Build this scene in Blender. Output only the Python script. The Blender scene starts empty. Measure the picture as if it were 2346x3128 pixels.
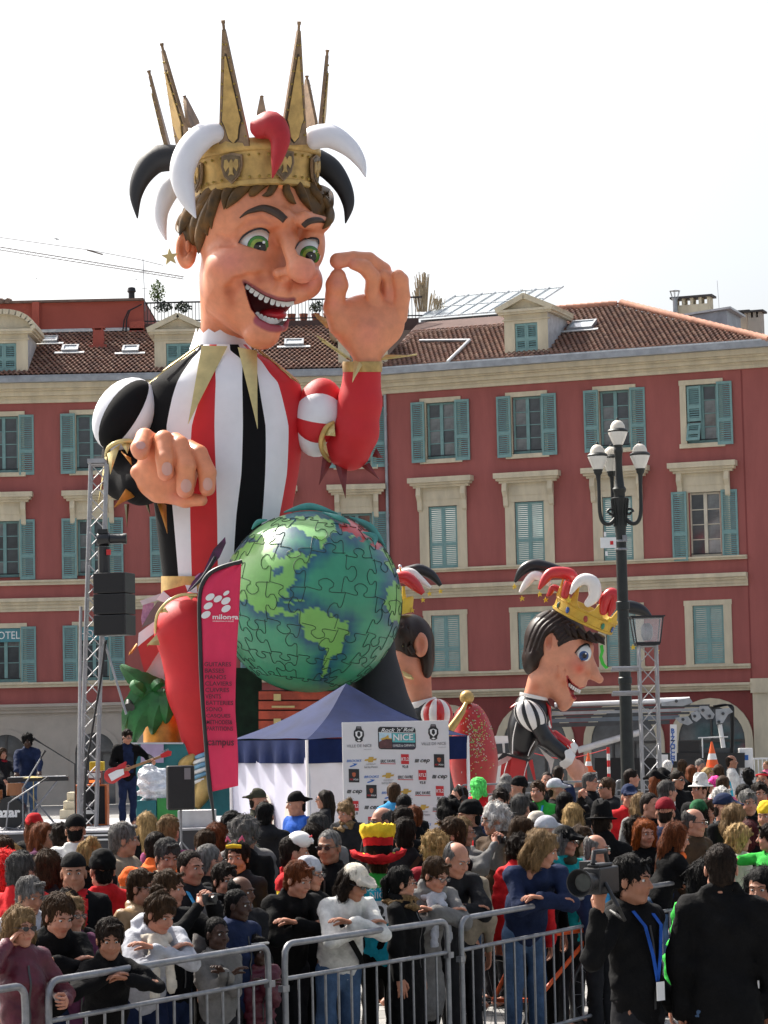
import bpy, bmesh, math, random
import numpy as np
from mathutils import Vector, Matrix, Euler
SC = bpy.context.scene
COL = SC.collection
rnd = random.Random(7)
PI = math.pi
R = math.radians
# ------------------------------------------------------------------ camera, sky, sun, exposure
F, CX, CY, H = 7900.0, 1173.0, 1564.0, 2.5      # focal length and centre in photo pixels, eye height
PITCH, ROLL = math.atan(642 / F), -0.022
cd = bpy.data.cameras.new('camera')
cam = bpy.data.objects.new('camera', cd); COL.objects.link(cam)
cd.sensor_fit = 'VERTICAL'; cd.sensor_height = 36.0; cd.lens = F / 3128 * 36
cd.clip_start = 0.5; cd.clip_end = 3000
CR = Matrix.Rotation(PI / 2 + PITCH, 3, 'X') @ Matrix.Rotation(ROLL, 3, 'Z')
cam.matrix_world = Matrix.Translation((0, 0, H)) @ CR.to_4x4()
SC.camera = cam
SUN = Vector((-0.50, 0.52, 0.80)).normalized()   # towards the sun: high, behind the float, from the left
SUN_EL = math.asin(SUN.z); SUN_AZ = math.atan2(SUN.x, SUN.y)
w = bpy.data.worlds.new('World'); SC.world = w; w.use_nodes = True
nt = w.node_tree; nt.nodes.clear()
sky = nt.nodes.new('ShaderNodeTexSky'); sky.sky_type = 'NISHITA'; sky.sun_disc = False
sky.sun_elevation = SUN_EL; sky.sun_rotation = SUN_AZ
sky.air_density = 1.0; sky.dust_density = 6.0; sky.ozone_density = 1.0; sky.altitude = 0
hs = nt.nodes.new('ShaderNodeHueSaturation'); hs.inputs['Saturation'].default_value = 0.62
bg = nt.nodes.new('ShaderNodeBackground'); bg.inputs['Strength'].default_value = 0.142
ow = nt.nodes.new('ShaderNodeOutputWorld')
nt.links.new(sky.outputs[0], hs.inputs['Color']); nt.links.new(hs.outputs[0], bg.inputs['Color']); nt.links.new(bg.outputs[0], ow.inputs[0])
sl = bpy.data.lights.new('sun', 'SUN'); sl.energy = 4.7; sl.angle = R(0.6); sl.color = (1.0, 0.95, 0.86)
so = bpy.data.objects.new('sun', sl); COL.objects.link(so)
so.rotation_euler = SUN.to_track_quat('Z', 'Y').to_euler(); so.location = (-20, 30, 60)
SC.view_settings.view_transform = 'Standard'; SC.view_settings.look = 'None'
SC.view_settings.exposure = 0.74; SC.view_settings.gamma = 1.0; SC.view_settings.use_curve_mapping = False
SC.render.engine = 'CYCLES'
SC.cycles.max_bounces = 6; SC.cycles.diffuse_bounces = 3; SC.cycles.transparent_max_bounces = 8

def P(u, v, d):
    """World point seen at photo pixel (u, v), at distance d along the view's ground direction."""
    k = CR @ Vector(((u - CX) / F, (CY - v) / F, -1.0))
    return Vector((0, 0, H)) + k * (d / k.y)
def vh(u): return 2206 - 0.022 * (u - CX)

# ------------------------------------------------------------------ materials
MATS = {}
def M(name, c, r=0.6, m=0.0, var=0.12, vs=4.0, bump=0.0, bs=30.0, coat=0.0, attr=None, alpha=1.0, tr=0.0, spec=0.5, sheen=0.0, emit=0.0, stretch=None, c2=None, det=4.0):
    if name in MATS: return MATS[name]
    mt = bpy.data.materials.new(name); mt.use_nodes = True
    n = mt.node_tree.nodes; l = mt.node_tree.links
    b = n['Principled BSDF']
    c = (*c[:3], 1.0)
    b.inputs['Base Color'].default_value = c; b.inputs['Roughness'].default_value = r; b.inputs['Metallic'].default_value = m
    b.inputs['Coat Weight'].default_value = coat; b.inputs['Coat Roughness'].default_value = 0.15
    b.inputs['Specular IOR Level'].default_value = spec
    b.inputs['Alpha'].default_value = alpha; b.inputs['Transmission Weight'].default_value = tr
    if sheen: b.inputs['Sheen Weight'].default_value = sheen
    if emit: b.inputs['Emission Color'].default_value = c; b.inputs['Emission Strength'].default_value = emit
    tc = n.new('ShaderNodeTexCoord'); src = tc.outputs['Object']
    if stretch:
        mp = n.new('ShaderNodeMapping'); mp.inputs['Scale'].default_value = stretch; l.new(src, mp.inputs['Vector']); src = mp.outputs[0]
    base = None
    if attr:
        an = n.new('ShaderNodeVertexColor'); an.layer_name = attr; base = an.outputs['Color']
    if var > 0:
        no = n.new('ShaderNodeTexNoise'); no.inputs['Scale'].default_value = vs; no.inputs['Detail'].default_value = det; no.inputs['Roughness'].default_value = 0.62
        l.new(src, no.inputs['Vector'])
        rp = n.new('ShaderNodeMapRange'); rp.inputs['From Min'].default_value = 0.3; rp.inputs['From Max'].default_value = 0.7
        l.new(no.outputs['Fac'], rp.inputs['Value'])
        mx = n.new('ShaderNodeMix'); mx.data_type = 'RGBA'
        if c2 is not None:
            l.new(rp.outputs[0], mx.inputs['Factor'])
            mx.inputs[6].default_value = c; mx.inputs[7].default_value = (*c2, 1.0)
        else:
            rp.inputs['To Min'].default_value = 1 - var; rp.inputs['To Max'].default_value = 1 + var
            mx.blend_type = 'MULTIPLY'; mx.inputs['Factor'].default_value = 1.0
            if base: l.new(base, mx.inputs[6])
            else: mx.inputs[6].default_value = c
            l.new(rp.outputs[0], mx.inputs[7])
        base = mx.outputs[2]
    if base: l.new(base, b.inputs['Base Color'])
    if bump > 0:
        n2 = n.new('ShaderNodeTexNoise'); n2.inputs['Scale'].default_value = bs; n2.inputs['Detail'].default_value = 5.0
        l.new(src, n2.inputs['Vector'])
        bp = n.new('ShaderNodeBump'); bp.inputs['Strength'].default_value = bump; bp.inputs['Distance'].default_value = 0.02
        l.new(n2.outputs['Fac'], bp.inputs['Height']); l.new(bp.outputs[0], b.inputs['Normal'])
    MATS[name] = mt
    return mt

# ------------------------------------------------------------------ mesh building
class MB:
    def __init__(s): s.V = []; s.Fc = []; s.mi = []; s.n = 0
    def add(s, V, Fc, mi=0):
        V = [tuple(v) for v in V]
        s.V += V; s.Fc += [tuple(i + s.n for i in f) for f in Fc]; s.mi += [mi] * len(Fc); s.n += len(V); return s
    def box(s, x0, x1, y0, y1, z0, z1, mi=0, T=None):
        V = [(x, y, z) for z in (z0, z1) for y in (y0, y1) for x in (x0, x1)]
        if T is not None: V = [T @ Vector(v) for v in V]
        return s.add(V, [(0, 2, 3, 1), (4, 5, 7, 6), (0, 1, 5, 4), (2, 6, 7, 3), (0, 4, 6, 2), (1, 3, 7, 5)], mi)
    def tube(s, pts, rad, n=8, mi=0, cap=True, up=None, sq=1.0):
        pts = [Vector(p) for p in pts]
        if not hasattr(rad, '__len__'): rad = [rad] * len(pts)
        V = []; Fc = []; prev = None
        for i, p in enumerate(pts):
            t = (pts[min(i + 1, len(pts) - 1)] - pts[max(i - 1, 0)])
            t = t.normalized() if t.length > 1e-9 else Vector((0, 0, 1))
            if prev is None:
                a = Vector(up) if up else (Vector((0, 0, 1)) if abs(t.z) < 0.9 else Vector((1, 0, 0)))
                prev = (a - t * a.dot(t)).normalized()
            else: prev = (prev - t * prev.dot(t)).normalized()
            q = t.cross(prev)
            for k in range(n):
                a = 2 * PI * k / n
                V.append(p + prev * (math.cos(a) * rad[i]) + q * (math.sin(a) * rad[i] * sq))
        m = len(pts)
        for i in range(m - 1):
            for k in range(n):
                Fc.append((i * n + k, i * n + (k + 1) % n, (i + 1) * n + (k + 1) % n, (i + 1) * n + k))
        if cap: Fc.append(tuple(reversed(range(n)))); Fc.append(tuple(range((m - 1) * n, m * n)))
        return s.add(V, Fc, mi)
    def lathe(s, prof, n=16, c=(0, 0, 0), mi=0, T=None):
        V = []; Fc = []
        for (r, z) in prof:
            for k in range(n):
                a = 2 * PI * k / n; p = Vector((r * math.cos(a), r * math.sin(a), z))
                if T is not None: p = T @ p
                V.append(Vector(c) + p)
        for i in range(len(prof) - 1):
            for k in range(n): Fc.append((i * n + k, i * n + (k + 1) % n, (i + 1) * n + (k + 1) % n, (i + 1) * n + k))
        if prof[0][0] > 1e-4: Fc.append(tuple(reversed(range(n))))
        if prof[-1][0] > 1e-4: Fc.append(tuple(range((len(prof) - 1) * n, len(prof) * n)))
        return s.add(V, Fc, mi)
    def prism(s, poly, o, ax, ay, az, mi=0):
        """Polygon in the plane (o, ax, ay) pushed along az."""
        o, ax, ay, az = Vector(o), Vector(ax), Vector(ay), Vector(az); n = len(poly)
        A = [o + ax * x + ay * y for x, y in poly]; B = [p + az for p in A]
        Fc = [tuple(range(n)), tuple(reversed(range(n, 2 * n)))] + [(i, i + n, (i + 1) % n + n, (i + 1) % n) for i in range(n)]
        return s.add(A + B, Fc, mi)
    def sheet(s, G, mi=0, thick=0.0):
        """Grid of points (rows x columns), optionally with a thickness along its normals."""
        r, c = len(G), len(G[0]); V = [Vector(p) for row in G for p in row]
        Fc = [(i * c + j, i * c + j + 1, (i + 1) * c + j + 1, (i + 1) * c + j) for i in range(r - 1) for j in range(c - 1)]
        if thick:
            N = []
            for i in range(r):
                for j in range(c):
                    a = Vector(G[min(i + 1, r - 1)][j]) - Vector(G[max(i - 1, 0)][j]); b = Vector(G[i][min(j + 1, c - 1)]) - Vector(G[i][max(j - 1, 0)])
                    q = b.cross(a); N.append(q.normalized() if q.length > 1e-12 else Vector((0, -1, 0)))
            m = r * c
            V2 = [v + nn * thick for v, nn in zip(V, N)]
            F2 = [tuple(x + m for x in reversed(f)) for f in Fc]
            ed = [(j, j + 1) for j in range(c - 1)] + [((i * c) + c - 1, (i + 1) * c + c - 1) for i in range(r - 1)] + [((r - 1) * c + j + 1, (r - 1) * c + j) for j in reversed(range(c - 1))] + [((i + 1) * c, i * c) for i in reversed(range(r - 1))]
            Fc = Fc + F2 + [(a, a + m, b + m, b) for a, b in ed]; V = V + V2
        return s.add(V, Fc, mi)
    def xform(s, T): s.V = [tuple(T @ Vector(v)) for v in s.V]; return s
    def build(s, name, mats, parent=None, smooth=None, world=False, kind=None, loc=None, bevel=0):
        me = bpy.data.meshes.new(name)
        V = s.V
        if world and parent is not None:
            inv = parent.matrix_world.inverted() if parent.parent is None else parent.matrix_basis.inverted()
            inv = wm(parent).inverted(); V = [tuple(inv @ Vector(v)) for v in V]
        me.from_pydata(V, [], s.Fc)
        return fin(me, name, mats, parent, smooth, kind, loc, s.mi, bevel)
def wm(o): return o.matrix_basis if o.parent is None else wm(o.parent) @ o.matrix_basis
def fin(me, name, mats, parent=None, smooth=None, kind=None, loc=None, mi=None, bevel=0):
    if not isinstance(mats, (list, tuple)): mats = [mats]
    for m in mats: me.materials.append(m)
    if mi is not None and len(mats) > 1: me.polygons.foreach_set('material_index', mi)
    if smooth is not None:
        me.polygons.foreach_set('use_smooth', [True] * len(me.polygons))
        if smooth < 180: me.set_sharp_from_angle(angle=R(smooth))
    me.validate(); me.update()
    return link(name, me, parent, kind, loc, bevel)
def link(name, me, parent=None, kind=None, loc=None, bevel=0):
    o = bpy.data.objects.new(name, me); COL.objects.link(o)
    if parent is not None: o.parent = parent
    if loc is not None: o.location = loc
    if kind: o['kind'] = kind
    if bevel:
        bm = o.modifiers.new('bevel', 'BEVEL'); bm.width = bevel; bm.segments = 2; bm.limit_method = 'ANGLE'
    return o
def tag(o, label, cat, group=None):
    o['label'] = label; o['category'] = cat
    if group: o['group'] = group
    return o
def thing(name, label, cat, loc=(0, 0, 0), rz=0.0, group=None):
    o = bpy.data.objects.new(name, None); COL.objects.link(o)
    o.empty_display_size = 0.2; o.location = loc; o.rotation_euler = (0, 0, rz)
    return tag(o, label, cat, group)
def dup(o, parent=None):
    c = o.copy(); COL.objects.link(c); c.parent = parent
    for ch in list(o.children): dup(ch, c)
    return c
def text(name, body, mat, parent, loc, size, rot=(PI / 2, 0, 0), ext=0.002, sx=1.0, shear=0.0, align='CENTER', bold=0.0, sp=1.0, ay='CENTER'):
    cu = bpy.data.curves.new(name, 'FONT'); cu.body = body; cu.size = size; cu.extrude = ext; cu.align_x = align; cu.align_y = ay
    cu.shear = shear; cu.offset = bold; cu.space_character = sp; cu.resolution_u = 3
    cu.materials.append(mat)
    tmp = bpy.data.objects.new(name, cu); me = bpy.data.meshes.new_from_object(tmp); bpy.data.objects.remove(tmp); bpy.data.curves.remove(cu)
    me.name = name
    o = bpy.data.objects.new(name, me); COL.objects.link(o); o.parent = parent
    o.location = loc; o.rotation_euler = rot; o.scale = (sx, 1, 1)
    return o

# ------------------------------------------------------------------ signed distance sculpting
def axis(lo, hi, step, fine=()):
    """Grid coordinates with finer steps inside the given (lo, hi, step) ranges."""
    x = lo; out = [lo]
    while x < hi:
        st = step
        for a, b, f in fine:
            if a - st * 0.5 <= x <= b: st = min(st, f)
        x += st; out.append(x)
    return np.array(out, dtype=np.float32)
class SD:
    def __init__(s, xs, ys, zs):
        s.x, s.y, s.z = xs, ys, zs
        s.D = np.full((len(xs), len(ys), len(zs)), 1e3, np.float32)
    def blk(s, lo, hi):
        sl = []
        for a, l, h in zip((s.x, s.y, s.z), lo, hi):
            i = max(int(np.searchsorted(a, l)) - 1, 0); j = min(int(np.searchsorted(a, h)) + 1, len(a)); sl.append(slice(i, max(j, i)))
        X = s.x[sl[0]][:, None, None]; Y = s.y[sl[1]][None, :, None]; Z = s.z[sl[2]][None, None, :]
        return tuple(sl), X, Y, Z
    def mix(s, sl, d, k, op):
        a = s.D[sl]
        if op == 's': d = -d; 
        if op == 'u':
            h = np.clip(0.5 + 0.5 * (a - d) / k, 0, 1); r = a + (d - a) * h - k * h * (1 - h)
        else:
            h = np.clip(0.5 - 0.5 * (a - d) / k, 0, 1); r = a + (d - a) * h + k * h * (1 - h)
        s.D[sl] = r
    def ell(s, c, r, k=0.02, op='u', M3=None):
        if not hasattr(r, '__len__'): r = (r, r, r)
        e = max(r) if M3 is not None else None
        ex = [(e or q) + k * 1.5 for q in r]
        sl, X, Y, Z = s.blk([a - b for a, b in zip(c, ex)], [a + b for a, b in zip(c, ex)])
        dx, dy, dz = X - c[0], Y - c[1], Z - c[2]
        if M3 is not None:
            m = M3
            dx, dy, dz = m[0][0] * dx + m[1][0] * dy + m[2][0] * dz, m[0][1] * dx + m[1][1] * dy + m[2][1] * dz, m[0][2] * dx + m[1][2] * dy + m[2][2] * dz
        k0 = np.sqrt((dx / r[0]) ** 2 + (dy / r[1]) ** 2 + (dz / r[2]) ** 2) + 1e-9
        k1 = np.sqrt((dx / r[0] ** 2) ** 2 + (dy / r[1] ** 2) ** 2 + (dz / r[2] ** 2) ** 2) + 1e-9
        s.mix(sl, k0 * (k0 - 1) / k1, k, op); return s
    def cone(s, a, b, ra, rb, k=0.02, op='u', sy=1.0):
        """Round cone; sy squashes it along y (about the line's own y)."""
        m = max(ra, rb) + k * 1.5
        sl, X, Y, Z = s.blk([min(p, q) - m for p, q in zip(a, b)], [max(p, q) + m for p, q in zip(a, b)])
        ba = [q - p for p, q in zip(a, b)]
        dx, dy, dz = X - a[0], Y - a[1], Z - a[2]
        L = ba[0] ** 2 + ba[1] ** 2 + ba[2] ** 2 + 1e-9
        t = np.clip((dx * ba[0] + dy * ba[1] + dz * ba[2]) / L, 0, 1)
        q = np.sqrt((dx - t * ba[0]) ** 2 + ((dy - t * ba[1]) / sy) ** 2 + (dz - t * ba[2]) ** 2)
        s.mix(sl, (q - (ra + (rb - ra) * t)) * min(1.0, (1 + sy) / 2), k, op); return s
    def chain(s, pts, rad, k=0.02, op='u', sy=1.0):
        for i in range(len(pts) - 1): s.cone(pts[i], pts[i + 1], rad[i], rad[i + 1], k, op, sy)
        return s
    def cut(s, p, n, k=0.005):
        """Keep only the side of the plane that n points away from."""
        d = (s.x[:, None, None] - p[0]) * n[0] + (s.y[None, :, None] - p[1]) * n[1] + (s.z[None, None, :] - p[2]) * n[2]
        s.D = np.maximum(s.D, d.astype(np.float32)); return s
    def wob(s, amp, freq, seed=0, v=(1, 1, 1)):
        r = np.random.RandomState(seed); X, Y, Z = s.x[:, None, None] * v[0], s.y[None, :, None] * v[1], s.z[None, None, :] * v[2]
        for i in range(4):
            q = r.normal(size=3); q /= np.linalg.norm(q); f = freq * (0.7 + 0.8 * r.rand())
            s.D = s.D + amp * np.sin(f * (q[0] * X + q[1] * Y + q[2] * Z) + r.rand() * 6).astype(np.float32)
        return s
    def mesh(s):
        D, xs, ys, zs = s.D, s.x, s.y, s.z
        ins = D < 0
        nx, ny, nz = D.shape
        c = ins[:-1, :-1, :-1].astype(np.int8)
        cnt = sum(ins[i:nx - 1 + i, j:ny - 1 + j, k:nz - 1 + k].astype(np.int8) for i in (0, 1) for j in (0, 1) for k in (0, 1))
        I, J, K = np.nonzero((cnt > 0) & (cnt < 8))
        idx = -np.ones((nx - 1, ny - 1, nz - 1), np.int64); idx[I, J, K] = np.arange(len(I))
        acc = np.zeros((len(I), 3)); num = np.zeros(len(I))
        co = [(i, j, k) for i in (0, 1) for j in (0, 1) for k in (0, 1)]
        for a in co:
            for ax in range(3):
                if a[ax]: continue
                b = list(a); b[ax] = 1
                da = D[I + a[0], J + a[1], K + a[2]]; db = D[I + b[0], J + b[1], K + b[2]]
                m = (da < 0) != (db < 0)
                t = np.clip(np.where(m, da / np.where(m, da - db, 1), 0), 0, 1)
                pa = np.stack([xs[I + a[0]], ys[J + a[1]], zs[K + a[2]]], 1); pb = np.stack([xs[I + b[0]], ys[J + b[1]], zs[K + b[2]]], 1)
                acc += np.where(m[:, None], pa + (pb - pa) * t[:, None], 0); num += m
        V = acc / np.maximum(num, 1)[:, None]
        Q = []
        for ax in range(3):
            sa = [slice(0, n) for n in (nx, ny, nz)]; sb = list(sa)
            sa[ax] = slice(0, -1); sb[ax] = slice(1, None)
            A = ins[tuple(sa)]; B = ins[tuple(sb)]
            for flip, m in ((0, A & ~B), (1, ~A & B)):
                e = np.stack(np.nonzero(m), 1)
                o1, o2 = (ax + 1) % 3, (ax + 2) % 3
                lim = (nx - 1, ny - 1, nz - 1)
                e = e[(e[:, o1] > 0) & (e[:, o2] > 0) & (e[:, o1] < lim[o1]) & (e[:, o2] < lim[o2])]
                q = []
                for d1, d2 in ((1, 1), (0, 1), (0, 0), (1, 0)):
                    g = e.copy(); g[:, o1] -= d1; g[:, o2] -= d2; q.append(idx[g[:, 0], g[:, 1], g[:, 2]])
                q = np.stack(q, 1)
                if flip: q = q[:, ::-1]
                Q.append(q)
        return V, np.concatenate(Q)
def np_mesh(name, V, Q):
    me = bpy.data.meshes.new(name); nv, nf = len(V), len(Q); k = Q.shape[1]
    me.vertices.add(nv); me.vertices.foreach_set('co', np.asarray(V, np.float32).ravel())
    me.loops.add(nf * k); me.loops.foreach_set('vertex_index', np.asarray(Q, np.int32).ravel())
    me.polygons.add(nf); me.polygons.foreach_set('loop_start', np.arange(0, nf * k, k, dtype=np.int32)); me.polygons.foreach_set('loop_total', np.full(nf, k, np.int32))
    me.polygons.foreach_set('use_smooth', np.ones(nf, bool))
    me.update(calc_edges=True); return me
def np_obj(name, V, Q, mats, parent=None, cols=None, mi=None, kind=None):
    me = np_mesh(name, V, Q)
    if not isinstance(mats, (list, tuple)): mats = [mats]
    for m in mats: me.materials.append(m)
    if mi is not None: me.polygons.foreach_set('material_index', np.asarray(mi, np.int32))
    if cols is not None:
        a = me.color_attributes.new('paint', 'FLOAT_COLOR', 'POINT')
        a.data.foreach_set('color', np.concatenate([cols, np.ones((len(cols), 1))], 1).astype(np.float32).ravel())
    return link(name, me, parent, kind)
# ================================================================== the setting
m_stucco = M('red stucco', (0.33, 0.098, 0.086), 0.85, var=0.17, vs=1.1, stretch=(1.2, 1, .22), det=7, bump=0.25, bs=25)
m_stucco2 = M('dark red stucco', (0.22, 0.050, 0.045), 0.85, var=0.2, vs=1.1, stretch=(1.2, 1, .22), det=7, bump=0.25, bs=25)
m_brickwall = M('orange red stucco', (0.36, 0.085, 0.062), 0.85, var=0.12, vs=0.8, bump=0.2)
m_cream = M('cream stone', (0.60, 0.53, 0.385), 0.8, var=0.16, vs=1.8, stretch=(1.5, 1, .4), det=7, bump=0.2, bs=20)
m_greystone = M('grey stone', (0.46, 0.41, 0.35), 0.85, var=0.10, vs=1.5, bump=0.2)
m_teal = M('teal shutter paint', (0.185, 0.325, 0.315), 0.7, var=0.12, vs=6)
m_glass = M('dark window glass', (0.075, 0.082, 0.088), 0.06, var=0.5, vs=1.2, spec=0.7)
m_zinc = M('grey zinc', (0.34, 0.36, 0.38), 0.45, m=0.5, var=0.2, vs=3)
m_lead = M('pale lead flashing', (0.55, 0.57, 0.58), 0.5, m=0.2, var=0.2, vs=4)
m_tile = M('terracotta tile', (1, 1, 1), 0.85, attr='paint', var=0.25, vs=9)
m_ridge = M('ridge tile', (0.50, 0.25, 0.17), 0.85, var=0.25, vs=3)
m_dark = M('dark interior', (0.02, 0.02, 0.022), 0.7, var=0)
m_iron = M('black iron', (0.025, 0.025, 0.028), 0.5, m=0.3, var=0.1)
m_curtain = M('pale curtain', (0.55, 0.50, 0.46), 0.9, var=0.2, vs=5)
m_pave = M('pale grey paving stone', (0.30, 0.29, 0.275), 0.8, var=0.18, vs=3.0, bump=0.2, bs=30)
m_pave2 = M('mid grey paving stone', (0.22, 0.215, 0.205), 0.8, var=0.18, vs=3.0, bump=0.2, bs=30)
m_ground = M('plaza paving', (0.24, 0.235, 0.225), 0.85, var=0.2, vs=0.8, bump=0.1)

g = MB(); g.box(-900, 900, -300, 1500, -0.5, -0.012)
ground = g.build('ground', m_ground, kind='structure')
sm = MB().box(0.012, 0.588, 0.012, 0.588, -0.02, 0.0)
slab_me = None
for i in range(-6, 9):
    for j in range(21, 40):
        x, y = i * 0.6, j * 0.6
        if abs(x) > y * 0.152 + 0.7: continue
        if slab_me is None:
            o = sm.build('paving_slab', m_pave, ground); slab_me = o.data; slab2 = slab_me.copy(); slab2.materials.clear(); slab2.materials.append(m_pave2)
        else: o = link('paving_slab', slab_me if (i * 7 + j * 3) % 5 < 3 else slab2, ground)
        o.location = (x, y, rnd.uniform(-0.002, 0.002))

def frame_of(px0, d0, px1, d1):
    a = P(px0, 2206, d0); b = P(px1, 2206, d1); a.z = b.z = 0
    d = b - a
    return Matrix.Translation(a) @ Matrix.Rotation(math.atan2(d.y, d.x), 4, 'Z'), d.length
def hit(T, u, v, p=(0, 0, 0), n=(0, 1, 0)):
    """Where the sight line through (u, v) meets a plane given in the frame T; in T's coordinates."""
    inv = T.inverted(); o = inv @ Vector((0, 0, H)); q = inv @ P(u, v, 50.0); k = q - o
    n = Vector(n); t = (Vector(p) - o).dot(n) / k.dot(n)
    return o + k * t

def wall_with_holes(x0, x1, z0, z1, holes, depth=0.22, y=0.0):
    m = MB(); xs = sorted({x0, x1, *[h[0] for h in holes], *[h[1] for h in holes]}); zs = sorted({z0, z1, *[h[2] for h in holes], *[h[3] for h in holes]})
    for i in range(len(xs) - 1):
        for j in range(len(zs) - 1):
            cx, cz = (xs[i] + xs[i + 1]) / 2, (zs[j] + zs[j + 1]) / 2
            if any(h[0] < cx < h[1] and h[2] < cz < h[3] for h in holes): continue
            m.add([(xs[i], y, zs[j]), (xs[i + 1], y, zs[j]), (xs[i + 1], y, zs[j + 1]), (xs[i], y, zs[j + 1])], [(0, 1, 2, 3)])
    for a, b, c, d in holes:
        m.add([(a, y, c), (a, y + depth, c), (a, y + depth, d), (a, y, d)], [(0, 1, 2, 3)]); m.add([(b, y, c), (b, y + depth, c), (b, y + depth, d), (b, y, d)], [(3, 2, 1, 0)])
        m.add([(a, y, d), (a, y + depth, d), (b, y + depth, d), (b, y, d)], [(0, 1, 2, 3)]); m.add([(a, y, c), (a, y + depth, c), (b, y + depth, c), (b, y, c)], [(3, 2, 1, 0)])
    return m

SHUT = {}
def shutter_mesh(wd, ht):
    key = (round(wd, 2), round(ht, 2))
    if key in SHUT: return SHUT[key]
    wd, ht = key; m = MB(); t = 0.04; st = 0.065
    m.box(0, st, -t, 0, 0, ht); m.box(wd - st, wd, -t, 0, 0, ht)
    rails = [(0, 0.11), (ht * 0.36, ht * 0.36 + 0.12), (ht - 0.08, ht)]
    for a, b in rails: m.box(st, wd - st, -t + 0.002, -0.002, a, b)
    for (a, b) in ((0.11, ht * 0.36), (ht * 0.36 + 0.12, ht - 0.08)):
        n = int((b - a) / 0.062)
        for k in range(n):
            z = a + (k + 0.5) * (b - a) / n
            m.add([(st, -t + 0.004, z - 0.026), (wd - st, -t + 0.004, z - 0.026), (wd - st, -0.006, z + 0.024), (st, -0.006, z + 0.024),
                   (st, -t + 0.014, z - 0.026), (wd - st, -t + 0.014, z - 0.026), (wd - st, 0.0, z + 0.018), (st, 0.0, z + 0.018)], [(0, 1, 2, 3), (7, 6, 5, 4), (0, 4, 5, 1), (3, 2, 6, 7)])
    o = m.build('shutter', m_teal); SHUT[key] = o.data; bpy.data.objects.remove(o)
    return SHUT[key]
def add_shutter(win, x, y, z, wd, ht, rz=0.0):
    o = link('shutter', shutter_mesh(wd, ht), win); o.location = (x, y, z); o.rotation_euler = (0, 0, rz); return o
PANE = {}
def glazing(win, x0, x1, z0, z1, y, rows=4, mat=m_teal, dark=True):
    """Two casements with their bars, and each pane."""
    s = MB(); fw = 0.07; xm = (x0 + x1) / 2
    s.box(x0, x0 + fw, y - 0.05, y + 0.02, z0, z1); s.box(x1 - fw, x1, y - 0.05, y + 0.02, z0, z1)
    s.box(xm - 0.055, xm + 0.055, y - 0.06, y + 0.02, z0, z1)
    s.box(x0 + fw, x1 - fw, y - 0.045, y + 0.018, z1 - 0.07, z1 - 0.002); s.box(x0 + fw, x1 - fw, y - 0.045, y + 0.018, z0 + 0.002, z0 + 0.10)
    a, b = z0 + 0.10, z1 - 0.07
    for k in range(1, rows):
        z = a + (b - a) * k / rows
        for p, q in ((x0 + fw, xm - 0.055), (xm + 0.055, x1 - fw)): s.box(p, q, y - 0.03, y + 0.016, z - 0.014, z + 0.014)
    s.build('sash', mat, win)
    pw, ph = xm - 0.055 - x0 - fw, (b - a) / rows
    key = (round(pw, 2), round(ph, 2))
    for k in range(rows):
        for px in (x0 + fw, xm + 0.055):
            if key not in PANE:
                o = MB().box(0, pw, -0.003, 0.003, 0.0, ph).build('pane', m_glass, win); PANE[key] = o.data; PANE[key, 1] = o.data.copy(); PANE[key, 1].materials[0] = M('pale reflecting glass', (.19, .20, .20), .08, var=.6, vs=1.5, spec=.7)
            else: o = link('pane', PANE[key] if rnd.random() < .6 else PANE[key, 1], win)
            o.location = (px, y + 0.004, a + ph * k); o.rotation_euler = (rnd.uniform(-.01, .01), 0, rnd.uniform(-.012, .012))
    MB().box(x0, x1, y + 0.35, y + 0.36, z0, z1).build('interior', m_dark, win)

def surround(m, x0, x1, z0, z1, tw=0.2, lin=0.16, sill=0.14, y=-0.035):
    m.box(x0 - tw, x0, y, 0.12, z0, z1); m.box(x1, x1 + tw, y, 0.12, z0, z1)
    m.box(x0 - tw - .02, x1 + tw + .02, y - 0.012, 0.12, z1, z1 + lin); m.box(x0 - tw - .04, x1 + tw + .04, y - 0.05, 0.12, z0 - sill, z0)
def hood(m, x0, x1, z1, tw):
    """Cornice on two corbels over a plain frieze, above a window."""
    a, b = x0 - tw, x1 + tw; zt = z1 + 0.62
    m.box(a, b, -0.05, 0.1, z1, zt); m.box(a + 0.17, b - 0.17, -0.07, -0.05, z1 + 0.22, zt - 0.12)
    for i, (dx, dy) in enumerate(((0.14, 0.13), (0.22, 0.22), (0.28, 0.30))): m.box(a - dx, b + dx, -0.06 - dy, 0.1, zt + i * 0.08, zt + 0.08 + i * 0.08 - 0.002)
    m.box(a - 0.28, b + 0.28, -0.36, 0.1, zt + 0.24, zt + 0.33)
    for x in (a - 0.03, b - 0.13):
        m.prism([(0, 0), (0.16, 0), (0.20, -0.25), (0.08, -0.45), (0.05, -0.72), (0, -0.78)], (x, -0.05, zt), (0, -1, 0), (0, 0, 1), (0.16, 0, 0))

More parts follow.
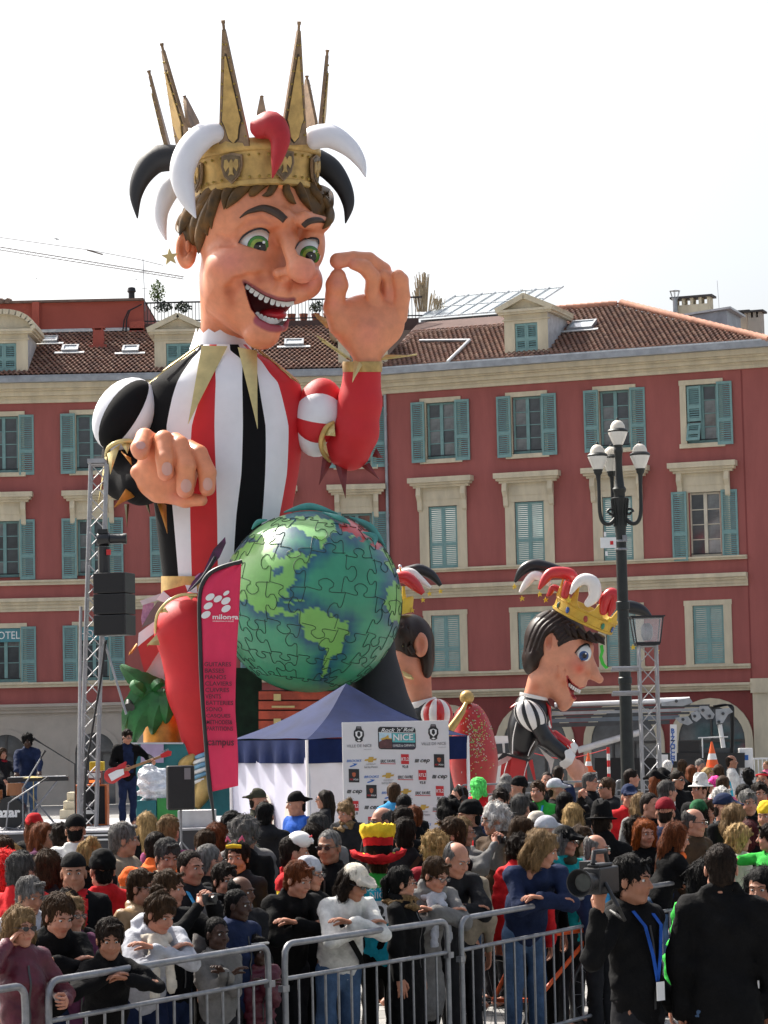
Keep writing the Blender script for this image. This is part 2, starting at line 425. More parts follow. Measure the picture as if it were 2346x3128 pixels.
def make_window(root, cx, z0, z1, wd, style, tw=0.2, sw=0.5, top=False, rows=4, mat=m_teal, base=None):
    x0, x1 = cx - wd / 2, cx + wd / 2
    m = MB()
    if top: surround(m, x0, x1, z0, z1, tw, 0.01, 0.0); hood(m, x0, x1, z1, tw)
    else: surround(m, x0, x1, z0, z1, tw)
    win = m.build('window', m_cream, root, bevel=0)
    ht = z1 - z0
    if style == 'closed':
        add_shutter(win, x0 + 0.01, 0.06, z0 + 0.02, wd / 2 - 0.014, ht - 0.03); add_shutter(win, cx + 0.004, 0.06, z0 + 0.02, wd / 2 - 0.014, ht - 0.03)
    else:
        glazing(win, x0, x1, z0, z1, 0.14, rows, mat)
        if style == 'open':
            add_shutter(win, x0 - sw - 0.02, -0.055, z0 - 0.09, sw, ht + 0.13, rnd.uniform(-.16, .0)); add_shutter(win, x1 + 0.02, -0.055, z0 - 0.09, sw, ht + 0.13, rnd.uniform(.0, .14))
        elif style == 'half':
            # the left shutter pulled across the opening with its lower flap pushed out
            add_shutter(win, x0 + 0.03, 0.03, z0 + ht * 0.38, wd * 0.46, ht * 0.60, -0.05)
            o = add_shutter(win, x0 + 0.03, 0.02, z0 + 0.06, wd * 0.44, ht * 0.33); o.rotation_euler = (-0.42, 0, 0); o.location = (x0 + 0.03, -0.26, z0 + 0.07)
            add_shutter(win, x1 + 0.01, -0.055, z0 - 0.09, sw, ht + 0.13, 0.03)
        bar = MB(); bar.tube([(x0, 0.03, z0 + 0.12), (x1, 0.03, z0 + 0.12)], 0.014, 6); bar.build('rail', m_iron, win)
    return win

def course(m, x0, x1, z, steps, y0=0.0):
    """A moulded string course: steps are (height, how far it stands out)."""
    for h, p in steps:
        m.box(x0 - (p if False else 0), x1, -p, 0.05, z, z + h - 0.002); z += h
    return m

def tiles(name, root, x0, x1, n_course, o, up, pitch=0.17, run=0.205, lift=0.04, keep=None, sub=6):
    """Courses of curved roof tiles: o is where the eave starts, up the unit vector up the slope, in the root's frame."""
    up = Vector(up); nrm = Vector((0, up.z, -up.y)); nrm = Vector((0, -up.z, up.y)) if up.y > 0 else nrm
    V = []; Fc = []; Cc = []; nt_ = int((x1 - x0) / pitch); rr = np.random.RandomState(5)
    pal = [(0.25, 0.135, 0.095), (0.21, 0.115, 0.085), (0.29, 0.175, 0.125), (0.18, 0.105, 0.082), (0.23, 0.115, 0.08)]
    for c in range(n_course):
        for t in range(nt_):
            xa = x0 + t * pitch + (0.5 * pitch if c % 2 else 0)
            if keep and not keep(xa + pitch / 2, c * run): continue
            col = pal[rr.randint(5)]; b = len(V); jit = rr.uniform(-0.006, 0.006)
            for e in range(2):
                for k in range(sub + 1):
                    f = k / sub; hgt = math.sin(f * 2 * PI) * 0.026 + (lift if e == 0 else 0.0) + jit
                    p = Vector(o) + Vector((xa - o[0] + f * pitch, 0, 0)) + up * (c * run + e * run * 1.08) + nrm * hgt
                    V.append(p); Cc.append(col)
            for k in range(sub + 1):                       # the thick front edge of the tile
                V.append(V[b + k] - nrm * 0.035); Cc.append(tuple(q * 0.9 for q in col))
            m = sub + 1
            for k in range(sub):
                Fc.append((b + k, b + k + 1, b + m + k + 1, b + m + k)); Fc.append((b + 2 * m + k, b + 2 * m + k + 1, b + k + 1, b + k))
    o2 = np_obj(name, np.array([tuple(v) for v in V]), np.array(Fc), m_tile, root, cols=np.array(Cc), kind='stuff')
    return o2

def gable_dormer(root, cx, z0, wd, ht, y, depth, arched=False, part='dormer'):
    """Cream dormer with a shuttered window, a moulded head and a pointed or rounded pediment."""
    m = MB(); a, b = cx - wd / 2, cx + wd / 2; wz = z0 + ht
    ow, oh = wd * 0.52, ht * 0.66; oz = z0 + ht * 0.13
    fr = wall_with_holes(a, b, z0, wz, [(cx - ow / 2, cx + ow / 2, oz, oz + oh)], 0.12, y)
    m.add(fr.V, fr.Fc)
    m.add([(a, y, z0), (a, y + depth, z0), (a, y + depth, wz), (a, y, wz)], [(3, 2, 1, 0)], 1); m.add([(b, y, z0), (b, y + depth, z0), (b, y + depth, wz), (b, y, wz)], [(0, 1, 2, 3)], 1)
    e = 0.16
    m.box(a - 0.05, b + 0.05, y - 0.05, y + 0.1, wz - 0.20, wz - 0.16)
    m.box(a - e, b + e, y - e, y + depth, wz, wz + 0.07); m.box(a - e - 0.06, b + e + 0.06, y - e - 0.06, y + depth, wz + 0.07, wz + 0.15)
    hz = wd * 0.30; zb = wz + 0.15
    if arched:
        n = 14; out = [(cx + (wd / 2 + e + .06) * math.cos(PI - PI * k / n), zb + hz * 1.25 * math.sin(PI * k / n)) for k in range(n + 1)]
    else: out = [(a - e - .06, zb), (cx, zb + hz), (b + e + .06, zb)]
    m.prism([(p, q) for p, q in out], (0, y - 0.02, 0), (1, 0, 0), (0, 0, 1), (0, depth, 0))
    # raking mouldings
    for k in range(len(out) - 1):
        (p, q), (r_, s_) = out[k], out[k + 1]; d = Vector((r_ - p, 0, s_ - q)); L = d.length; d.normalize(); nn = Vector((-d.z, 0, d.x))
        A = [Vector((p, 0, q)) - nn * 0.10 - d * 0.01, Vector((r_, 0, s_)) - nn * 0.10 + d * 0.01, Vector((r_, 0, s_)) + nn * 0.07 + d * 0.01, Vector((p, 0, q)) + nn * 0.07 - d * 0.01]
        m.prism([(v.x, v.z) for v in A], (0, y - e - 0.07, 0), (1, 0, 0), (0, 0, 1), (0, depth + 0.2, 0), 0)
    d_ = m.build(part, [m_cream, m_lead], root)
    t = 0.07; s = MB(); s.box(a + 0.0, b, y - 0.06, y - 0.002, z0, z0 + 0.1); s.build('sill', m_cream, d_)
    add_shutter(d_, cx - ow / 2 + 0.01, y + 0.07, oz + 0.01, ow / 2 - 0.014, oh - 0.02); add_shutter(d_, cx + 0.004, y + 0.07, oz + 0.01, ow / 2 - 0.014, oh - 0.02)
    # lead flashing steps down both sides
    f = MB()
    for k in range(9):
        for sx in (a - 0.16, b + 0.02): f.box(sx, sx + 0.14, y + 0.1 + k * 0.2, y + 0.26 + k * 0.2, z0 - 0.02 + k * 0.115, z0 + 0.05 + k * 0.115)
    f.build('flashing', m_lead, d_)
    return d_
def skylight(root, c, up, wd, ln, mat=m_glass):
    up = Vector(up); n = Vector((0, -up.z, up.y)); T = Matrix(((1, 0, 0), (0, up.y, n.y), (0, up.z, n.z))).to_4x4(); T.translation = Vector(c)
    m = MB()
    for a in ((-wd / 2 - .07, -wd / 2, 0, ln), (wd / 2, wd / 2 + .07, 0, ln), (-wd / 2 - .07, wd / 2 + .07, -.07, 0), (-wd / 2 - .07, wd / 2 + .07, ln, ln + .07)): m.box(a[0], a[1], a[2], a[3], 0.0, 0.15, 0, T)
    s = m.build('skylight', m_zinc, root)
    MB().box(-wd / 2, wd / 2, 0, ln, 0.06, 0.11, 0, T).build('pane', M('bright sky glass', (0.55, 0.60, 0.63), 0.1, var=0.2, spec=1.0), s)
    MB().box(-wd / 2 - .3, wd / 2 + .3, -.22, -.08, 0.05, 0.08, 0, T).build('flashing', m_lead, s)
    return s

def arch_opening(m, cx, z0, zs, r, mat_i, tw=0.22, y=-0.05, n=14):
    """Stone jambs and a round arch standing proud of the wall."""
    m.box(cx - r - tw, cx - r, y, 0.1, z0, zs, mat_i); m.box(cx + r, cx + r + tw, y, 0.1, z0, zs, mat_i)
    for k in range(n):
        a, b = PI * k / n, PI * (k + 1) / n
        q = [(cx + (r + o) * math.cos(t), zs + (r + o) * math.sin(t)) for t, o in ((a, 0), (b, 0), (b, tw), (a, tw))]
        m.prism(q, (0, y, 0), (1, 0, 0), (0, 0, 1), (0, 0.15, 0), mat_i)
def arch_fill(root, cx, z0, zs, r, y=-0.02, mat=m_glass, n=14):
    b = MB(); poly = [(cx - r, z0), (cx + r, z0)] + [(cx + r * math.cos(PI * k / n), zs + r * math.sin(PI * k / n)) for k in range(n + 1)]
    b.prism(poly, (0, y, 0), (1, 0, 0), (0, 0, 1), (0, 0.015, 0))
    o = b.build('arch_window', mat, root)
    f = MB(); f.box(cx - r, cx + r, y - 0.05, y, zs - 0.05, zs + 0.03)
    for t in (-0.33, 0.33): f.box(cx + r * t - .03, cx + r * t + .03, y - 0.05, y, z0, zs - .05); 
    f.box(cx - .03, cx + .03, y - .05, y, zs + .03, zs + r * 0.98)
    f.build('frame', M('bronze frame', (0.06, 0.055, 0.05), 0.5), o); return o

# ------------------------------------------------------------------ left wing, facing the camera
TL = Matrix.Translation((P(0, 2206, 86).x - 6.0, 86, 0))
zL = lambda v, u=200: hit(TL, u, v).z
xL = lambda u, v=1600: hit(TL, u, v).x
left = thing('apartment_building', 'red stucco hotel wing with teal shutters behind the giant king, grey arcade below', 'building', TL.translation)
cols = [xL(u, 1500) for u in (12 - 269, 12, 281, 550, 819, 1088)]
xe = xL(1186, 1500)
f3 = (zL(1440), zL(1268)); f2 = (zL(1760), zL(1588)); f1 = (zL(2080), zL(1915))
holes = [(c - .5, c + .5, a, b) for c in cols for a, b in (f3, f2, f1)]
zg = zL(2160)
wall_with_holes(-2, xe, zg, zL(1230), holes).build('wall', m_stucco, left)
gw = wall_with_holes(-2, xe, 0, zg - 0.01, [], y=-0.02); gw.build('ground_wall', m_greystone, left)
m = MB()
course(m, -2, xe, zL(1786), ((0.10, 0.10), (0.07, 0.16)))
course(m, -2, xe, zL(1866), ((0.10, 0.06), (0.12, 0.10), (0.10, 0.17), (0.12, 0.26)))
course(m, -2, xe, zL(2098), ((0.10, 0.12), (0.07, 0.18)))
m.build('string_course', m_cream, left)
m = MB(); course(m, -2, xe, zL(1230), ((0.13, 0.10), (0.09, 0.14), (0.15, 0.30), (0.07, 0.42), (0.18, 0.55))); m.build('cornice', m_cream, left)
m = MB(); course(m, -2, xe, zL(2176), ((0.12, 0.14), (0.08, 0.24), (0.10, 0.32))); m.build('arcade_cornice', m_greystone, left)
zc = zL(1230) + 0.62
m = MB(); m.box(-2, xe, -0.78, 0.0, zc, zc + 0.16); m.box(-2, xe, -0.70, 0.05, zc + 0.16, zc + 0.24); m.build('gutter', m_zinc, left)
for k, c in enumerate(cols):
    make_window(left, c, *f3, 1.0, 'open'); wn = make_window(left, c, *f2, 1.0, 'open', top=True)
    if k != 1: MB().sheet([[(c - 0.45 + 0.05 * i, 0.24 + 0.02 * (i % 2), z) for i in range(8)] for z in (f2[0] + .1, f2[1] - .1)]).build('curtain', m_curtain, wn)
    wn = make_window(left, c, *f1, 1.0, 'open', rows=3)
    if k in (1, 2):
        s = MB().box(c - 0.5, c + 0.5, 0.0, 0.06, f1[1] - 0.46, f1[1] - 0.01).build('sign_board', M('teal hotel sign', (0.06, 0.23, 0.27), 0.4), wn)
        text('lettering', 'HOTEL', M('white lettering', (0.8, 0.8, 0.78), 0.5, var=0), wn, (c, -0.004, f1[1] - 0.25), 0.36, sx=0.86)
    am = MB(); r = 0.66; zs = zL(2240) - r
    arch_opening(am, c, 0, zs, r, 0, 0.18, -0.08); am.build('arch', m_greystone, left); arch_fill(left, c, 0, zs, r, -0.03)
up = Vector((0, math.cos(R(27)), math.sin(R(27))))
eave = (0, -0.55, zc + 0.30)
tiles('roof_tiles', left, -2, xe - 0.05, 22, eave, up)
rb = MB(); 
for_y = 22 * 0.205
rb.add([(-2, eave[1], eave[2] - .05), (xe, eave[1], eave[2] - .05), (xe, eave[1] + up.y * for_y, eave[2] - .05 + up.z * for_y), (-2, eave[1] + up.y * for_y, eave[2] - .05 + up.z * for_y)], [(0, 1, 2, 3)])
rb.build('roof', M('roof underlay', (0.12, 0.07, 0.06), 0.9), left)
yb = eave[1] + up.y * for_y; zt = eave[2] + up.z * for_y
x440 = hit(TL, 440, 950, (0, yb, 0)).x
ztop = hit(TL, 100, 922, (0, yb, 0)).z
m = MB(); m.box(-2, x440, yb, yb + 5, zt - 0.3, ztop); m.box(x440 - .5, x440 + .02, yb - .25, yb, zt - .2, ztop - 0.8)
m.box(hit(TL, 100, 950, (0, yb, 0)).x, hit(TL, 122, 950, (0, yb, 0)).x, yb - .2, yb, zt - .2, zt + 1.0); m.build('attic_wall', m_brickwall, left)
m = MB(); m.box(-2, x440 + .1, yb - 0.05, yb + .02, zt - .1, zt + .06); m.box(-2, x440, yb - .25, yb - .05, zt - .08, zt); m.build('flashing', m_lead, left)
m = MB()
for k in range(34): m.tube([(-2 + k * 0.24 - .1 * 0, yb - .22, ztop + .02), (-2 + k * 0.24, yb + .3, ztop + .1)], 0.10, 6)
m.box(-2, x440, yb - .16, yb + 5, ztop - .05, ztop + .03); m.build('attic_eave', M('weathered tile', (0.17, 0.12, 0.10), 0.9, var=0.3), left, smooth=50)
zter = hit(TL, 700, 985, (0, yb, 0)).z
m = MB(); m.box(x440, xe + 1.2, yb - .1, yb + 6, zter - 0.42, zter); m.build('terrace_slab', M('dark terrace edge', (0.075, 0.045, 0.042), 0.8), left)
m = MB(); zr = hit(TL, 700, 918, (0, yb, 0)).z; xr1 = hit(TL, 1290, 930, (0, yb, 0)).x
m.box(x440, xr1, yb - .03, yb + .03, zr - .05, zr); m.box(x440, xr1, yb - .02, yb + .02, zter + .08, zter + .12)
for k in range(int((xr1 - x440) / 0.12)):
    x = x440 + k * 0.12; m.box(x - .011, x + .011, yb - .011, yb + .011, zter, zr - .05)
m.build('terrace_railing', m_iron, left)
m = MB()
for k in range(9):
    x = x440 + 4.3 + k * 0.42; m.lathe([(0.10, 0), (0.15, 0.26), (0.16, 0.3), (0.0, 0.3)], 8, (x, yb + .35, zter)); 
m.build('planter', M('terracotta pot', (0.35, 0.12, 0.07), 0.8), left)
for k, (uc, vb, wd, ht, arched) in enumerate(((12, 1150, 1.62, 1.42, True), (547, 1150, 1.62, 1.42, False), (1110, 1150, 1.66, 1.42, True))):
    q = hit(TL, uc, vb, (0, -0.25, 0)); gable_dormer(left, q.x, q.z, wd, ht, -0.25, 2.2, arched)
for uc, vc, ww in ((150, 1050, .42), (213, 1078, .42), (398, 1080, .42), (898, 1060, .52)):
    q = hit(TL, uc, vc, eave, (0, -up.z, up.y)); skylight(left, q, up, ww, 0.42)
q = hit(TL, 301, 1055, eave, (0, -up.z, up.y))
m = MB(); m.box(q.x - .18, q.x + .18, q.y - .1, q.y + .25, q.z - .2, q.z + .52); m.box(q.x - .22, q.x + .22, q.y - .14, q.y + .29, q.z + .58, q.z + .64)
for dx in (-.17, .11): m.box(q.x + dx, q.x + dx + .06, q.y - .1, q.y - .04, q.z + .52, q.z + .58)
m.box(q.x - .3, q.x + .3, q.y - .2, q.y - .1, q.z - .12, q.z - .0); ch = m.build('chimney', m_brickwall, left)
for du in ((375, 1015), (385, 1012)):
    a = hit(TL, du[0], du[1], (0, yb - .3, 0)); b = hit(TL, 432, 930, (0, yb - .1, 0)); mid = (a + b) / 2 + Vector((-.12, -.1, .25))
    MB().tube([a, (a + mid) / 2 + Vector((-.05, 0, .05)), mid, b], 0.025, 6).build('cable', m_iron, left)
q = hit(TL, 402, 905, (0, yb + 1, 0)); m = MB(); m.lathe([(.11, -.3), (.11, .12), (.16, .16), (.13, .3), (0, .34)], 10, q); m.build('flue', m_iron, left, smooth=40)

# ------------------------------------------------------------------ right wing, turned towards us at its right end
TR, LR = frame_of(1190, 86, 2300, 81.6)
hr = lambda u, v, p=(0, 0, 0), n=(0, 1, 0): hit(TR, u, v, p, n)
right = thing('apartment_building', 'red stucco block with four columns of teal shuttered windows and a tiled hip roof', 'building', TR.translation, TR.to_euler().z)
cR = [hr(u, 1400).x for u in (1349, 1613, 1882, 2148)]
zR = lambda v: hr(1348, v).z
g3 = (zR(1402), zR(1229)); g2 = (zR(1738), zR(1546)); g1 = (zR(2052), zR(1879)); zgr = zR(2131)
holes = [(c - .5, c + .5, a, b) for c in cR for a, b in (g3, g2, g1)]
XE = LR + 2.2
wall_with_holes(0.02, XE, zgr, zR(1192), holes).build('wall', m_stucco, right)
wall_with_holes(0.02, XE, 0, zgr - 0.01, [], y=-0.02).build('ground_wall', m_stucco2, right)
m = MB(); course(m, 0, LR, zR(1748), ((0.07, 0.10), (0.06, 0.16))); course(m, 0, LR, zR(1826), ((0.09, 0.06), (0.11, 0.10), (0.09, 0.17), (0.13, 0.26)))
course(m, 0, LR, zR(2068), ((0.08, 0.12), (0.07, 0.18))); course(m, 0, LR, zR(2132), ((0.09, 0.12), (0.08, 0.2), (0.08, 0.28)))
m.build('string_course', m_cream, right)
m = MB(); course(m, -.1, XE, zR(1192), ((0.12, 0.10), (0.08, 0.15), (0.13, 0.30), (0.06, 0.42), (0.17, 0.55))); m.build('cornice', m_cream, right)
zc2 = zR(1192) + 0.56
m = MB(); m.box(-.2, XE, -0.80, 0.0, zc2, zc2 + 0.20); m.build('gutter', m_zinc, right)
m = MB(); m.box(-.2, XE, -0.72, 0.10, zc2 + 0.20, zc2 + 0.26); m.build('gutter_flashing', m_lead, right)
for k, c in enumerate(cR):
    make_window(right, c, *g3, 1.0, 'half' if k == 3 else 'open')
    wn = make_window(right, c, *g2, 1.0 if k < 3 else 1.05, 'closed' if k < 3 else 'open', tw=0.33 if k < 3 else 0.30, sw=0.52, top=True, mat=M('cream window paint', (0.62, 0.57, 0.45), 0.5))
    if k == 3: MB().prism([(0, 0), (-.42, 0), (-.42, -.5), (-.25, -1.1), (-.4, -1.6), (-.2, -1.0), (-.05, -.6)], (c - .02, 0.20, g2[1] - .1), (1, 0, 0), (0, 0, 1), (0, .02, 0)).build('curtain', m_curtain, wn)
    make_window(right, c, *g1, 1.0, 'closed', tw=0.26)
    am = MB(); r = 1.08; zs = hr(2184, 2262).z
    arch_opening(am, c, 0, zs, r, 0, 0.26, -0.10); am.build('arch', m_cream, right); arch_fill(right, c, 0, zs, r, -0.04)
m = MB(); m.tube([(0.12, -0.08, zgr + 0.3), (0.12, -0.08, zR(1195))], 0.055, 8)
for k in range(6): m.lathe([(.07, -.04), (.07, .04)], 8, (0.12, -.08, zgr + 1 + k * 1.7))
m.build('drainpipe', m_zinc, right, smooth=50)
MB().box(LR - .02, LR + .02, -0.012, 0.02, zgr, zR(1195)).build('wall_joint', m_stucco2, right)
m = MB(); m.box(LR + .05, XE, -0.14, 0.0, 0, zgr - .1); m.box(LR, XE, -0.2, 0, zgr - .1, zgr + .35); m.build('pilaster', m_cream, right); m = MB(); m.box(-.9, .02, -.2, 0, 0, zgr - .2); m.box(-1.0, .1, -.3, 0, zgr - .2, zgr + .05); m.build('pilaster', m_cream, right)
up2 = Vector((0, math.cos(R(27)), math.sin(R(27)))); e2 = (0, -0.56, zc2 + 0.28); n2 = (0, -up2.z, up2.y)
pk = hr(1890, 930, e2, n2); hipe = hr(2346, 1040, e2, n2); pl = hr(1690, 950, e2, n2)
sl_pk = (pk.y - e2[1]) / up2.y
conL = hr(1262, 1020, e2, n2)
def keepR(x, s):
    if x > pk.x:
        t = (x - pk.x) / (hipe.x - pk.x); 
        return s < sl_pk * (1 - t) + (hipe.y - e2[1]) / up2.y * t
    return s < sl_pk - (0 if x > pl.x - 1.2 else 1.15)
tiles('roof_tiles', right, 0.1, hipe.x + .2, int(sl_pk / .205) + 1, e2, up2, keep=keepR)
m = MB(); q = sl_pk
pt = lambda x, s, dz=-.06: (x, e2[1] + up2.y * s, e2[2] + up2.z * s + dz)
m.add([pt(0, 0), pt(hipe.x, 0), (hipe.x, hipe.y, hipe.z - .06), pt(pk.x, q), pt(0, q)], [(0, 1, 2, 3, 4)])
m.add([(hipe.x, hipe.y, hipe.z - .06), (hipe.x, hipe.y + 9, hipe.z - .06), pt(pk.x, q)], [(0, 1, 2)]); m.add([pt(0, q), pt(pk.x, q), (pk.x, pk.y + 5, pk.z - 2.4), (0, pk.y + 5, pk.z - 2.4)], [(0, 1, 2, 3)])
m.build('roof', MATS['roof underlay'], right)
def ridge(a, b, n):
    tl = None
    for k in range(n):
        p = a.lerp(b, k / n); qq = a.lerp(b, (k + 1.12) / n)
        mm = MB(); mm.tube([p, qq], [0.125, 0.10], 8); o = mm.build('ridge_tile', m_ridge, right, smooth=50)
ridge(pk + Vector((0.1, 0, .05)), hipe + Vector((0, 0, .05)), 26); ridge(Vector((pl.x - .8, pk.y, pk.z + .03)), pk + Vector((-.1, 0, .03)), 12)
q = hr(1609, 1090, (0, -0.2, 0)); gable_dormer(right, q.x, q.z, 1.50, 1.42, -0.2, 2.2, False)
q = hr(1772, 1010, e2, n2); skylight(right, q, up2, 0.72, 0.62)
# glass roofed conservatory on the terrace
c0 = hr(1282, 975, (0, 4.6, 0)); c1 = hr(1560, 965, (0, 4.6, 0)); zt0 = hr(1300, 912, (0, 7.2, 0)).z
cons = MB(); cons.box(c0.x, c1.x + .6, 4.7, 7.2, c0.z - 1.3, c0.z - .02); cons.build('conservatory_wall', m_zinc, right)
m = MB(); nb = 8
for k in range(nb + 1):
    x = c0.x + (c1.x + .7 - c0.x) * k / nb
    m.tube([(x, 4.4, c0.z), (x + .45, 7.2, zt0 + .02)], 0.03, 6)
for t in (0.02, 0.5, 0.98):
    p = Vector((c0.x, 4.4, c0.z)).lerp(Vector((c0.x + .45, 7.2, zt0)), t); m.tube([p, p + Vector((c1.x + .7 - c0.x, 0, 0))], 0.025, 6)
cf = m.build('conservatory', m_lead, right)
m_polyc = M('translucent roof sheet', (0.36, 0.41, 0.43), 0.35, var=0.15, spec=0.4)
for k in range(nb):
    x = c0.x + (c1.x + .7 - c0.x) * k / nb; x2 = c0.x + (c1.x + .7 - c0.x) * (k + 1) / nb
    MB().sheet([[(x + .03, 4.4, c0.z - .02), (x2 - .03, 4.4, c0.z - .02)], [(x + .48, 7.2, zt0 - .02), (x2 + .42, 7.2, zt0 - .02)]], 0, 0.012).build('roof_panel', m_polyc, cf)
for k in range(6):
    x = c0.x + .3 + k * (c1.x - c0.x) / 6
    MB().box(x, x + (c1.x - c0.x) / 6 - .05, 4.66, 4.69, c0.z - .55, c0.z - .06).build('pane', m_glass, cf)
# roof pipe lying down the tiles
a = hr(1435, 1048, e2, n2) + Vector((0, 0, .1)); b = hr(1368, 1112, e2, n2) + Vector((0, 0, .08)); c = hr(1282, 1048, e2, n2) + Vector((0, 0, .08))
MB().tube([a, b], .055, 8).build('vent_pipe', m_lead, right, smooth=50); MB().tube([c, a], .05, 8).build('vent_pipe', m_zinc, right, smooth=50)
# chimney stacks
def chimney(u, v, wd, ht, y, n, mat, dep=0.5):
    q = hr(u, v, (0, y, 0)); m = MB(); m.box(q.x - wd / 2, q.x + wd / 2, y, y + dep, q.z - 1.2, q.z + ht * .55)
    for k in range(n + 1):
        x = q.x - wd / 2 + (wd - .1) * k / n; m.box(x, x + .1, y + .02, y + dep - .02, q.z + ht * .55, q.z + ht)
    o = m.build('chimney', mat, right)
    MB().box(q.x - wd / 2 - .1, q.x + wd / 2 + .1, y - .08, y + dep + .08, q.z + ht, q.z + ht + .07).build('cap', M('dark slate', (0.05, 0.045, 0.045), 0.7), o); return o
chimney(2113, 955, 1.30, 0.52, 6.5, 4, m_cream); 
q = hr(2062, 915, (0, 6.4, 0)); m = MB(); m.lathe([(.09, -1), (.09, .0), (.12, .02), (.12, .05)], 8, q)
for k in range(6): m.tube([q + Vector((.10 * math.cos(k), .10 * math.sin(k), .05)), q + Vector((.18 * math.cos(k), .18 * math.sin(k), .3))], .012, 4)
m.lathe([(.20, .3), (0, .36)], 8, q); m.build('flue', m_zinc, right)
p0 = hr(2075, 970, (0, 4.2, 0)); p1 = hr(2220, 945, (0, 4.2, 0)); m = MB()
m.prism([(p0.x, p0.z - .9), (p1.x, p0.z - 1.3), (p1.x, p1.z), (p0.x, p0.z)], (0, 4.2, 0), (1, 0, 0), (0, 0, 1), (0, 2, 0)); m.prism([(p0.x - .1, p0.z + .01), (p1.x + .15, p1.z + .01), (p1.x + .15, p1.z + .08), (p0.x - .1, p0.z + .08)], (0, 4.1, 0), (1, 0, 0), (0, 0, 1), (0, 2.2, 0), 1); m.build('roof_hatch', [m_zinc, m_lead], right)
chimney(2266, 985, 0.40, 0.36, 8.5, 1, m_greystone); chimney(2305, 990, 0.46, 0.42, 8.0, 2, m_greystone)
bx = hr(2225, 975, (0, 9.5, 0))
far = thing('neighbouring_roof', 'far tiled roof slope showing behind the two small chimneys on the right', 'roof', TR @ Vector((bx.x, 10, 0)), TR.to_euler().z)
MB().box(0, 8, 0, 6, 0, bx.z - 1.6).build('wall', m_stucco, far)
tiles('roof_tiles', far, 0, 7, 12, (0, -.3, bx.z - 1.6), up2)
MB().add([(0, -.3, bx.z - 1.66), (8, -.3, bx.z - 1.66), (8, 1.9, bx.z - .5), (0, 1.9, bx.z - .5)], [(0, 1, 2, 3)]).build('roof', MATS['roof underlay'], far)
# ================================================================== carnival figures
class Px:
    """Sculpting frame for a big figure at distance d: x and z follow photo pixels, y is depth; 1 unit = d / F metres."""
    def __init__(s, d): s.d = d; s.s = F / d
    def w(s, p): return P(p[0], -p[2], s.d + p[1] / s.s)
    def arr(s, V):
        V = np.asarray(V, float); C3 = np.array(CR)
        k = np.stack([(V[:, 0] - CX) / F, (CY + V[:, 2]) / F, -np.ones(len(V))], 1) @ C3.T
        t = (s.d + V[:, 1] / s.s) / k[:, 1]
        return k * t[:, None] + np.array([0, 0, H])
    def loc(s, V, parent):
        W = s.arr(V)
        if parent is None: return W
        inv = np.array(wm(parent).inverted()); return W @ inv[:3, :3].T + inv[:3, 3]
    def mb(s, m, name, mats, parent=None, smooth=40, kind=None):
        q = MB(); q.V = [tuple(v) for v in s.loc(m.V, parent)]; q.Fc = m.Fc; q.mi = m.mi
        return q.build(name, mats, parent, smooth, kind=kind)
    def sd(s, D, name, mats, parent=None, paint=None, mi=None):
        V, Q = D.mesh()
        return np_obj(name, s.loc(V, parent), Q, mats, parent, cols=paint(V) if paint else None, mi=mi(V[Q].mean(1)) if mi else None)
def U(u, v, y=0.0): return Vector((u, y, -v))
def crop(x0, y0, sc): return lambda x, y, d=0.0: U(x0 + x / sc, y0 + y / sc, d)
def polysd(X, Z, poly):
    d = np.full(np.broadcast(X, Z).shape, 1e9); sgn = np.ones(d.shape); n = len(poly)
    for i in range(n):
        (ax, az), (bx, bz) = poly[i], poly[i - 1]; ex, ez = bx - ax, bz - az; wx, wz = X - ax, Z - az
        t = np.clip((wx * ex + wz * ez) / (ex * ex + ez * ez + 1e-9), 0, 1)
        d = np.minimum(d, (wx - ex * t) ** 2 + (wz - ez * t) ** 2)
        c1, c2, c3 = Z >= az, Z < bz, ex * wz > ez * wx
        f = (c1 & c2 & c3) | (~c1 & ~c2 & ~c3); sgn = np.where(f, -sgn, sgn)
    return sgn * np.sqrt(d)
def cutpoly(D, poly, y0, y1, k=3.0):
    X, Z = np.meshgrid(D.x, D.z, indexing='ij'); d2 = polysd(X, Z, [(p.x, p.z) for p in poly])[:, None, :]
    d = np.maximum(d2, np.abs(D.y[None, :, None] - (y0 + y1) / 2) - (y1 - y0) / 2).astype(np.float32)
    D.mix((slice(None),) * 3, d, k, 's')
def surf(D, u, v, dflt=0.0):
    i = int(np.argmin(abs(D.x - u))); k = int(np.argmin(abs(D.z + v))); c = D.D[i, :, k]; j = np.nonzero(c < 0)[0]
    if len(j) == 0: return dflt
    j = j[0]
    if j == 0: return float(D.y[0])
    t = c[j - 1] / (c[j - 1] - c[j] + 1e-9); return float(D.y[j - 1] + (D.y[j] - D.y[j - 1]) * t)
def smooth_path(pts, rad, n=5):
    """Catmull-Rom through the points with radii."""
    P4 = [pts[0]] + list(pts) + [pts[-1]]; R4 = [rad[0]] + list(rad) + [rad[-1]]; o = []; r = []; fl0 = 0.2 * max(min(rad), 1e-4)
    for i in range(1, len(P4) - 2):
        for k in range(n):
            t = k / n; a, b, c, d = P4[i - 1:i + 3]
            o.append(0.5 * ((2 * b) + (c - a) * t + (2 * a - 5 * b + 4 * c - d) * t * t + (3 * b - a - 3 * c + d) * t ** 3))
            e, f, g_, h = R4[i - 1:i + 3]; r.append(max(fl0, 0.5 * ((2 * f) + (g_ - e) * t + (2 * e - 5 * f + 4 * g_ - h) * t * t + (3 * f - e - 3 * g_ + h) * t ** 3)))
    o.append(pts[-1]); r.append(rad[-1]); return o, r
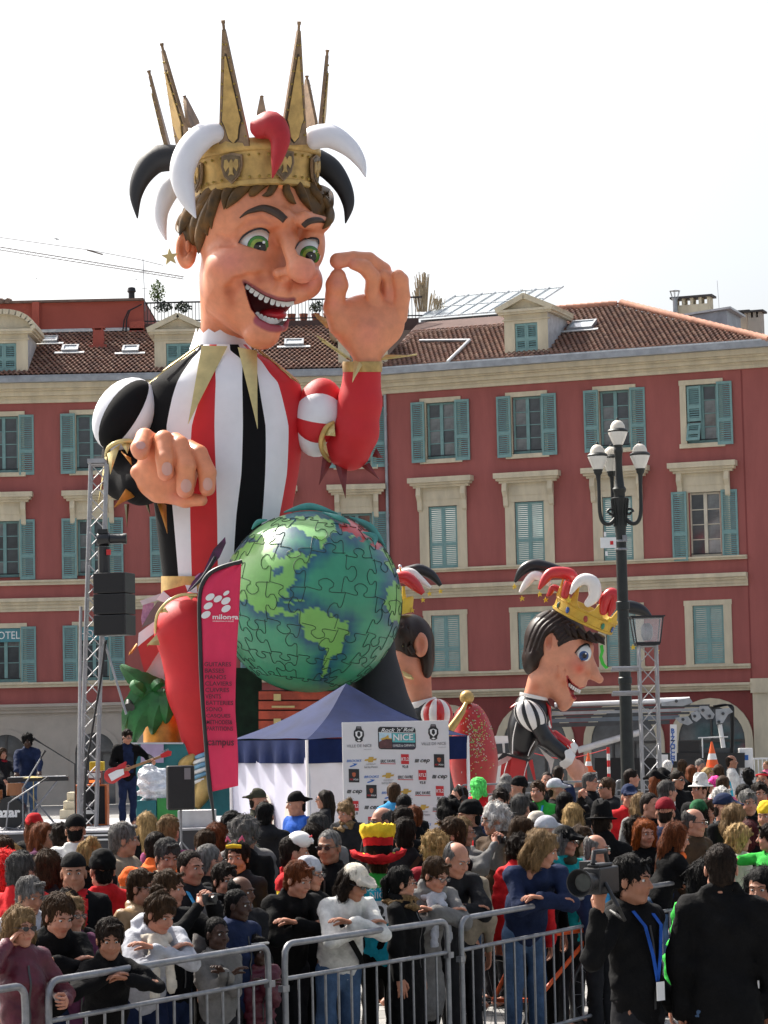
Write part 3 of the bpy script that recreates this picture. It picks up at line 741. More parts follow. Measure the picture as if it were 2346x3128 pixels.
def horn(m, pts, rad, n=14, mi=0, sq=1.0):
    a, b = smooth_path(pts, rad); 
    # rounded root
    t = (a[0] - a[1]).normalized(); a = [a[0] + t * b[0] * 0.75, a[0] + t * b[0] * 0.5] + a; b = [b[0] * 0.35, b[0] * 0.8] + b
    m.tube(a, b, n, mi, sq=sq); return m
def star(m, c, r, T=None, th=3.0, mi=0):
    poly = [((r if k % 2 == 0 else r * 0.42) * math.sin(k * PI / 5), (r if k % 2 == 0 else r * 0.42) * math.cos(k * PI / 5)) for k in range(10)]
    ax = Vector((1, 0.25, 0.12)).normalized(); az = Vector((-0.12, 0, 1)).normalized()
    m.prism(poly, c, ax, az, ax.cross(az) * -th, mi)

m_skin = M('painted figure skin', (1, 1, 1), 0.45, attr='paint', var=0.12, vs=4.0, coat=0.12, bump=.12, bs=9, det=7)
m_white = M('white painted cloth', (0.78, 0.78, 0.82), 0.6, var=0.04, vs=2, bump=0.05)
m_black = M('black cloth', (0.006, 0.006, 0.007), 0.9, var=0.1, vs=3, spec=0.2)
m_blackg = M('black gloss paint', (0.012, 0.012, 0.014), 0.3, var=0.1)
m_red = M('bright red cloth', (0.56, 0.012, 0.018), 0.62, var=0.06, vs=2, bump=0.06)
m_redp = M('glossy red paint', (0.52, 0.018, 0.02), 0.3, var=0.06, coat=0.3)
m_whitep = M('glossy white paint', (0.80, 0.77, 0.74), 0.3, var=0.04, coat=0.3)
m_gold = M('gold paint', (0.52, 0.34, 0.115), 0.42, m=0.35, var=0.3, vs=3)
m_goldb = M('aged gold rim', (0.25, 0.165, 0.095), 0.5, m=0.35, var=0.35, vs=5)
m_goldp = M('pale gold leaf', (0.62, 0.50, 0.22), 0.35, m=0.4, var=0.15, vs=3)
m_hair = M('painted brown hair', (0.17, 0.085, 0.022), 0.55, var=0.5, vs=3.0, c2=(0.05, 0.036, 0.02), spec=.25)
m_hair2 = M('painted dark hair', (0.020, 0.010, 0.007), 0.45, var=0.3, vs=4, spec=.3)
m_eyew = M('eye white', (0.78, 0.80, 0.80), 0.2, var=0)
m_eyeg = M('green iris', (0.06, 0.22, 0.035), 0.2, var=0.2, vs=8)
m_eyey = M('yellow green iris', (0.27, 0.36, 0.06), 0.2, var=0.2, vs=8)
m_eyeb = M('blue iris', (0.03, 0.10, 0.28), 0.2, var=0.2)
m_pup = M('black pupil', (0.006, 0.006, 0.008), 0.15, var=0)
m_tooth = M('white teeth', (0.75, 0.73, 0.68), 0.3, var=0.05)
m_steel = M('chrome ball', (0.8, 0.8, 0.82), 0.12, m=1.0, var=0)
m_yellow = M('yellow star paint', (0.70, 0.48, 0.03), 0.4, var=0.1)

K = Px(59.0)
king = thing('carnival_king', 'giant seated jester king with spiked gold crown and striped tunic above the blue tent', 'carnival float', (P(700, 2206, 59).x, 59, 0.0))
C1 = crop(350, 0, 1.659); HZ = crop(540, 560, 3.456); C3_ = crop(260, 1000, 1.659); GZ = crop(280, 1260, 3.95); NZ = crop(960, 740, 4.81); Z4 = crop(380, 1700, 2.95)
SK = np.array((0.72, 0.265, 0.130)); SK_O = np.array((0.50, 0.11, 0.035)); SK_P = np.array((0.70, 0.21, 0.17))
# ---- head
st = 4.0
D = SD(axis(520, 1040, st), axis(-345, 270, st), axis(-1085, -480, st))
D.ell((785, 25, -665), (203, 205, 195), 20)
D.ell((768, -25, -850), (152, 160, 140), 50)
D.cone((750, -35, -905), (798, -105, -1008), 128, 54, 40)
D.cone((708, 45, -850), (682, 55, -1080), 98, 68, 30)
D.ell((722, -125, -815), (92, 72, 66), 40); D.ell((940, -95, -858), (46, 66, 54), 18); D.ell((946, -62, -745), (48, 74, 86), 16)
D.ell((887, -150, -890), (62, 70, 42), 34)
D.cone((742, -150, -682), (866, -178, -668), 26, 32, 30); D.cone((930, -165, -672), (985, -105, -684), 28, 24, 24)
D.cone((868, -150, -700), (915, -240, -812), 26, 36, 24); D.ell((924, -238, -826), (40, 46, 40), 22)
D.ell((862, -200, -836), (30, 36, 20), 22); D.ell((953, -190, -836), (22, 36, 22), 12)
D.ell((800, -118, -1022), (50, 44, 40), 26)
eyeL = [HZ(*p) for p in ((650, 628), (700, 560), (780, 505), (870, 478), (940, 492), (975, 525), (962, 610), (945, 712), (870, 700), (760, 668))]
eyeR = [HZ(*p) for p in ((1252, 690), (1290, 625), (1350, 588), (1430, 578), (1490, 592), (1500, 640), (1470, 740), (1450, 805), (1370, 790), (1280, 755))]
mouth = [HZ(*p) for p in ((712, 1048), (800, 1105), (930, 1185), (1050, 1232), (1150, 1250), (1238, 1238), (1205, 1330), (1165, 1430), (1120, 1500), (1000, 1492), (880, 1432), (790, 1330), (745, 1190))]
# lips, smile fold and crow's feet follow the surface
def on(pts, off=0.0): return [U(p.x, -p.z, surf(D, p.x, -p.z, -100) + off) for p in pts]
lo = on([HZ(*p) for p in ((860, 1448), (920, 1488), (985, 1516), (1050, 1522), (1115, 1508), (1165, 1445))], 8)
D.chain([(p.x, p.y, p.z) for p in lo], [8, 13, 16, 17, 15, 8], 12)
ulp = on([HZ(*p) for p in ((712, 1040), (800, 1092), (930, 1172), (1050, 1215), (1160, 1232), (1235, 1225))], 2)
D.chain([(p.x, p.y, p.z) for p in ulp], [6, 9, 11, 12, 11, 8], 10)
fo = on([HZ(*p) for p in ((1000, 965), (900, 985), (760, 1015), (640, 1055), (570, 1130), (580, 1230))], -2)
D.chain([(p.x, p.y, p.z) for p in fo], [5, 10, 13, 15, 14, 5], 18, 's')
for a, b in (((430, 545), (560, 590)), ((470, 650), (590, 640))):
    q = on([HZ(*a), HZ(*b)], -1); D.chain([(p.x, p.y, p.z) for p in q], [3, 7], 10, 's')
q = on([HZ(*p) for p in ((640, 500), (760, 400), (900, 372), (990, 420))], 0); D.chain([(p.x, p.y, p.z) for p in q], [3, 6, 7, 4], 10, 's')
q = on([HZ(*p) for p in ((1215, 1060), (1190, 1150))], 0); D.chain([(p.x, p.y, p.z) for p in q], [5, 6], 8, 's')
for c in ((858, -830 - 18, 12), (915, -830 - 36, 0)): pass
D.ell((868, -225, -850), (15, 16, 9), 6, 's'); D.ell((925, -262, -866), (14, 14, 8), 6, 's')
ysL = [surf(D, p.x, -p.z, -150) for p in eyeL]; ysR = [surf(D, p.x, -p.z, -120) for p in eyeR]
Dsurf = D.D.copy()
cutpoly(D, eyeL, -345, -85); cutpoly(D, eyeR, -345, -60); cutpoly(D, mouth, -345, -30, 5)
# ear
D.ell((569, 20, -762), (33, 20, 60), 8); D.ell((566, 0, -756), (19, 16, 38), 6, 's'); D.ell((580, 5, -792), (17, 14, 18), 8); D.ell((574, 2, -752), (9, 10, 20), 6)
D.cut((680, 0, -1078), (0, 0, -1))
mp = [(p.x, p.z) for p in mouth]
def paint_head(V):
    n = len(V); c = np.tile(SK, (n, 1))
    def blob(cx, cz, r, col, a, y=None):
        f = np.exp(-((V[:, 0] - cx) ** 2 + (V[:, 2] + cz) ** 2) / (r * r))[:, None] * a
        if y is not None: f = f * (V[:, 1:2] < y)
        return c * (1 - f) + col * f
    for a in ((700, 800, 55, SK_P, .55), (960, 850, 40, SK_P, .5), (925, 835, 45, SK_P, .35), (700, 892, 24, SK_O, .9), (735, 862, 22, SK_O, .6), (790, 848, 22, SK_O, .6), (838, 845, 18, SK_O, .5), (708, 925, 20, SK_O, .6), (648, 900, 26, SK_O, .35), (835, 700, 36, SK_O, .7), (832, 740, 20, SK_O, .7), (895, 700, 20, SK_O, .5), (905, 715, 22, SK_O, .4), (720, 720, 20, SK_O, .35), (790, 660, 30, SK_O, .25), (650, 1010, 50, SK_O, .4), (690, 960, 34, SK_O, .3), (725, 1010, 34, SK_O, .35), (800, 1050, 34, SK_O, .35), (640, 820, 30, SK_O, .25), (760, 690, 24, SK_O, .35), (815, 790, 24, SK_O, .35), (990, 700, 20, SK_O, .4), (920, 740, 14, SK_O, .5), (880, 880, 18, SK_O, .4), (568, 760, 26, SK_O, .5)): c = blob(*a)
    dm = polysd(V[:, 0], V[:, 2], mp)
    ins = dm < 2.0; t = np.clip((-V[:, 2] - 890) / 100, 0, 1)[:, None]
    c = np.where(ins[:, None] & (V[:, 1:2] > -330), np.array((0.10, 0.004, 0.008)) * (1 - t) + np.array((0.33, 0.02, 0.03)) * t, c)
    lo_ = polysd(V[:, 0], V[:, 2], [(p.x, p.z) for p in ulp[1:-1]][::1] + [(p.x, p.z + -2) for p in reversed(ulp[1:-1])])
    dl = np.full(n, 1e9); du = np.full(n, 1e9)
    for (L, arr) in ((lo, 'l'), (ulp, 'u')):
        for i in range(len(L) - 1):
            ax, az, bx, bz = L[i].x, L[i].z, L[i + 1].x, L[i + 1].z; ex, ez = bx - ax, bz - az
            tt = np.clip(((V[:, 0] - ax) * ex + (V[:, 2] - az) * ez) / (ex * ex + ez * ez), 0, 1)
            dd = np.hypot(V[:, 0] - ax - ex * tt, V[:, 2] - az - ez * tt)
            if arr == 'l': dl = np.minimum(dl, dd)
            else: du = np.minimum(du, dd)
    f = np.clip((19 - dl) / 7, 0, 1)[:, None] * (~ins[:, None]) * (V[:, 1:2] < -90); c = c * (1 - f) + np.array((0.33, 0.055, 0.075)) * f
    f = np.clip((9 - du) / 5, 0, 1)[:, None] * (~ins[:, None]); c = c * (1 - f) + np.array((0.26, 0.05, 0.05)) * f
    return c
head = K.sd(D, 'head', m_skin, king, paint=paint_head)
Dh = SD(D.x, D.y, D.z); Dh.D = Dsurf
def on2(pts, off=0.0): return [U(p.x, -p.z, surf(Dh, p.x, -p.z, -100) + off) for p in pts]
def eye(parent, fr, c, r, iris, pup, rings, hl, lid, ys, name='eye'):
    m = MB(); nu, nv = 28, 20; T = []
    for i in range(nv + 1):
        a = PI * i / nv
        T.append([Vector(c) + Vector((r[0] * math.sin(a) * math.cos(b), r[1] * math.sin(a) * math.sin(b), r[2] * math.cos(a))) for b in [2 * PI * k / nu for k in range(nu + 1)]])
    m.sheet(T); e = fr.mb(m, name, m_eyew, parent, 180)
    def cap(cu, cv, rad, off, nm, mat, par):
        mm = MB(); V = []
        for k in range(5):
            for j in range(24):
                u = cu + rad * k / 4 * math.cos(2 * PI * j / 24); z = -cv + rad * k / 4 * math.sin(2 * PI * j / 24)
                q = 1 - ((u - c[0]) / r[0]) ** 2 - ((z - c[2]) / r[2]) ** 2
                V.append(Vector((u, c[1] - r[1] * math.sqrt(max(q, 0.0)) - off, z)))
        Fc = [(k * 24 + j, k * 24 + (j + 1) % 24, (k + 1) * 24 + (j + 1) % 24, (k + 1) * 24 + j) for k in range(4) for j in range(24)]
        mm.add(V, [tuple(reversed(f)) for f in Fc]); fr.mb(mm, nm, mat, par, 180)
    for i, (rad, mat) in enumerate(rings): cap(iris[0], iris[1], rad, 0.8 + i * 0.8, 'iris', mat, e)
    cap(pup[0], pup[1], pup[2], 4.0, 'pupil', m_pup, e)
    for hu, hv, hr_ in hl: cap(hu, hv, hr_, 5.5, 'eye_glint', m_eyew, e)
    mm = MB(); a, b = smooth_path([U(p.x, -p.z, y - 1.0) for p, y in zip(lid, ys)], [1.5] + [3.2] * (len(lid) - 2) + [2]); mm.tube(a, b, 6); fr.mb(mm, 'eyelid_line', m_pup, e, 60)
ef = surf(Dh, 790, 740); eg = surf(Dh, 942, 765)
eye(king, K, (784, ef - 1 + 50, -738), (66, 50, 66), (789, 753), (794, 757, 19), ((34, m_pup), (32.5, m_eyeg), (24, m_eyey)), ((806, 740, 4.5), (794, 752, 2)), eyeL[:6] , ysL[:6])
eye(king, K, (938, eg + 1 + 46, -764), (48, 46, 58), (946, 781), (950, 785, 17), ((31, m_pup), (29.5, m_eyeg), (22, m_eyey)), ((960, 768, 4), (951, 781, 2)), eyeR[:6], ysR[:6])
for pts, rad in ((((665, 365), (730, 315), (800, 287), (920, 265), (1050, 312), (1145, 388)), (2, 5, 8, 12, 14, 12)), (((1335, 450), (1390, 405), (1460, 388), (1520, 390), (1556, 410)), (9, 10, 10, 8, 4))):
    m = MB(); a, b = smooth_path(on2([HZ(*p) for p in pts], -1), rad); m.tube(a, b, 8, sq=1.0); K.mb(m, 'eyebrow', M('brown eyebrow paint', (0.045, 0.024, 0.012), .5, var=.2), king, 60)
def teeth(pts, n, tw, th, dy, up_):
    a, _ = smooth_path(pts, [1] * len(pts), 12); m = MB()
    for k in range(n):
        p = a[int((k + .5) / n * (len(a) - 1))]; q = a[min(int((k + .5) / n * (len(a) - 1)) + 1, len(a) - 1)]; t = (q - p); t.y = 0; t.normalize()
        ax, az = t, Vector((-t.z, 0, t.x)); h = th * (0.8 + 0.4 * math.sin(PI * (k + .5) / n))
        pl = [(-tw * .5, 0), (-tw * .42, -h * .8), (-tw * .2, -h), (tw * .2, -h), (tw * .42, -h * .8), (tw * .5, 0)] if up_ else [(-tw * .5, 0), (tw * .5, 0), (tw * .42, h * .8), (tw * .2, h), (-tw * .2, h), (-tw * .42, h * .8)]
        m.prism(pl, p + Vector((0, dy, 0)), ax, az, Vector((0, 16, 0)))
    return m
K.mb(teeth(on2([HZ(*p) for p in ((745, 1070), (830, 1130), (930, 1190), (1050, 1235), (1150, 1252), (1222, 1245))]), 10, 15.8, 15, 16, True), 'teeth', m_tooth, king, 30)
K.mb(teeth(on2([HZ(*p) for p in ((822, 1390), (880, 1440), (960, 1478), (1050, 1482), (1115, 1450))]), 7, 14.2, 16, 26, False), 'teeth', m_tooth, king, 30)
Dt = SD(axis(790, 900, 4), axis(-260, 0, 4), axis(-1010, -920, 4)); tg_ = HZ(1010, 1385); Dt.ell((tg_.x, surf(Dh, tg_.x, -tg_.z, -150) + 62, tg_.z), (44, 52, 20), 8); K.sd(Dt, 'tongue', M('red tongue', (.50, .022, .035), .35, var=.05), king)
# ---- hair: a cap and overlapping painted locks
Dc = SD(axis(530, 1030, 5), axis(-200, 280, 5), axis(-790, -470, 5))
Dc.ell((785, 40, -650), (214, 208, 196), 10); Dc.ell((600, 60, -690), (52, 90, 80), 20); Dc.ell((985, 60, -655), (34, 60, 52), 16)
Dc.cone((785, -280, -700), (800, -60, -740), 190, 165, 12, 's')
Dc.ell((600, -60, -790), (50, 100, 50), 12, 's')
for k in range(9): Dc.cone((545 + k * 52, -120, -620), (560 + k * 48, 40, -520), 5, 5, 9, 's')
hair = K.sd(Dc, 'hair', m_hair, king)
m = MB()
locks = [((690, 560), (640, 590), (612, 640), (604, 680), 20), ((720, 545), (672, 580), (648, 640), (645, 700), 20), ((760, 540), (715, 565), (690, 600), (684, 640), 18),
         ((800, 548), (752, 570), (715, 605), (690, 638), 19), ((830, 545), (790, 572), (770, 590), (762, 600), 16), ((850, 548), (835, 570), (822, 590), (800, 598), 14), ((880, 552), (875, 580), (890, 610), (905, 622), 17),
         ((905, 552), (915, 580), (930, 610), (952, 646), 19), ((945, 560), (960, 585), (975, 605), (978, 630), 15), ((975, 575), (1000, 590), (1010, 620), (1004, 660), 17), ((985, 600), (1006, 640), (1006, 675), (985, 700), 15),
         ((620, 600), (585, 640), (562, 680), (548, 720), 22), ((640, 600), (610, 650), (592, 700), (585, 740), 20), ((655, 600), (628, 670), (612, 730), (606, 775), 22), ((660, 590), (645, 650), (630, 690), (634, 720), 18), ((600, 640), (566, 660), (548, 690), (545, 712), 18)]
for a, b, c, d, r in locks:
    pts = [U(*q, min(surf(Dc, *q, dflt=300), surf(Dh, *q, dflt=300)) - 8) for q in (a, b, c)] + [U(*d, surf(Dh, *d, dflt=-10 if d[0] < 600 else 0) - 5)]
    A, B = smooth_path(pts, [r * .7, r, r * .85, 1.5], 5); m.tube(A, B, 8, sq=0.75)
K.mb(m, 'hair_locks', m_hair, king, 60)
# ---- crown
cc, tilt, e1z = Vector((778, 10, -600)), 0.205, 0.07
def ringp(th, r, h):   # th from straight at us, positive to the right
    x, y = math.sin(th) * r, -math.cos(th) * r
    return cc + Vector((x - 0.03 * h, y, h - y * tilt * 1.0 + x * e1z))
m = MB(); n = 72
prof = [(184, -4), (190, 0), (190, 14), (186, 16), (190, 60), (195, 100), (202, 104), (206, 112), (206, 124), (200, 132), (200, 140), (188, 140), (182, 60), (178, -4)]
G = [[ringp(2 * PI * k / n, r, h) for k in range(n + 1)] for r, h in prof]
m.sheet(G); crown = K.mb(m, 'crown', m_gold, king, 45)
m = MB()
for k in range(40):
    for h in (22, 88):
        p = ringp(2 * PI * (k + .5) / 40, 193 if h < 50 else 197, h); m.lathe([(5, -3), (4, 2), (0, 4)], 6, p, T=Matrix.Rotation(PI / 2, 3, 'X') @ Matrix.Rotation(0, 3, 'X'))
K.mb(m, 'rivets', M('brass rivet', (0.34, 0.24, 0.05), 0.4, m=0.4, var=0), crown, 40, kind='stuff')
m_shield = M('dark bronze shield', (0.16, 0.11, 0.06), 0.4, m=0.5, var=0.4, vs=8)
for th in (-62, -20, 27, 70, 115, 160, -150, -105):
    t = R(th); o = ringp(t, 195, 55); ax = Vector((math.cos(t), math.sin(t), e1z)); az = Vector((0, 0, 1)); out_ = Vector((math.sin(t), -math.cos(t), 0))
    m = MB(); sh = [(-33, 38), (0, 46), (33, 38), (35, 5), (25, -26), (0, -50), (-25, -26), (-35, 5)]
    m.prism(sh, o, ax, az, out_ * 7); s_ = K.mb(m, 'shield', m_goldb, crown, 30)
    m = MB(); m.prism([(x * .84, y * .86) for x, y in sh], o + out_ * 7, ax, az, out_ * 3)
    # eagle: body, spread wings, tail
    m2 = MB()
    m2.prism([(-4, 20), (0, 26), (5, 21), (7, 8), (5, -12), (10, -24), (0, -20), (-10, -24), (-5, -12), (-7, 8)], o + out_ * 10, ax, az, out_ * 3)
    for sx in (-1, 1): m2.prism([(sx * 6, 14), (sx * 14, 26), (sx * 22, 24), (sx * 24, 4), (sx * 18, -12), (sx * 13, -4), (sx * 7, 2)][::sx], o + out_ * 10, ax, az, out_ * 2.5)
    K.mb(m, 'shield_field', m_shield, s_, 30); K.mb(m2, 'eagle_emblem', m_gold, s_, 30)
spk = [((718, 432), (684, 68), -24, 50, 1.0), ((893, 428), (911, 72), 30, 46, .85), ((563, 425), (499, 136), -66, 50, .6), ((518, 446), (460, 218), -100, 46, .15), ((976, 390), (995, 156), 78, 46, .12), ((940, 380), (933, 234), 120, 46, .25), ((799, 352), (799, 293), 172, 15, .7), ((594, 375), (568, 293), -112, 44, .3)]
for (bu, bv), (tu, tv), th, hw, fx in spk:
    t = R(th); by = 10 - math.cos(t) * 200; b = U(bu, bv, by); tip = U(tu, tv, 10 - math.cos(t) * 245)
    ax = Vector((math.cos(t), math.sin(t), 0.03)); 
    if abs(math.cos(t)) < .3: ax = Vector((math.cos(t) * .5, math.sin(t), 0)).normalized()
    axis_ = tip - b; nrm = ax.cross(axis_).normalized()
    if nrm.y * -math.cos(t) < 0: nrm = -nrm
    L = axis_.length; az = axis_.normalized()
    pl = [(-hw, -14), (hw, -14), (hw * .98, 10), (5, L * .94), (-5, L * .94), (-hw * .98, 10)]
    m = MB(); m.prism(pl, b, ax, az, nrm * 10); sp = K.mb(m, 'crown_spike', m_goldb, crown, 30)
    m = MB(); inn = [(-hw * .30, L * .03), (0, -4), (hw * .30, L * .03), (hw * .46, L * .13), (hw * .62, L * .18), (hw * .50, L * .28), (2, L * .72), (-2, L * .72), (-hw * .50, L * .28), (-hw * .62, L * .18), (-hw * .46, L * .13)]
    m.prism([(x * 1.16, L * .3 + (y - L * .3) * 1.05) for x, y in inn], b + nrm * 10, ax, az, nrm * 2); K.mb(m, 'spike_outline', M('dark outline paint', (.05, .035, .02), .6, var=.2), sp, 30); m = MB(); m.prism(inn, b + nrm * 12, ax, az, nrm * 3); K.mb(m, 'spike_panel', m_gold, sp, 30)
    m = MB()
    for side in (-1, 1):
        for k in range(8):
            f = (k + .4) / 8.5; m.lathe([(4, 0), (3, 3), (0, 4)], 6, b + az * (L * .94 * f) + ax * (side * (hw * (1 - f) * .84)) + nrm * 10, T=nrm.to_track_quat('Z', 'Y').to_matrix())
    K.mb(m, 'rivets', MATS['brass rivet'], sp, 40, kind='stuff')
    m = MB(); T = az.to_track_quat('Z', 'Y').to_matrix(); m.lathe([(5.5, L * .90), (6, L * .93), (4.5, L * .95), (4.5, L * .985), (6.5, L), (6.5, L * 1.02), (0, L * 1.02)], 8, b + nrm * 5, T=T); K.mb(m, 'spike_tip', m_goldb, sp, 40)
m_felt_w, m_felt_b, m_felt_r = m_white, M('black horn', (0.016, 0.017, 0.02), 0.6, var=0.1), M('red horn', (0.42, 0.012, 0.018), 0.55, var=0.1)
for mat, y0, y1, pts, rad in (
    (m_felt_w, -150, -230, ((525, 668), (450, 690), (375, 770), (342, 880), (365, 1000), (412, 1105)), (32, 41, 42, 38, 27, 2)),
    (m_felt_b, 10, -10, ((310, 800), (210, 810), (140, 890), (108, 990), (116, 1107)), (40, 42, 32, 20, 2)),
    (m_felt_w, 130, 110, ((330, 920), (275, 960), (238, 1060), (240, 1140), (262, 1218)), (36, 36, 25, 16, 2)),
    (m_felt_r, -205, -260, ((735, 648), (795, 635), (838, 700), (825, 800), (800, 902)), (36, 44, 33, 20, 2)),
    (m_felt_w, -90, -130, ((1000, 700), (1090, 690), (1185, 745), (1245, 820), (1272, 897)), (36, 37, 29, 18, 2)),
    (m_felt_b, 60, 40, ((1020, 810), (1095, 860), (1160, 950), (1185, 1040), (1170, 1132)), (36, 36, 27, 18, 2)),
    (m_felt_b, 170, 200, ((900, 700), (940, 690), (960, 740)), (30, 28, 2))):
    n_ = len(pts); m = MB(); horn(m, [C1(*p, y0 + (y1 - y0) * i / (n_ - 1)) for i, p in enumerate(pts)], rad, 16); K.mb(m, 'jester_horn', mat, king, 60)
m = MB(); star(m, U(520, 785, 0), 28, th=4); K.mb(m, 'star_earring', m_goldp, king, 20)
# ---- tunic: upright stripes, each its own strip of cloth
rings = [(1052, 612, 752, 70), (1070, 602, 770, 78), (1100, 552, 834, 100), (1140, 495, 886, 120), (1168, 462, 914, 130), (1215, 450, 927, 138), (1300, 449, 926, 145), (1380, 455, 921, 150), (1450, 461, 911, 150), (1573, 474, 889, 140), (1700, 489, 852, 125), (1775, 498, 812, 115)]
bnd = {1052: (622, 640, 662, 702, 728, 742), 1070: (612, 636, 660, 704, 738, 760), 1100: (584, 628, 658, 739, 776, 796), 1140: (556, 624, 658, 740, 786, 824), 1168: (541, 622, 659, 740, 790, 848), 1215: (526, 610, 657, 741, 797, 862), 1300: (509, 586, 655, 742, 811, 881), 1380: (512, 582, 657, 740, 812, 880), 1450: (517, 580, 660, 737, 810, 876), 1573: (529, 581, 663, 722, 802, 854), 1700: (540, 584, 665, 714, 786, 828), 1775: (546, 586, 666, 711, 766, 792)}
def trow(i, a, b, nn):
    v, ul, ur, ry = rings[i]; uc, rx = (ul + ur) / 2, (ur - ul) / 2; o = []
    for k in range(nn + 1):
        ph = a + (b - a) * k / nn; o.append(U(uc + rx * math.cos(ph), v + (math.sin(ph) * -ry) * -0.0 - math.sin(ph) * ry * 0.0 , -math.sin(ph) * ry))
    return o
scol = (m_black, m_white, m_red, m_white, m_black, m_white, m_red)
for sidx in range(14):
    G = []
    for i in range(len(rings)):
        v, ul, ur, ry = rings[i]; uc, rx = (ul + ur) / 2, (ur - ul) / 2; bb = [PI] + [math.acos(max(-1, min(1, (q - uc) / rx))) for q in bnd[v]] + [0.0]
        if sidx < 7: a, b = bb[sidx], bb[sidx + 1]
        else: a, b = -bb[14 - sidx], -bb[13 - sidx]; 
        G.append(trow(i, a, b, 7))
    if sidx >= 7: G = [list(reversed(r)) for r in G]
    Gs = []                                       # smooth between the rings
    for i in range(len(G) - 1):
        for t in (0, .25, .5, .75):
            r = []
            for j in range(len(G[0])):
                a, b, c, d = G[max(i - 1, 0)][j], G[i][j], G[i + 1][j], G[min(i + 2, len(G) - 1)][j]
                m1, m2 = (c - a) * (0.5 * (c - b).length / max((c - a).length, 1e-6)) * 2, (d - b) * (0.5 * (c - b).length / max((d - b).length, 1e-6)) * 2
                m1, m2 = m1 * .5 + (c - b) * .5, m2 * .5 + (c - b) * .5
                r.append(b * (2 * t ** 3 - 3 * t * t + 1) + m1 * (t ** 3 - 2 * t * t + t) + c * (-2 * t ** 3 + 3 * t * t) + m2 * (t ** 3 - t * t))
            Gs.append(r)
    Gs.append(G[-1]); m = MB(); m.sheet(Gs if sidx < 7 else Gs); K.mb(m, 'tunic_stripe', scol[sidx % 7], king, 60)
m = MB(); n = 24; m.sheet([[U(675 + r * math.cos(2 * PI * k / n), v + 8 * math.sin(3 * k), 50 + r * math.sin(2 * PI * k / n)) for k in range(n + 1)] for v, r in ((1010, 76), (1030, 82), (1050, 88), (1072, 96))][::-1]); K.mb(m, 'neck_cloth', m_white, king, 60)
def flap(pts, y0, y1, mat, name, th=6, parent=king, fr=K, bend=12, mids=4):
    """A pointed leaf of stiff material: two base corners and a tip, curved in depth."""
    a, b, t = pts; G = []
    for i in range(mids + 1):
        f = i / mids; l = a.lerp(t, f); r = b.lerp(t, f); yy = y0 + (y1 - y0) * f - bend * math.sin(PI * f)
        G.append([Vector((q.x, yy + (10 if k != 1 else 0) * (1 - f), q.z)) for k, q in enumerate((l, l.lerp(r, .5), r))])
    G[-1] = [G[-1][1] + Vector((d, 0, 0)) for d in (-.6, 0, .6)]
    m = MB(); m.sheet(G, 0, th); return fr.mb(m, name, mat, parent, 40)
for p, y0, y1 in ((((590, 92), (722, 95), (522, 488)), -92, -172), (((773, 100), (872, 118), (874, 512)), -92, -176), (((560, 95), (585, 92), (390, 222)), -20, -60), (((868, 110), (905, 130), (1096, 292)), -20, -50), (((560, 110), (590, 100), (300, 300)), 0, -10)):
    flap([C3_(*q) for q in p], y0, y1, m_goldp, 'collar_point')
# ---- puffed sleeves
def puff(c, r, cols, offs, lobes, fr=K, parent=king, name='sleeve_panel', tilt_=0.0, rot=0.0):
    """Puffed sleeve of padded panels round an upright axis; each panel its own piece. offs are angles from straight at us."""
    n = len(offs)
    for i in range(n):
        a, b = R(offs[i]), R(offs[(i + 1) % n]); 
        if b <= a: b += 2 * PI
        G = []
        for j in range(15):
            f = j / 14; la = PI * (f - .5) * 0.96; row = []
            for k in range(9):
                t = a + (b - a) * k / 8; bl = 1 + lobes * math.sin(PI * k / 8) ** .6
                x = math.sin(t) * math.cos(la) * r[0] * bl; y = -math.cos(t) * math.cos(la) * r[1] * bl; z = math.sin(la) * r[2]
                row.append(Vector(c) + Matrix.Rotation(R(rot), 3, 'Y') @ Vector((x + z * tilt_, y, z)))
            G.append(row)
        m = MB(); m.sheet(G[::-1]); fr.mb(m, name, cols[i % len(cols)], parent, 70)
puff((384, -6, -1268), (86, 92, 122), (m_white, m_black, m_white, m_black, m_red, m_black), (-125, -46, 24, 75, 130, 180), 0.10, rot=32)
puff((975, -8, -1278), (118, 84, 78), (m_red, m_white, m_red, m_white, m_red), (32, 150, 210, -85, -38, -2)[:5] if 0 else (-95, -40, 0, 38, 110), 0.07, rot=-76) if 0 else puff((975, -8, -1276), (116, 84, 80), (m_white, m_red, m_white, m_red, m_black), (-100, -42, -8, 40, 130), 0.06, rot=-82)
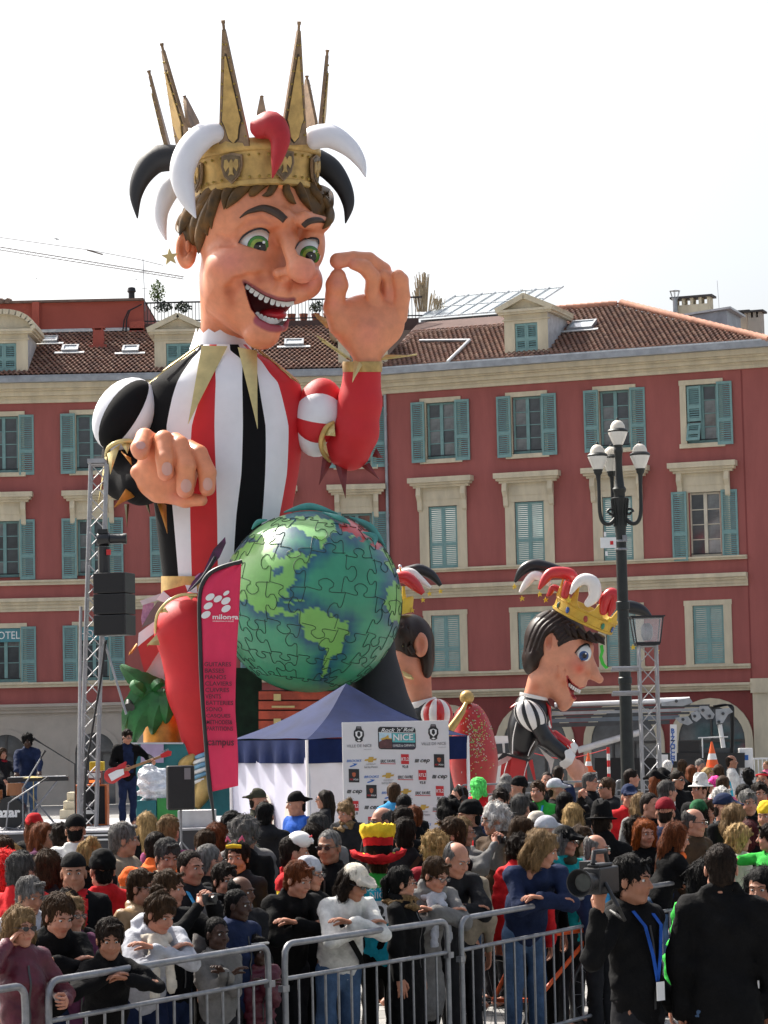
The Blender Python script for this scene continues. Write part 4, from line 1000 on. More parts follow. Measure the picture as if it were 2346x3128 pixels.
# shapes of the right sleeve as in life: a red cap over it
# ---- left forearm, cuff and hand
Da = SD(axis(300, 600, 5), axis(-260, 140, 5), axis(-1600, -1330, 5)); Da.chain([(372, 30, -1390), (380, -40, -1462), (430, -130, -1480), (500, -190, -1480)], [62, 64, 60, 52], 20)
K.sd(Da, 'forearm', m_black, king)
m = MB(); a, b = smooth_path([C3_(105, 650, -60), C3_(120, 610, -95), C3_(170, 580, -115), C3_(235, 578, -110), C3_(300, 620, -70)], [5, 7, 7, 7, 5]); m.tube(a, b, 8); K.mb(m, 'cuff_ring', m_goldp, king, 60)
m_or = M('orange gold leaf', (0.50, 0.21, 0.035), 0.4, m=0.3, var=0.15); m_grn = M('dark olive gold', (0.12, 0.11, 0.05), 0.45, m=0.3, var=0.2)
for p, y0, y1, mt in ((((228, 782), (305, 832), (150, 906)), -150, -230, m_or), (((358, 868), (412, 900), (416, 1042)), -150, -200, m_or), (((232, 660), (236, 700), (184, 634)), -160, -140, m_or), (((198, 895), (224, 895), (212, 1012)), -40, -30, m_grn), (((298, 885), (322, 880), (330, 952)), -20, -10, m_grn), (((100, 650), (125, 640), (64, 908)), -60, -80, m_goldp), (((112, 640), (180, 590), (128, 745)), -110, -130, m_goldp), (((180, 588), (232, 585), (215, 640)), -115, -125, m_goldp)):
    flap([C3_(*q) for q in p], y0, y1, mt, 'cuff_point')
Dl = SD(axis(380, 690, 3), axis(-360, -60, 3), axis(-1560, -1290, 3))
g_ = lambda x, y, d: tuple(GZ(x, y, d))
Dl.ell(g_(930, 640, -200), (96, 60, 92), 10)
Dl.chain([g_(560, 720, -190), g_(800, 960, -205), g_(1130, 1050, -225), g_(1330, 1060, -250)], [24, 30, 23, 17], 14)
Dl.ell(g_(900, 850, -190), (90, 50, 58), 12)
Dl.chain([g_(720, 330, -190), g_(640, 300, -235), g_(585, 430, -285), g_(592, 470, -290)], [24, 28, 29, 27], 5)
Dl.chain([g_(850, 330, -210), g_(870, 330, -255), g_(885, 560, -290), g_(895, 730, -285)], [26, 29, 29, 26], 5)
Dl.chain([g_(1010, 350, -210), g_(1060, 400, -255), g_(1135, 650, -285), g_(1128, 925, -275)], [28, 30, 31, 28], 5)
Dl.chain([g_(1180, 430, -200), g_(1290, 500, -245), g_(1395, 730, -265), g_(1395, 910, -260)], [26, 28, 28, 25], 5)
def paint_hand(tips):
    def f(V):
        c = np.tile(SK, (len(V), 1))
        for (u, v, r) in tips:
            a = np.exp(-((V[:, 0] - u) ** 2 + (V[:, 2] + v) ** 2) / (r * r))[:, None] * .4; c = c * (1 - a) + SK_P * a
        return c
    return f
lh = K.sd(Dl, 'hand', m_skin, king, paint=paint_hand([(GZ(x, y).x, -GZ(x, y).z, 22) for x, y in ((590, 450), (900, 760), (1130, 950), (1400, 920), (1000, 1050))]))
m_nail = M('painted nail', (0.62, 0.33, 0.28), 0.3, var=0.03, coat=0.3)
def nail(D_, c, r, fr, parent):
    y = surf(D_, c.x, -c.z); m = MB(); G = []
    for i in range(9):
        a = PI * i / 8; G.append([Vector((c.x + r[0] * math.sin(a) * math.cos(q), surf(D_, c.x + r[0] * math.sin(a) * math.cos(q) * .98, -(c.z + r[1] * math.cos(a) * .98), y) - (2.0 if 1 else 0), c.z + r[1] * math.cos(a))) for q in (PI, PI * .75, PI * .5, PI * .25, 0)])
    m.sheet(G, 0, 2.0); fr.mb(m, 'fingernail', m_nail, parent, 60)
for x, y, a, b in ((592, 395, 15, 12), (910, 680, 17, 21), (1140, 885, 17, 21), (1400, 865, 15, 20)): nail(Dl, GZ(x, y), (a, b), K, lh)
# ---- right arm raised, thumb and fingertips meeting in a ring
Da = SD(axis(940, 1190, 5), axis(-220, 120, 5), axis(-1460, -1070, 5)); Da.chain([(1108, -60, -1112), (1100, -65, -1230), (1088, -60, -1320), (1068, -45, -1372)], [56, 64, 66, 62], 20).cone((1068, -45, -1375), (1000, 0, -1345), 58, 50, 20)
Da.D = np.maximum(Da.D, (-1112 - Da.z[None, None, :]) * -1.0)
K.sd(Da, 'forearm', m_red, king)
m = MB(); n = 28; m.sheet([[U(1107 + r * math.sin(2 * PI * k / n), v, -60 - r * math.cos(2 * PI * k / n)) for k in range(n + 1)] for v, r in ((1136, 60), (1112, 62), (1104, 60))]); K.mb(m, 'cuff_ring', m_gold, king, 40)
for p, y0, y1, mt in ((((420, 1640), (545, 1745), (25, 1372)), -90, -100, m_goldp), (((200, 1250), (240, 1180), (5, 1055)), 0, 20, m_goldp), (((585, 1735), (725, 1775), (560, 2052)), -122, -170, m_goldp), (((960, 1740), (1050, 1650), (1505, 1662)), -80, -90, m_goldp)):
    flap([NZ(*q) for q in p], y0, y1, mt, 'cuff_point')
m = MB(); a, b = smooth_path([C3_(1262, 478, -90), C3_(1220, 510, -100), C3_(1195, 580, -95), C3_(1210, 640, -80), C3_(1240, 680, -60)], [4, 8, 8, 8, 4]); m.tube(a, b, 8); K.mb(m, 'elbow_ring', m_gold, king, 60)
m_dr = M('dark red leaf', (0.16, 0.02, 0.02), 0.5, var=0.2)
for p, y0, y1, mt in ((((1205, 650), (1250, 690), (1185, 800)), -60, -70, m_dr), (((1265, 690), (1328, 712), (1320, 866)), -70, -80, m_dr), (((1400, 705), (1440, 685), (1490, 770)), -60, -60, m_dr), (((1455, 655), (1475, 610), (1508, 664)), -50, -40, m_dr), (((1478, 530), (1482, 510), (1492, 520)), -50, -40, m_goldp), (((1205, 545), (1262, 480), (1268, 552)), -100, -105, m_goldp), (((1195, 600), (1215, 560), (1235, 655)), -95, -95, m_goldp)):
    flap([C3_(*q) for q in p], y0, y1, mt, 'elbow_point')
Dr = SD(axis(975, 1270, 3), axis(-190, 90, 3), axis(-1125, -750, 3)); g_ = lambda x, y, d=-50: tuple(NZ(x, y, d))
Dr.ell(g_(790, 1190, -50), (112, 44, 90), 8); Dr.cone(g_(770, 1300, -50), g_(780, 1720, -60), 76, 44, 30); Dr.ell(g_(520, 1130, -62), (62, 40, 60), 14)
Dr.chain([g_(420, 1180, -60), g_(300, 960, -75), g_(310, 780, -90), g_(335, 620, -105), g_(348, 505, -110)], [48, 34, 30, 34, 25], 8)
Dr.chain([g_(900, 900, -60), g_(850, 720, -75), g_(870, 520, -95), g_(740, 365, -110), g_(580, 315, -115)], [30, 23, 24, 23, 19], 4)
Dr.chain([g_(1000, 900, -30), g_(1010, 650, -35), g_(1000, 420, -55), g_(800, 260, -80), g_(580, 235, -100), g_(345, 275, -110)], [30, 24, 27, 24, 22, 25], 4)
Dr.chain([g_(1090, 950, -35), g_(1105, 720, -50), g_(1090, 520, -65), g_(1010, 470, -80)], [28, 22, 22, 16], 4)
Dr.chain([g_(1220, 1080, -40), g_(1290, 800, -55), g_(1265, 560, -75), g_(1235, 500, -85)], [32, 25, 25, 21], 4)
K.sd(Dr, 'hand', m_skin, king, paint=paint_hand([(NZ(x, y).x, -NZ(x, y).z, r) for x, y, r in ((340, 600, 24), (350, 330, 20), (560, 320, 18), (1100, 750, 24), (800, 1350, 40), (300, 900, 22))]))
# ---- belt, legs, skirt flaps
m = MB(); n = 30; m.sheet([[U(610 + 118 * math.cos(2 * PI * k / n), v, -118 * math.sin(2 * PI * k / n)) for k in range(n + 1)] for v in (1818, 1760)][::-1]); K.mb(m, 'belt', m_gold, king, 60)
Dg = SD(axis(440, 740, 6), axis(-330, 120, 6), axis(-2400, -1780, 6)); Dg.chain([(640, 40, -1840), (565, -190, -1925), (598, -195, -2110), (612, -180, -2310)], [95, 88, 84, 44], 30); K.sd(Dg, 'leg', m_red, king)
Dg = SD(axis(980, 1340, 6), axis(-330, 120, 6), axis(-2500, -1860, 6)); Dg.chain([(900, 40, -1880), (1140, -120, -1960), (1158, -130, -2230), (1165, -130, -2460)], [80, 58, 118, 130], 30); K.sd(Dg, 'leg', M('charcoal cloth', (0.022, 0.022, 0.026), 0.75, var=0.1), king)
m_lg = M('light grey cloth', (0.50, 0.52, 0.55), 0.6); m_dg = M('dark grey cloth', (0.13, 0.125, 0.12), 0.6)
for poly, mt, y in ((((350, 310), (550, 255), (572, 322), (425, 400)), m_redp, -150), (((288, 388), (350, 310), (428, 378), (372, 418)), m_white, -156), (((548, 256), (650, 262), (660, 330), (572, 322)), m_white, -156), (((300, 404), (400, 420), (300, 520), (270, 590), (155, 640), (230, 500)), m_dg, -120), (((128, 690), (276, 580), (280, 682), (120, 812)), m_white, -126), (((120, 810), (278, 690), (322, 800), (316, 850), (182, 1056)), m_redp, -122), (((318, 850), (360, 1000), (350, 1142), (222, 1090), (184, 1060)), m_lg, -110), (((140, 400), (330, 332), (290, 398), (160, 440)), m_lg, -100), (((170, 420), (268, 415), (260, 470), (160, 620), (150, 560)), M('pink butterfly wing', (0.55, 0.30, 0.42), 0.4, c2=(0.25, 0.10, 0.22), vs=7), -96)):
    m = MB(); m.prism([(Z4(*p).x, Z4(*p).z) for p in poly], (0, y, 0), (1, 0.0, 0), (0, 0, 1), (0, 8, 0)); K.mb(m, 'skirt_flap', mt, king, 30)
m = MB(); a, b = smooth_path([Z4(*p, d) for p, d in (((285, 690), -215), ((283, 600), -245), ((310, 500), -265), ((400, 400), -270), ((520, 345), -270), ((650, 348), -265))], [5] * 6); m.tube(a, b, 8); K.mb(m, 'knee_trim', m_goldp, king, 60)
for p in (((310, 512), (352, 430), (392, 498)), ((550, 340), (656, 345), (602, 388)), ((290, 700), (322, 800), (204, 796))): flap([Z4(*q) for q in p], -262, -270, m_goldp, 'knee_point', bend=4)
flap([Z4(110, 780), Z4(120, 795), Z4(36, 890)], -90, -90, m_or, 'knee_point', bend=2)
# ---- shoe with blue and white ribs and a gold curl
m_bl = M('pale blue paint', (0.17, 0.38, 0.55), 0.3, coat=0.3); 
for k in range(8):
    f = k / 7; m = MB(); c = Z4(702 - 10 * math.sin(f * 3), 1790 + 45 * k, -215 - 8 * math.sin(f * 3)); r = 18 + 14 * math.sin(.6 + f * 2.2)
    m.lathe([(r * .7, -7), (r, -4), (r * 1.05, 0), (r, 4), (r * .7, 7)], 14, c, T=Matrix.Rotation(-.35, 3, 'Y')); K.mb(m, 'shoe_rib', m_bl if k % 2 == 0 else m_whitep, king, 60)
m = MB(); horn(m, [Z4(560, 1960, -200), Z4(540, 1880, -210), Z4(600, 1820, -215), Z4(650, 1770, -215)], [22, 20, 15, 4], 12); horn(m, [Z4(660, 1850, -200), Z4(720, 2010, -220), Z4(700, 2140, -240), Z4(640, 2260, -250)], [24, 30, 26, 14], 12); K.mb(m, 'shoe', m_gold, king, 60)

# ------------------------------------------------------------------ jigsaw globe
gr = 279.0; gc = Vector((949, -300, -1840)); C4 = crop(560, 1500, 2.074)
globe = thing('jigsaw_globe', 'huge green and blue globe painted as a jigsaw puzzle, with continents', 'globe', (P(949, 2206, 57).x, 57, 0.0))
lands = [[(300, 440), (330, 380), (420, 330), (500, 290), (580, 290), (590, 340), (575, 380), (600, 430), (640, 435), (665, 380), (700, 390), (760, 400), (835, 408), (790, 445), (760, 470), (715, 510), (705, 570), (670, 600), (655, 670), (605, 690), (600, 720), (640, 760), (740, 765), (740, 788), (560, 785), (480, 762), (420, 720), (360, 680), (250, 560)],
         [(740, 790), (770, 740), (860, 745), (940, 800), (1055, 830), (1040, 900), (1005, 990), (960, 1050), (905, 1120), (880, 1175), (865, 1155), (895, 1070), (910, 1020), (880, 985), (800, 945), (760, 900), (742, 850)],
         [(690, 210), (720, 170), (800, 160), (900, 170), (970, 220), (960, 260), (900, 300), (890, 370), (830, 300), (790, 260), (720, 250)],
         [(330, 330), (400, 230), (500, 170), (640, 150), (690, 180), (680, 230), (600, 240), (550, 280), (430, 300), (400, 270)],
         [(1310, 590), (1340, 555), (1380, 600), (1400, 690), (1400, 780), (1370, 840), (1310, 805), (1280, 730), (1290, 650)], [(1260, 370), (1310, 375), (1345, 450), (1330, 520), (1295, 480)], [(1060, 290), (1080, 285), (1085, 305), (1065, 310)], [(300, 300), (330, 280), (350, 320), (310, 345)], [(640, 700), (760, 690), (765, 700), (660, 712)]]
lakes = [[(600, 380), (640, 350), (660, 370), (640, 400), (650, 420), (620, 430), (600, 415)], [(560, 490), (600, 475), (630, 490), (625, 540), (605, 530), (590, 545), (575, 520)], [(590, 690), (640, 680), (650, 720), (620, 745), (598, 735)]]
redp = [(980, 205), (1060, 172), (1130, 198), (1200, 255), (1262, 320), (1280, 368), (1205, 352), (1190, 300), (1130, 322), (1120, 280), (1060, 278), (1010, 240)]
nu, nv = 220, 150; V = []; 
for i in range(nv + 1):
    a = PI * i / nv
    for k in range(nu):
        b = 2 * PI * k / nu; V.append((gc.x + gr * math.sin(a) * math.cos(b), gc.y + gr * math.sin(a) * math.sin(b), gc.z + gr * math.cos(a)))
V = np.array(V); Q = np.array([(i * nu + k, (i + 1) * nu + k, (i + 1) * nu + (k + 1) % nu, i * nu + (k + 1) % nu) for i in range(nv) for k in range(nu)])
rr = np.random.RandomState(3); wx = V[:, 0] + 5 * np.sin(V[:, 2] * .13 + V[:, 1] * .05) + 3 * np.sin(V[:, 2] * .31 + 1); wz = V[:, 2] + 5 * np.sin(V[:, 0] * .12 + 2) + 3 * np.sin(V[:, 0] * .29)
def pd(pl): return polysd(wx, wz, [(C4(*p).x, C4(*p).z) for p in pl])
dl = np.min([pd(p) for p in lands], 0); dk = np.min([pd(p) for p in lakes], 0); dl = np.maximum(dl, -dk)
backV = V[:, 1] > gc.y + 20; dl = np.where(backV, 60 + 90 * np.sin(V[:, 0] * .02) * np.sin(V[:, 2] * .025), dl)
sea = np.array((0.042, 0.275, 0.150)); deep = np.array((0.006, 0.068, 0.15)); land = np.array((0.175, 0.43, 0.095)); shore = np.array((0.30, 0.50, 0.30))
t = np.clip(dl / 46, 0, 1)[:, None]; col = deep * (1 - t) + sea * t
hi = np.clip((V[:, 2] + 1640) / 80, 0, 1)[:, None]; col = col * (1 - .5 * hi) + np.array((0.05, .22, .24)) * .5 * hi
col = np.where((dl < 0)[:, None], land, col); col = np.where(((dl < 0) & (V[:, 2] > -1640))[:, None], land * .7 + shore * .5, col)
col = np.where(((pd(redp) < 0) & ~backV)[:, None], np.array((.50, .012, .012)), col)
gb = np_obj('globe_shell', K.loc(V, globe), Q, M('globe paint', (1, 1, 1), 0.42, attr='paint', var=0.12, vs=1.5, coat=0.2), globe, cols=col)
# torn opening near the top: red lining with turned up edges
def on_globe(x, y, off=0.0):
    p = C4(x, y); dx, dz = p.x - gc.x, p.z - gc.z; q = max(gr * gr - dx * dx - dz * dz, 0); v_ = Vector((dx, -math.sqrt(q), dz)).normalized() * (gr + off); return gc + v_
m_flapm = M('teal torn edge', (0.06, 0.28, 0.25), 0.4, var=0.2)
for p in (((640, 148), (800, 125), (975, 155), 14), ((880, 150), (985, 200), (1052, 220), 12), ((1125, 272), (1190, 310), (1205, 350), 12), ((1050, 165), (1180, 235), (1275, 360), 14), ((400, 200), (460, 178), (520, 160), 10)):
    a, b = smooth_path([on_globe(p[0][0], p[0][1], 8), on_globe(p[1][0], p[1][1], 14), on_globe(p[2][0], p[2][1], 6)], [2, p[3] * .8, 2], 8); m = MB(); m.tube(a, b, 8, sq=.5); K.mb(m, 'torn_flap', m_flapm, globe, 60)
# jigsaw seams with their knobs
m = MB(); tl = R(-8)
def gpt(lat, lon, off=1.2):
    x, y, z = math.cos(lat) * math.sin(lon), -math.cos(lat) * math.cos(lon), math.sin(lat)
    x, z = x * math.cos(tl) - z * math.sin(tl), x * math.sin(tl) + z * math.cos(tl); y, z = y * math.cos(.12) - z * math.sin(.12) * -1, -y * math.sin(.12) * 0 + z
    v_ = Vector((x, y, z)).normalized() * (gr + off); return gc + v_
knob = [(0, 0), (.33, 0), (.40, .03), (.40, .10), (.31, .18), (.30, .30), (.40, .39), (.5, .42), (.60, .39), (.70, .30), (.69, .18), (.60, .10), (.60, .03), (.67, 0), (1, 0)]
lats = [R(q) for q in (-62, -39, -15, 9, 33, 57)]; lons = [R(q) for q in range(-100, 101, 24)]; rk = random.Random(11)
for i, la in enumerate(lats):
    for j in range(len(lons) - 1):
        sg = rk.choice((-1, 1)); c = math.cos(la); m.tube([gpt(la + sg * q * (lons[1] - lons[0]) * c * .8 + .02 * math.sin(3 * f + i), lons[j] + f * (lons[1] - lons[0])) for f, q in knob], 0.95, 5)
for j, lo_n in enumerate(lons):
    for i in range(len(lats) - 1):
        sg = rk.choice((-1, 1)); dl_ = lats[i + 1] - lats[i]; m.tube([gpt(lats[i] + f * dl_, lo_n + sg * q * dl_ / math.cos(lats[i] + f * dl_) * .8 + .03 * math.sin(2 * f + j)) for f, q in knob], 0.95, 5)
K.mb(m, 'jigsaw_seams', M('dark seam paint', (0.015, 0.03, 0.02), 0.6, var=0), globe, 60)
# butterfly perched on the globe
bf = thing('butterfly', 'black and purple butterfly sculpture perched where the globe meets the striped tunic', 'butterfly', K.w((660, -240, -1760)))
m_bw = M('purple wing', (0.16, 0.025, 0.12), 0.4, c2=(0.02, 0.01, 0.02), vs=5); m_pink = M('pink wing', (0.60, 0.22, 0.42), 0.4)
for poly, y, mt in ((((265, 290), (270, 330), (230, 420), (150, 520), (110, 560), (140, 480), (190, 370)), -330, m_bw), (((200, 480), (110, 580), (20, 645), (60, 570), (110, 520)), -340, m_bw), (((130, 520), (90, 570), (70, 545), (100, 520)), -336, m_pink)):
    m = MB(); m.prism([(C4(*p).x, C4(*p).z) for p in poly], (0, y, 0), (1, 0, 0), (0, 0, 1), (0, 5, 0)); K.mb(m, 'wing', mt, bf, 30)
m = MB(); horn(m, [C4(200, 420, -360), C4(130, 540, -365), C4(40, 630, -365)], [5, 6, 2], 8); K.mb(m, 'body', m_blackg, bf, 60)

# ------------------------------------------------------------------ float under them
fl = thing('float_platform', 'painted float platform with red chest, teal wall and green leaves under the giant king', 'carnival float', (P(800, 2206, 58).x, 58.5, 0))
def pxbox(fr, parent, name, u0, u1, v0, v1, y0, y1, mat):
    m = MB(); m.add([U(u, v, y) for v in (v1, v0) for y in (y0, y1) for u in (u0, u1)], [(0, 2, 3, 1), (4, 5, 7, 6), (0, 1, 5, 4), (2, 6, 7, 3), (0, 4, 6, 2), (1, 3, 7, 5)]); return fr.mb(m, name, mat, parent, None)
m_chest = M('orange red lacquer', (0.42, 0.06, 0.025), 0.4, var=0.3, vs=4); m_teald = M('teal painted wall', (0.012, 0.15, 0.17), 0.5, var=0.3, vs=1.2); m_dkgreen = M('dark green drape', (0.008, 0.03, 0.014), 0.8, var=0.4, vs=4)
pxbox(K, fl, 'chest', 795, 1075, 2108, 2330, -330, -40, M('dark wood', (0.06, 0.015, 0.01), .5))
for k, v in enumerate((2112, 2142, 2172, 2202, 2232)): pxbox(K, fl, 'chest_board', 790, 1080, v, v + 25, -345, -330, m_chest)
for v in (2120, 2195): pxbox(K, fl, 'latch', 836, 858, v, v + 20, -356, -345, m_goldp)
pxbox(K, fl, 'chest_band', 830, 900, 2156, 2162, -352, -345, m_goldp)
pxbox(K, fl, 'back_drape', 690, 800, 2040, 2330, -160, -100, m_dkgreen)
pxbox(K, fl, 'float_wall', 405, 1240, 2272, 2550, -210, 160, m_teald)
pxbox(K, fl, 'purple_panel', 430, 500, 2272, 2330, -222, -211, M('lilac paint', (0.38, 0.30, 0.45), .5))
pxbox(K, fl, 'wall_top', 400, 560, 2268, 2273, -225, 100, m_lg)
m_leaf = M('green float leaf', (0.014, 0.12, 0.024), 0.5, var=0.4, vs=3, bump=0.3, bs=14); m_barrel = M('orange yellow barrel', (0.55, 0.22, 0.02), 0.4, var=0.5, vs=2)
LZ = crop(0, 1820, 2.9625)
m = MB(); m.lathe([(56, -90), (62, -50), (62, 10), (54, 60)], 20, U(500, 2240, -90)); K.mb(m, 'barrel', m_barrel, fl, 60)
for k, (pts, wd) in enumerate((((( 1450, 820), (1250, 760), (1095, 630)), 30), (((1440, 830), (1280, 900), (1180, 1030), (1120, 1230)), 32), (((1460, 850), (1330, 1000), (1240, 1160), (1200, 1350)), 40), (((1490, 850), (1450, 960), (1400, 1100), (1380, 1250)), 36), (((1380, 840), (1440, 790), (1500, 800)), 14), (((1500, 880), (1520, 1000), (1500, 1150)), 26), (((1300, 880), (1230, 820), (1210, 770)), 20))):
    c = [LZ(*p, -130 - 8 * k) for p in pts]; a, _ = smooth_path(c, [1] * len(c), 4); G = []
    for i, p in enumerate(a):
        f = i / (len(a) - 1); w_ = wd * math.sin(PI * min(1, f * .9 + .12)) ** .8 * (1 - f * .25); t = a[min(i + 1, len(a) - 1)] - a[max(i - 1, 0)]; nn = Vector((t.z, 0, -t.x)).normalized()
        if i == len(a) - 1: w_ = 1
        jag = 1 + .12 * (i % 2)
        G.append([p + nn * (w_ * q * jag) + Vector((0, abs(q) * 14 - 20 * math.sin(PI * f), 0)) for q in (-1, -.5, 0, .5, 1)])
    m = MB(); m.sheet(G, 0, 4); K.mb(m, 'leaf', m_leaf, fl, 40)
q = LZ(1170, 980, -150); m = MB(); m.lathe([(12, -16), (14, -10), (14, 14), (17, 18), (0, 18)], 12, q, T=Matrix.Rotation(2.2, 3, 'X')); sp_ = K.mb(m, 'spotlight', m_blackg, fl, 40)

# ------------------------------------------------------------------ smaller carnival figures
A2 = Px(64.0); Z5 = crop(1200, 1680, 3.073)
fig = thing('carnival_figure', 'jester figure seen from behind beside the globe, striped red and white shoulder', 'carnival float', (P(1290, 2206, 64).x, 64, 0))
D = SD(axis(1175, 1335, 3), axis(-110, 110, 3), axis(-2160, -1850, 3))
D.ell((1254, 0, -1955), (56, 74, 70), 10); D.ell((1240, 0, -2030), (64, 70, 70), 20); D.cone((1272, 10, -2040), (1285, 10, -2155), 44, 36, 16)
D.chain([(1216, -66, -2050), (1235, -72, -2080), (1250, -66, -2110)], [4, 6, 5], 8, 's')
e_c = Z5(262, 890); D.ell((e_c.x, -72, e_c.z), (22, 14, 38), 5); D.ell((e_c.x - 1, -86, e_c.z + 2), (11, 9, 24), 4, 's')
def pf2(V):
    c = np.tile(np.array((0.62, 0.25, 0.15)), (len(V), 1)); f = np.exp(-((V[:, 0] - 1310) ** 2 / 900 + (V[:, 2] + 2050) ** 2 / 3000))[:, None] * .6; c = c * (1 - f) + np.array((.55, .12, .05)) * f
    f = np.exp(-((V[:, 0] - 1285) ** 2 / 200 + (V[:, 2] + 1970) ** 2 / 500))[:, None] * .5; return c * (1 - f) + np.array((.5, .12, .06)) * f
A2.sd(D, 'head', m_skin, fig, paint=pf2)
D = SD(axis(1190, 1345, 4), axis(-120, 120, 4), axis(-2080, -1860, 4)); D.ell((1252, 0, -1955), (72, 86, 80), 8); D.ell((1302, 10, -2000), (26, 84, 78), 12); D.ell((1232, -40, -1930), (42, 62, 52), 12); D.ell((1206, -40, -2056), (54, 130, 70), 8, 's'); D.ell((e_c.x - 2, -90, e_c.z - 8), (23, 34, 34), 6, 's')
for k in range(7): D.cone((1225 + k * 16, -100, -1890), (1240 + k * 15, -70, -2010), 2.5, 2.5, 5, 's')
A2.sd(D, 'hair', m_hair2, fig)
m = MB(); m.tube(smooth_path([Z5(150, 900, -85), Z5(190, 960, -80), Z5(200, 975, -76)], [8, 9, 2])[0], smooth_path([Z5(150, 900, -85), Z5(190, 960, -80), Z5(200, 975, -76)], [8, 9, 2])[1], 8); A2.mb(m, 'sideburn', m_hair2, fig, 60)
m = MB(); n = 30; m.sheet([[U(1200 + r * math.cos(2 * PI * k / n), v - .3 * r * math.cos(2 * PI * k / n) + 0, -r * math.sin(2 * PI * k / n)) for k in range(n + 1)] for v, r in ((1886, 60), (1845, 64), (1838, 60))]); cr_ = A2.mb(m, 'crown', m_yellow, fig, 50)
for mat, y, pts, rad in ((m_blackg, 30, ((60, 220), (180, 190), (260, 185), (370, 240), (450, 335)), (14, 16, 17, 14, 6)), (m_whitep, 0, ((50, 240), (150, 215), (230, 260), (355, 355)), (14, 16, 14, 5)), (m_redp, -30, ((30, 260), (120, 260), (210, 330), (285, 410)), (16, 20, 18, 8)), (m_whitep, -20, ((80, 500), (140, 480), (160, 520)), (8, 7, 2))):
    m = MB(); horn(m, [Z5(*p, y) for p in pts], rad, 12); A2.mb(m, 'jester_horn', mat, fig, 60)
for p, y in (((283, 470), -30), ((345, 410), 0), ((448, 388), 30), ((182, 568), -30)):
    m = MB(); star(m, Z5(*p, y), 9, th=3); A2.mb(m, 'star', m_yellow, fig, 20)
m = MB(); horn(m, [Z5(105, 480, -30), Z5(100, 340, -30)], [8, 4], 8); horn(m, [Z5(75, 220, -10), Z5(70, 170, -10)], [3, 2.5], 8); A2.mb(m, 'crown_spike', m_yellow, fig, 50)
m = MB(); m.lathe([(0, -6), (4, -4), (6, 0), (4, 4), (0, 6)], 12, Z5(68, 155, -10)); A2.mb(m, 'ball', m_steel, fig, 180)
puff((1334, -30, -2182), (48, 50, 48), (m_redp, m_whitep), tuple(range(-180, 180, 30)), .06, A2, fig)
D = SD(axis(1240, 1400, 6), axis(-80, 120, 6), axis(-2530, -2140, 6)); D.chain([(1310, 10, -2180), (1315, 10, -2470)], [60, 56], 10); A2.sd(D, 'torso', m_blackg, fig)
m = MB(); n = 24; m.sheet([[U(1290 + r * math.cos(2 * PI * k / n), v - .25 * r * math.cos(2 * PI * k / n), 5 - r * math.sin(2 * PI * k / n)) for k in range(n + 1)] for v, r in ((2158, 44), (2146, 45), (2138, 40))]); A2.mb(m, 'collar', m_whitep, fig, 60)
for p in (((150, 880), (180, 940), (90, 900)), ((85, 1150), (130, 1185), (195, 1205))): flap([Z5(*q) for q in p], -75, -78, m_goldp, 'mask_point', parent=fig, fr=A2, bend=2)

ball = thing('red_dome', 'tall red dome stuck with confetti, gold rib and gold ball on top', 'carnival float', (P(1440, 2206, 62).x, 62, 0))
A3 = Px(62.0); D = SD(axis(1350, 1530, 4), axis(-110, 110, 4), axis(-2535, -2130, 4)); D.cone((1432, 0, -2200), (1446, 0, -2320), 46, 66, 40); D.ell((1440, 0, -2290), (66, 66, 140), 20); D.ell((1452, 0, -2360), (64, 66, 165), 30)
V, Q = D.mesh(); np_obj('dome', A3.loc(V, ball), Q, M('worn red paint', (0.45, 0.02, 0.02), 0.35, var=0.15, coat=.2), ball)
m = MB(); rr = random.Random(4)
for k in range(260):
    u = 1440 + rr.gauss(18, 24); v = 2240 + rr.gauss(10, 48); y = surf(D, u, v, None)
    if y is None: continue
    a = rr.random() * 6; l = rr.uniform(1.2, 3.2); m.prism([(-1, -l), (1, -l), (1, l), (-1, l)], (u, y - 1.2, -v), (math.cos(a), 0, math.sin(a)), (-math.sin(a), 0, math.cos(a)), (0, .8, 0), rr.randint(0, 2))
A3.mb(m, 'confetti', [M('pale confetti', (.7, .6, .55), .5), M('green confetti', (.2, .6, .15), .5), M('yellow confetti', (.7, .6, .2), .5)], ball, None, kind='stuff')
m = MB(); a, b = smooth_path([Z5(685, 1440, -60), Z5(640, 1540, -85), Z5(545, 1680, -90), Z5(500, 1760, -90)], [6, 10, 13, 13]); m.tube(a, b, 10); A3.mb(m, 'rib', m_gold, ball, 60)
m = MB(); m.lathe([(22 * math.cos(a), 22 * math.sin(a)) for a in [-PI / 2 + PI * k / 12 for k in range(13)]], 18, Z5(695, 1385, -20)); A3.mb(m, 'gold_ball', m_gold, ball, 180)

# ------------------------------------------------------------------ jester figure on the right
J = Px(70.0); Z6 = crop(1480, 1680, 2.86)
jest = thing('carnival_figure', 'jester prince figure in black bending forward in profile, gold crown with red and white horns', 'carnival float', (P(1640, 2206, 70).x, 70, 0))
z = lambda x, y, d=0.0: tuple(Z6(x, y, d)); q_ = 1 / 2.86
D = SD(axis(1590, 1850, 2.6), axis(-100, 100, 2.6), axis(-2175, -1895, 2.6))
D.ell(z(640, 820), (88, 82, 92), 10); D.ell(z(740, 1010), (70, 62, 80), 20); D.cone(z(600, 1080), z(700, 1320), 62, 24, 20); D.cone(z(560, 1000, 5), z(440, 1290, 5), 52, 36, 16)
D.ell(z(830, 860), (44, 54, 36), 12); D.cone(z(900, 920), z(960, 1080), 14, 17, 12); D.cone(z(950, 1090), z(1005, 1130), 16, 12.5, 6); D.ell(z(890, 1100, -16), (11, 10, 9), 5)
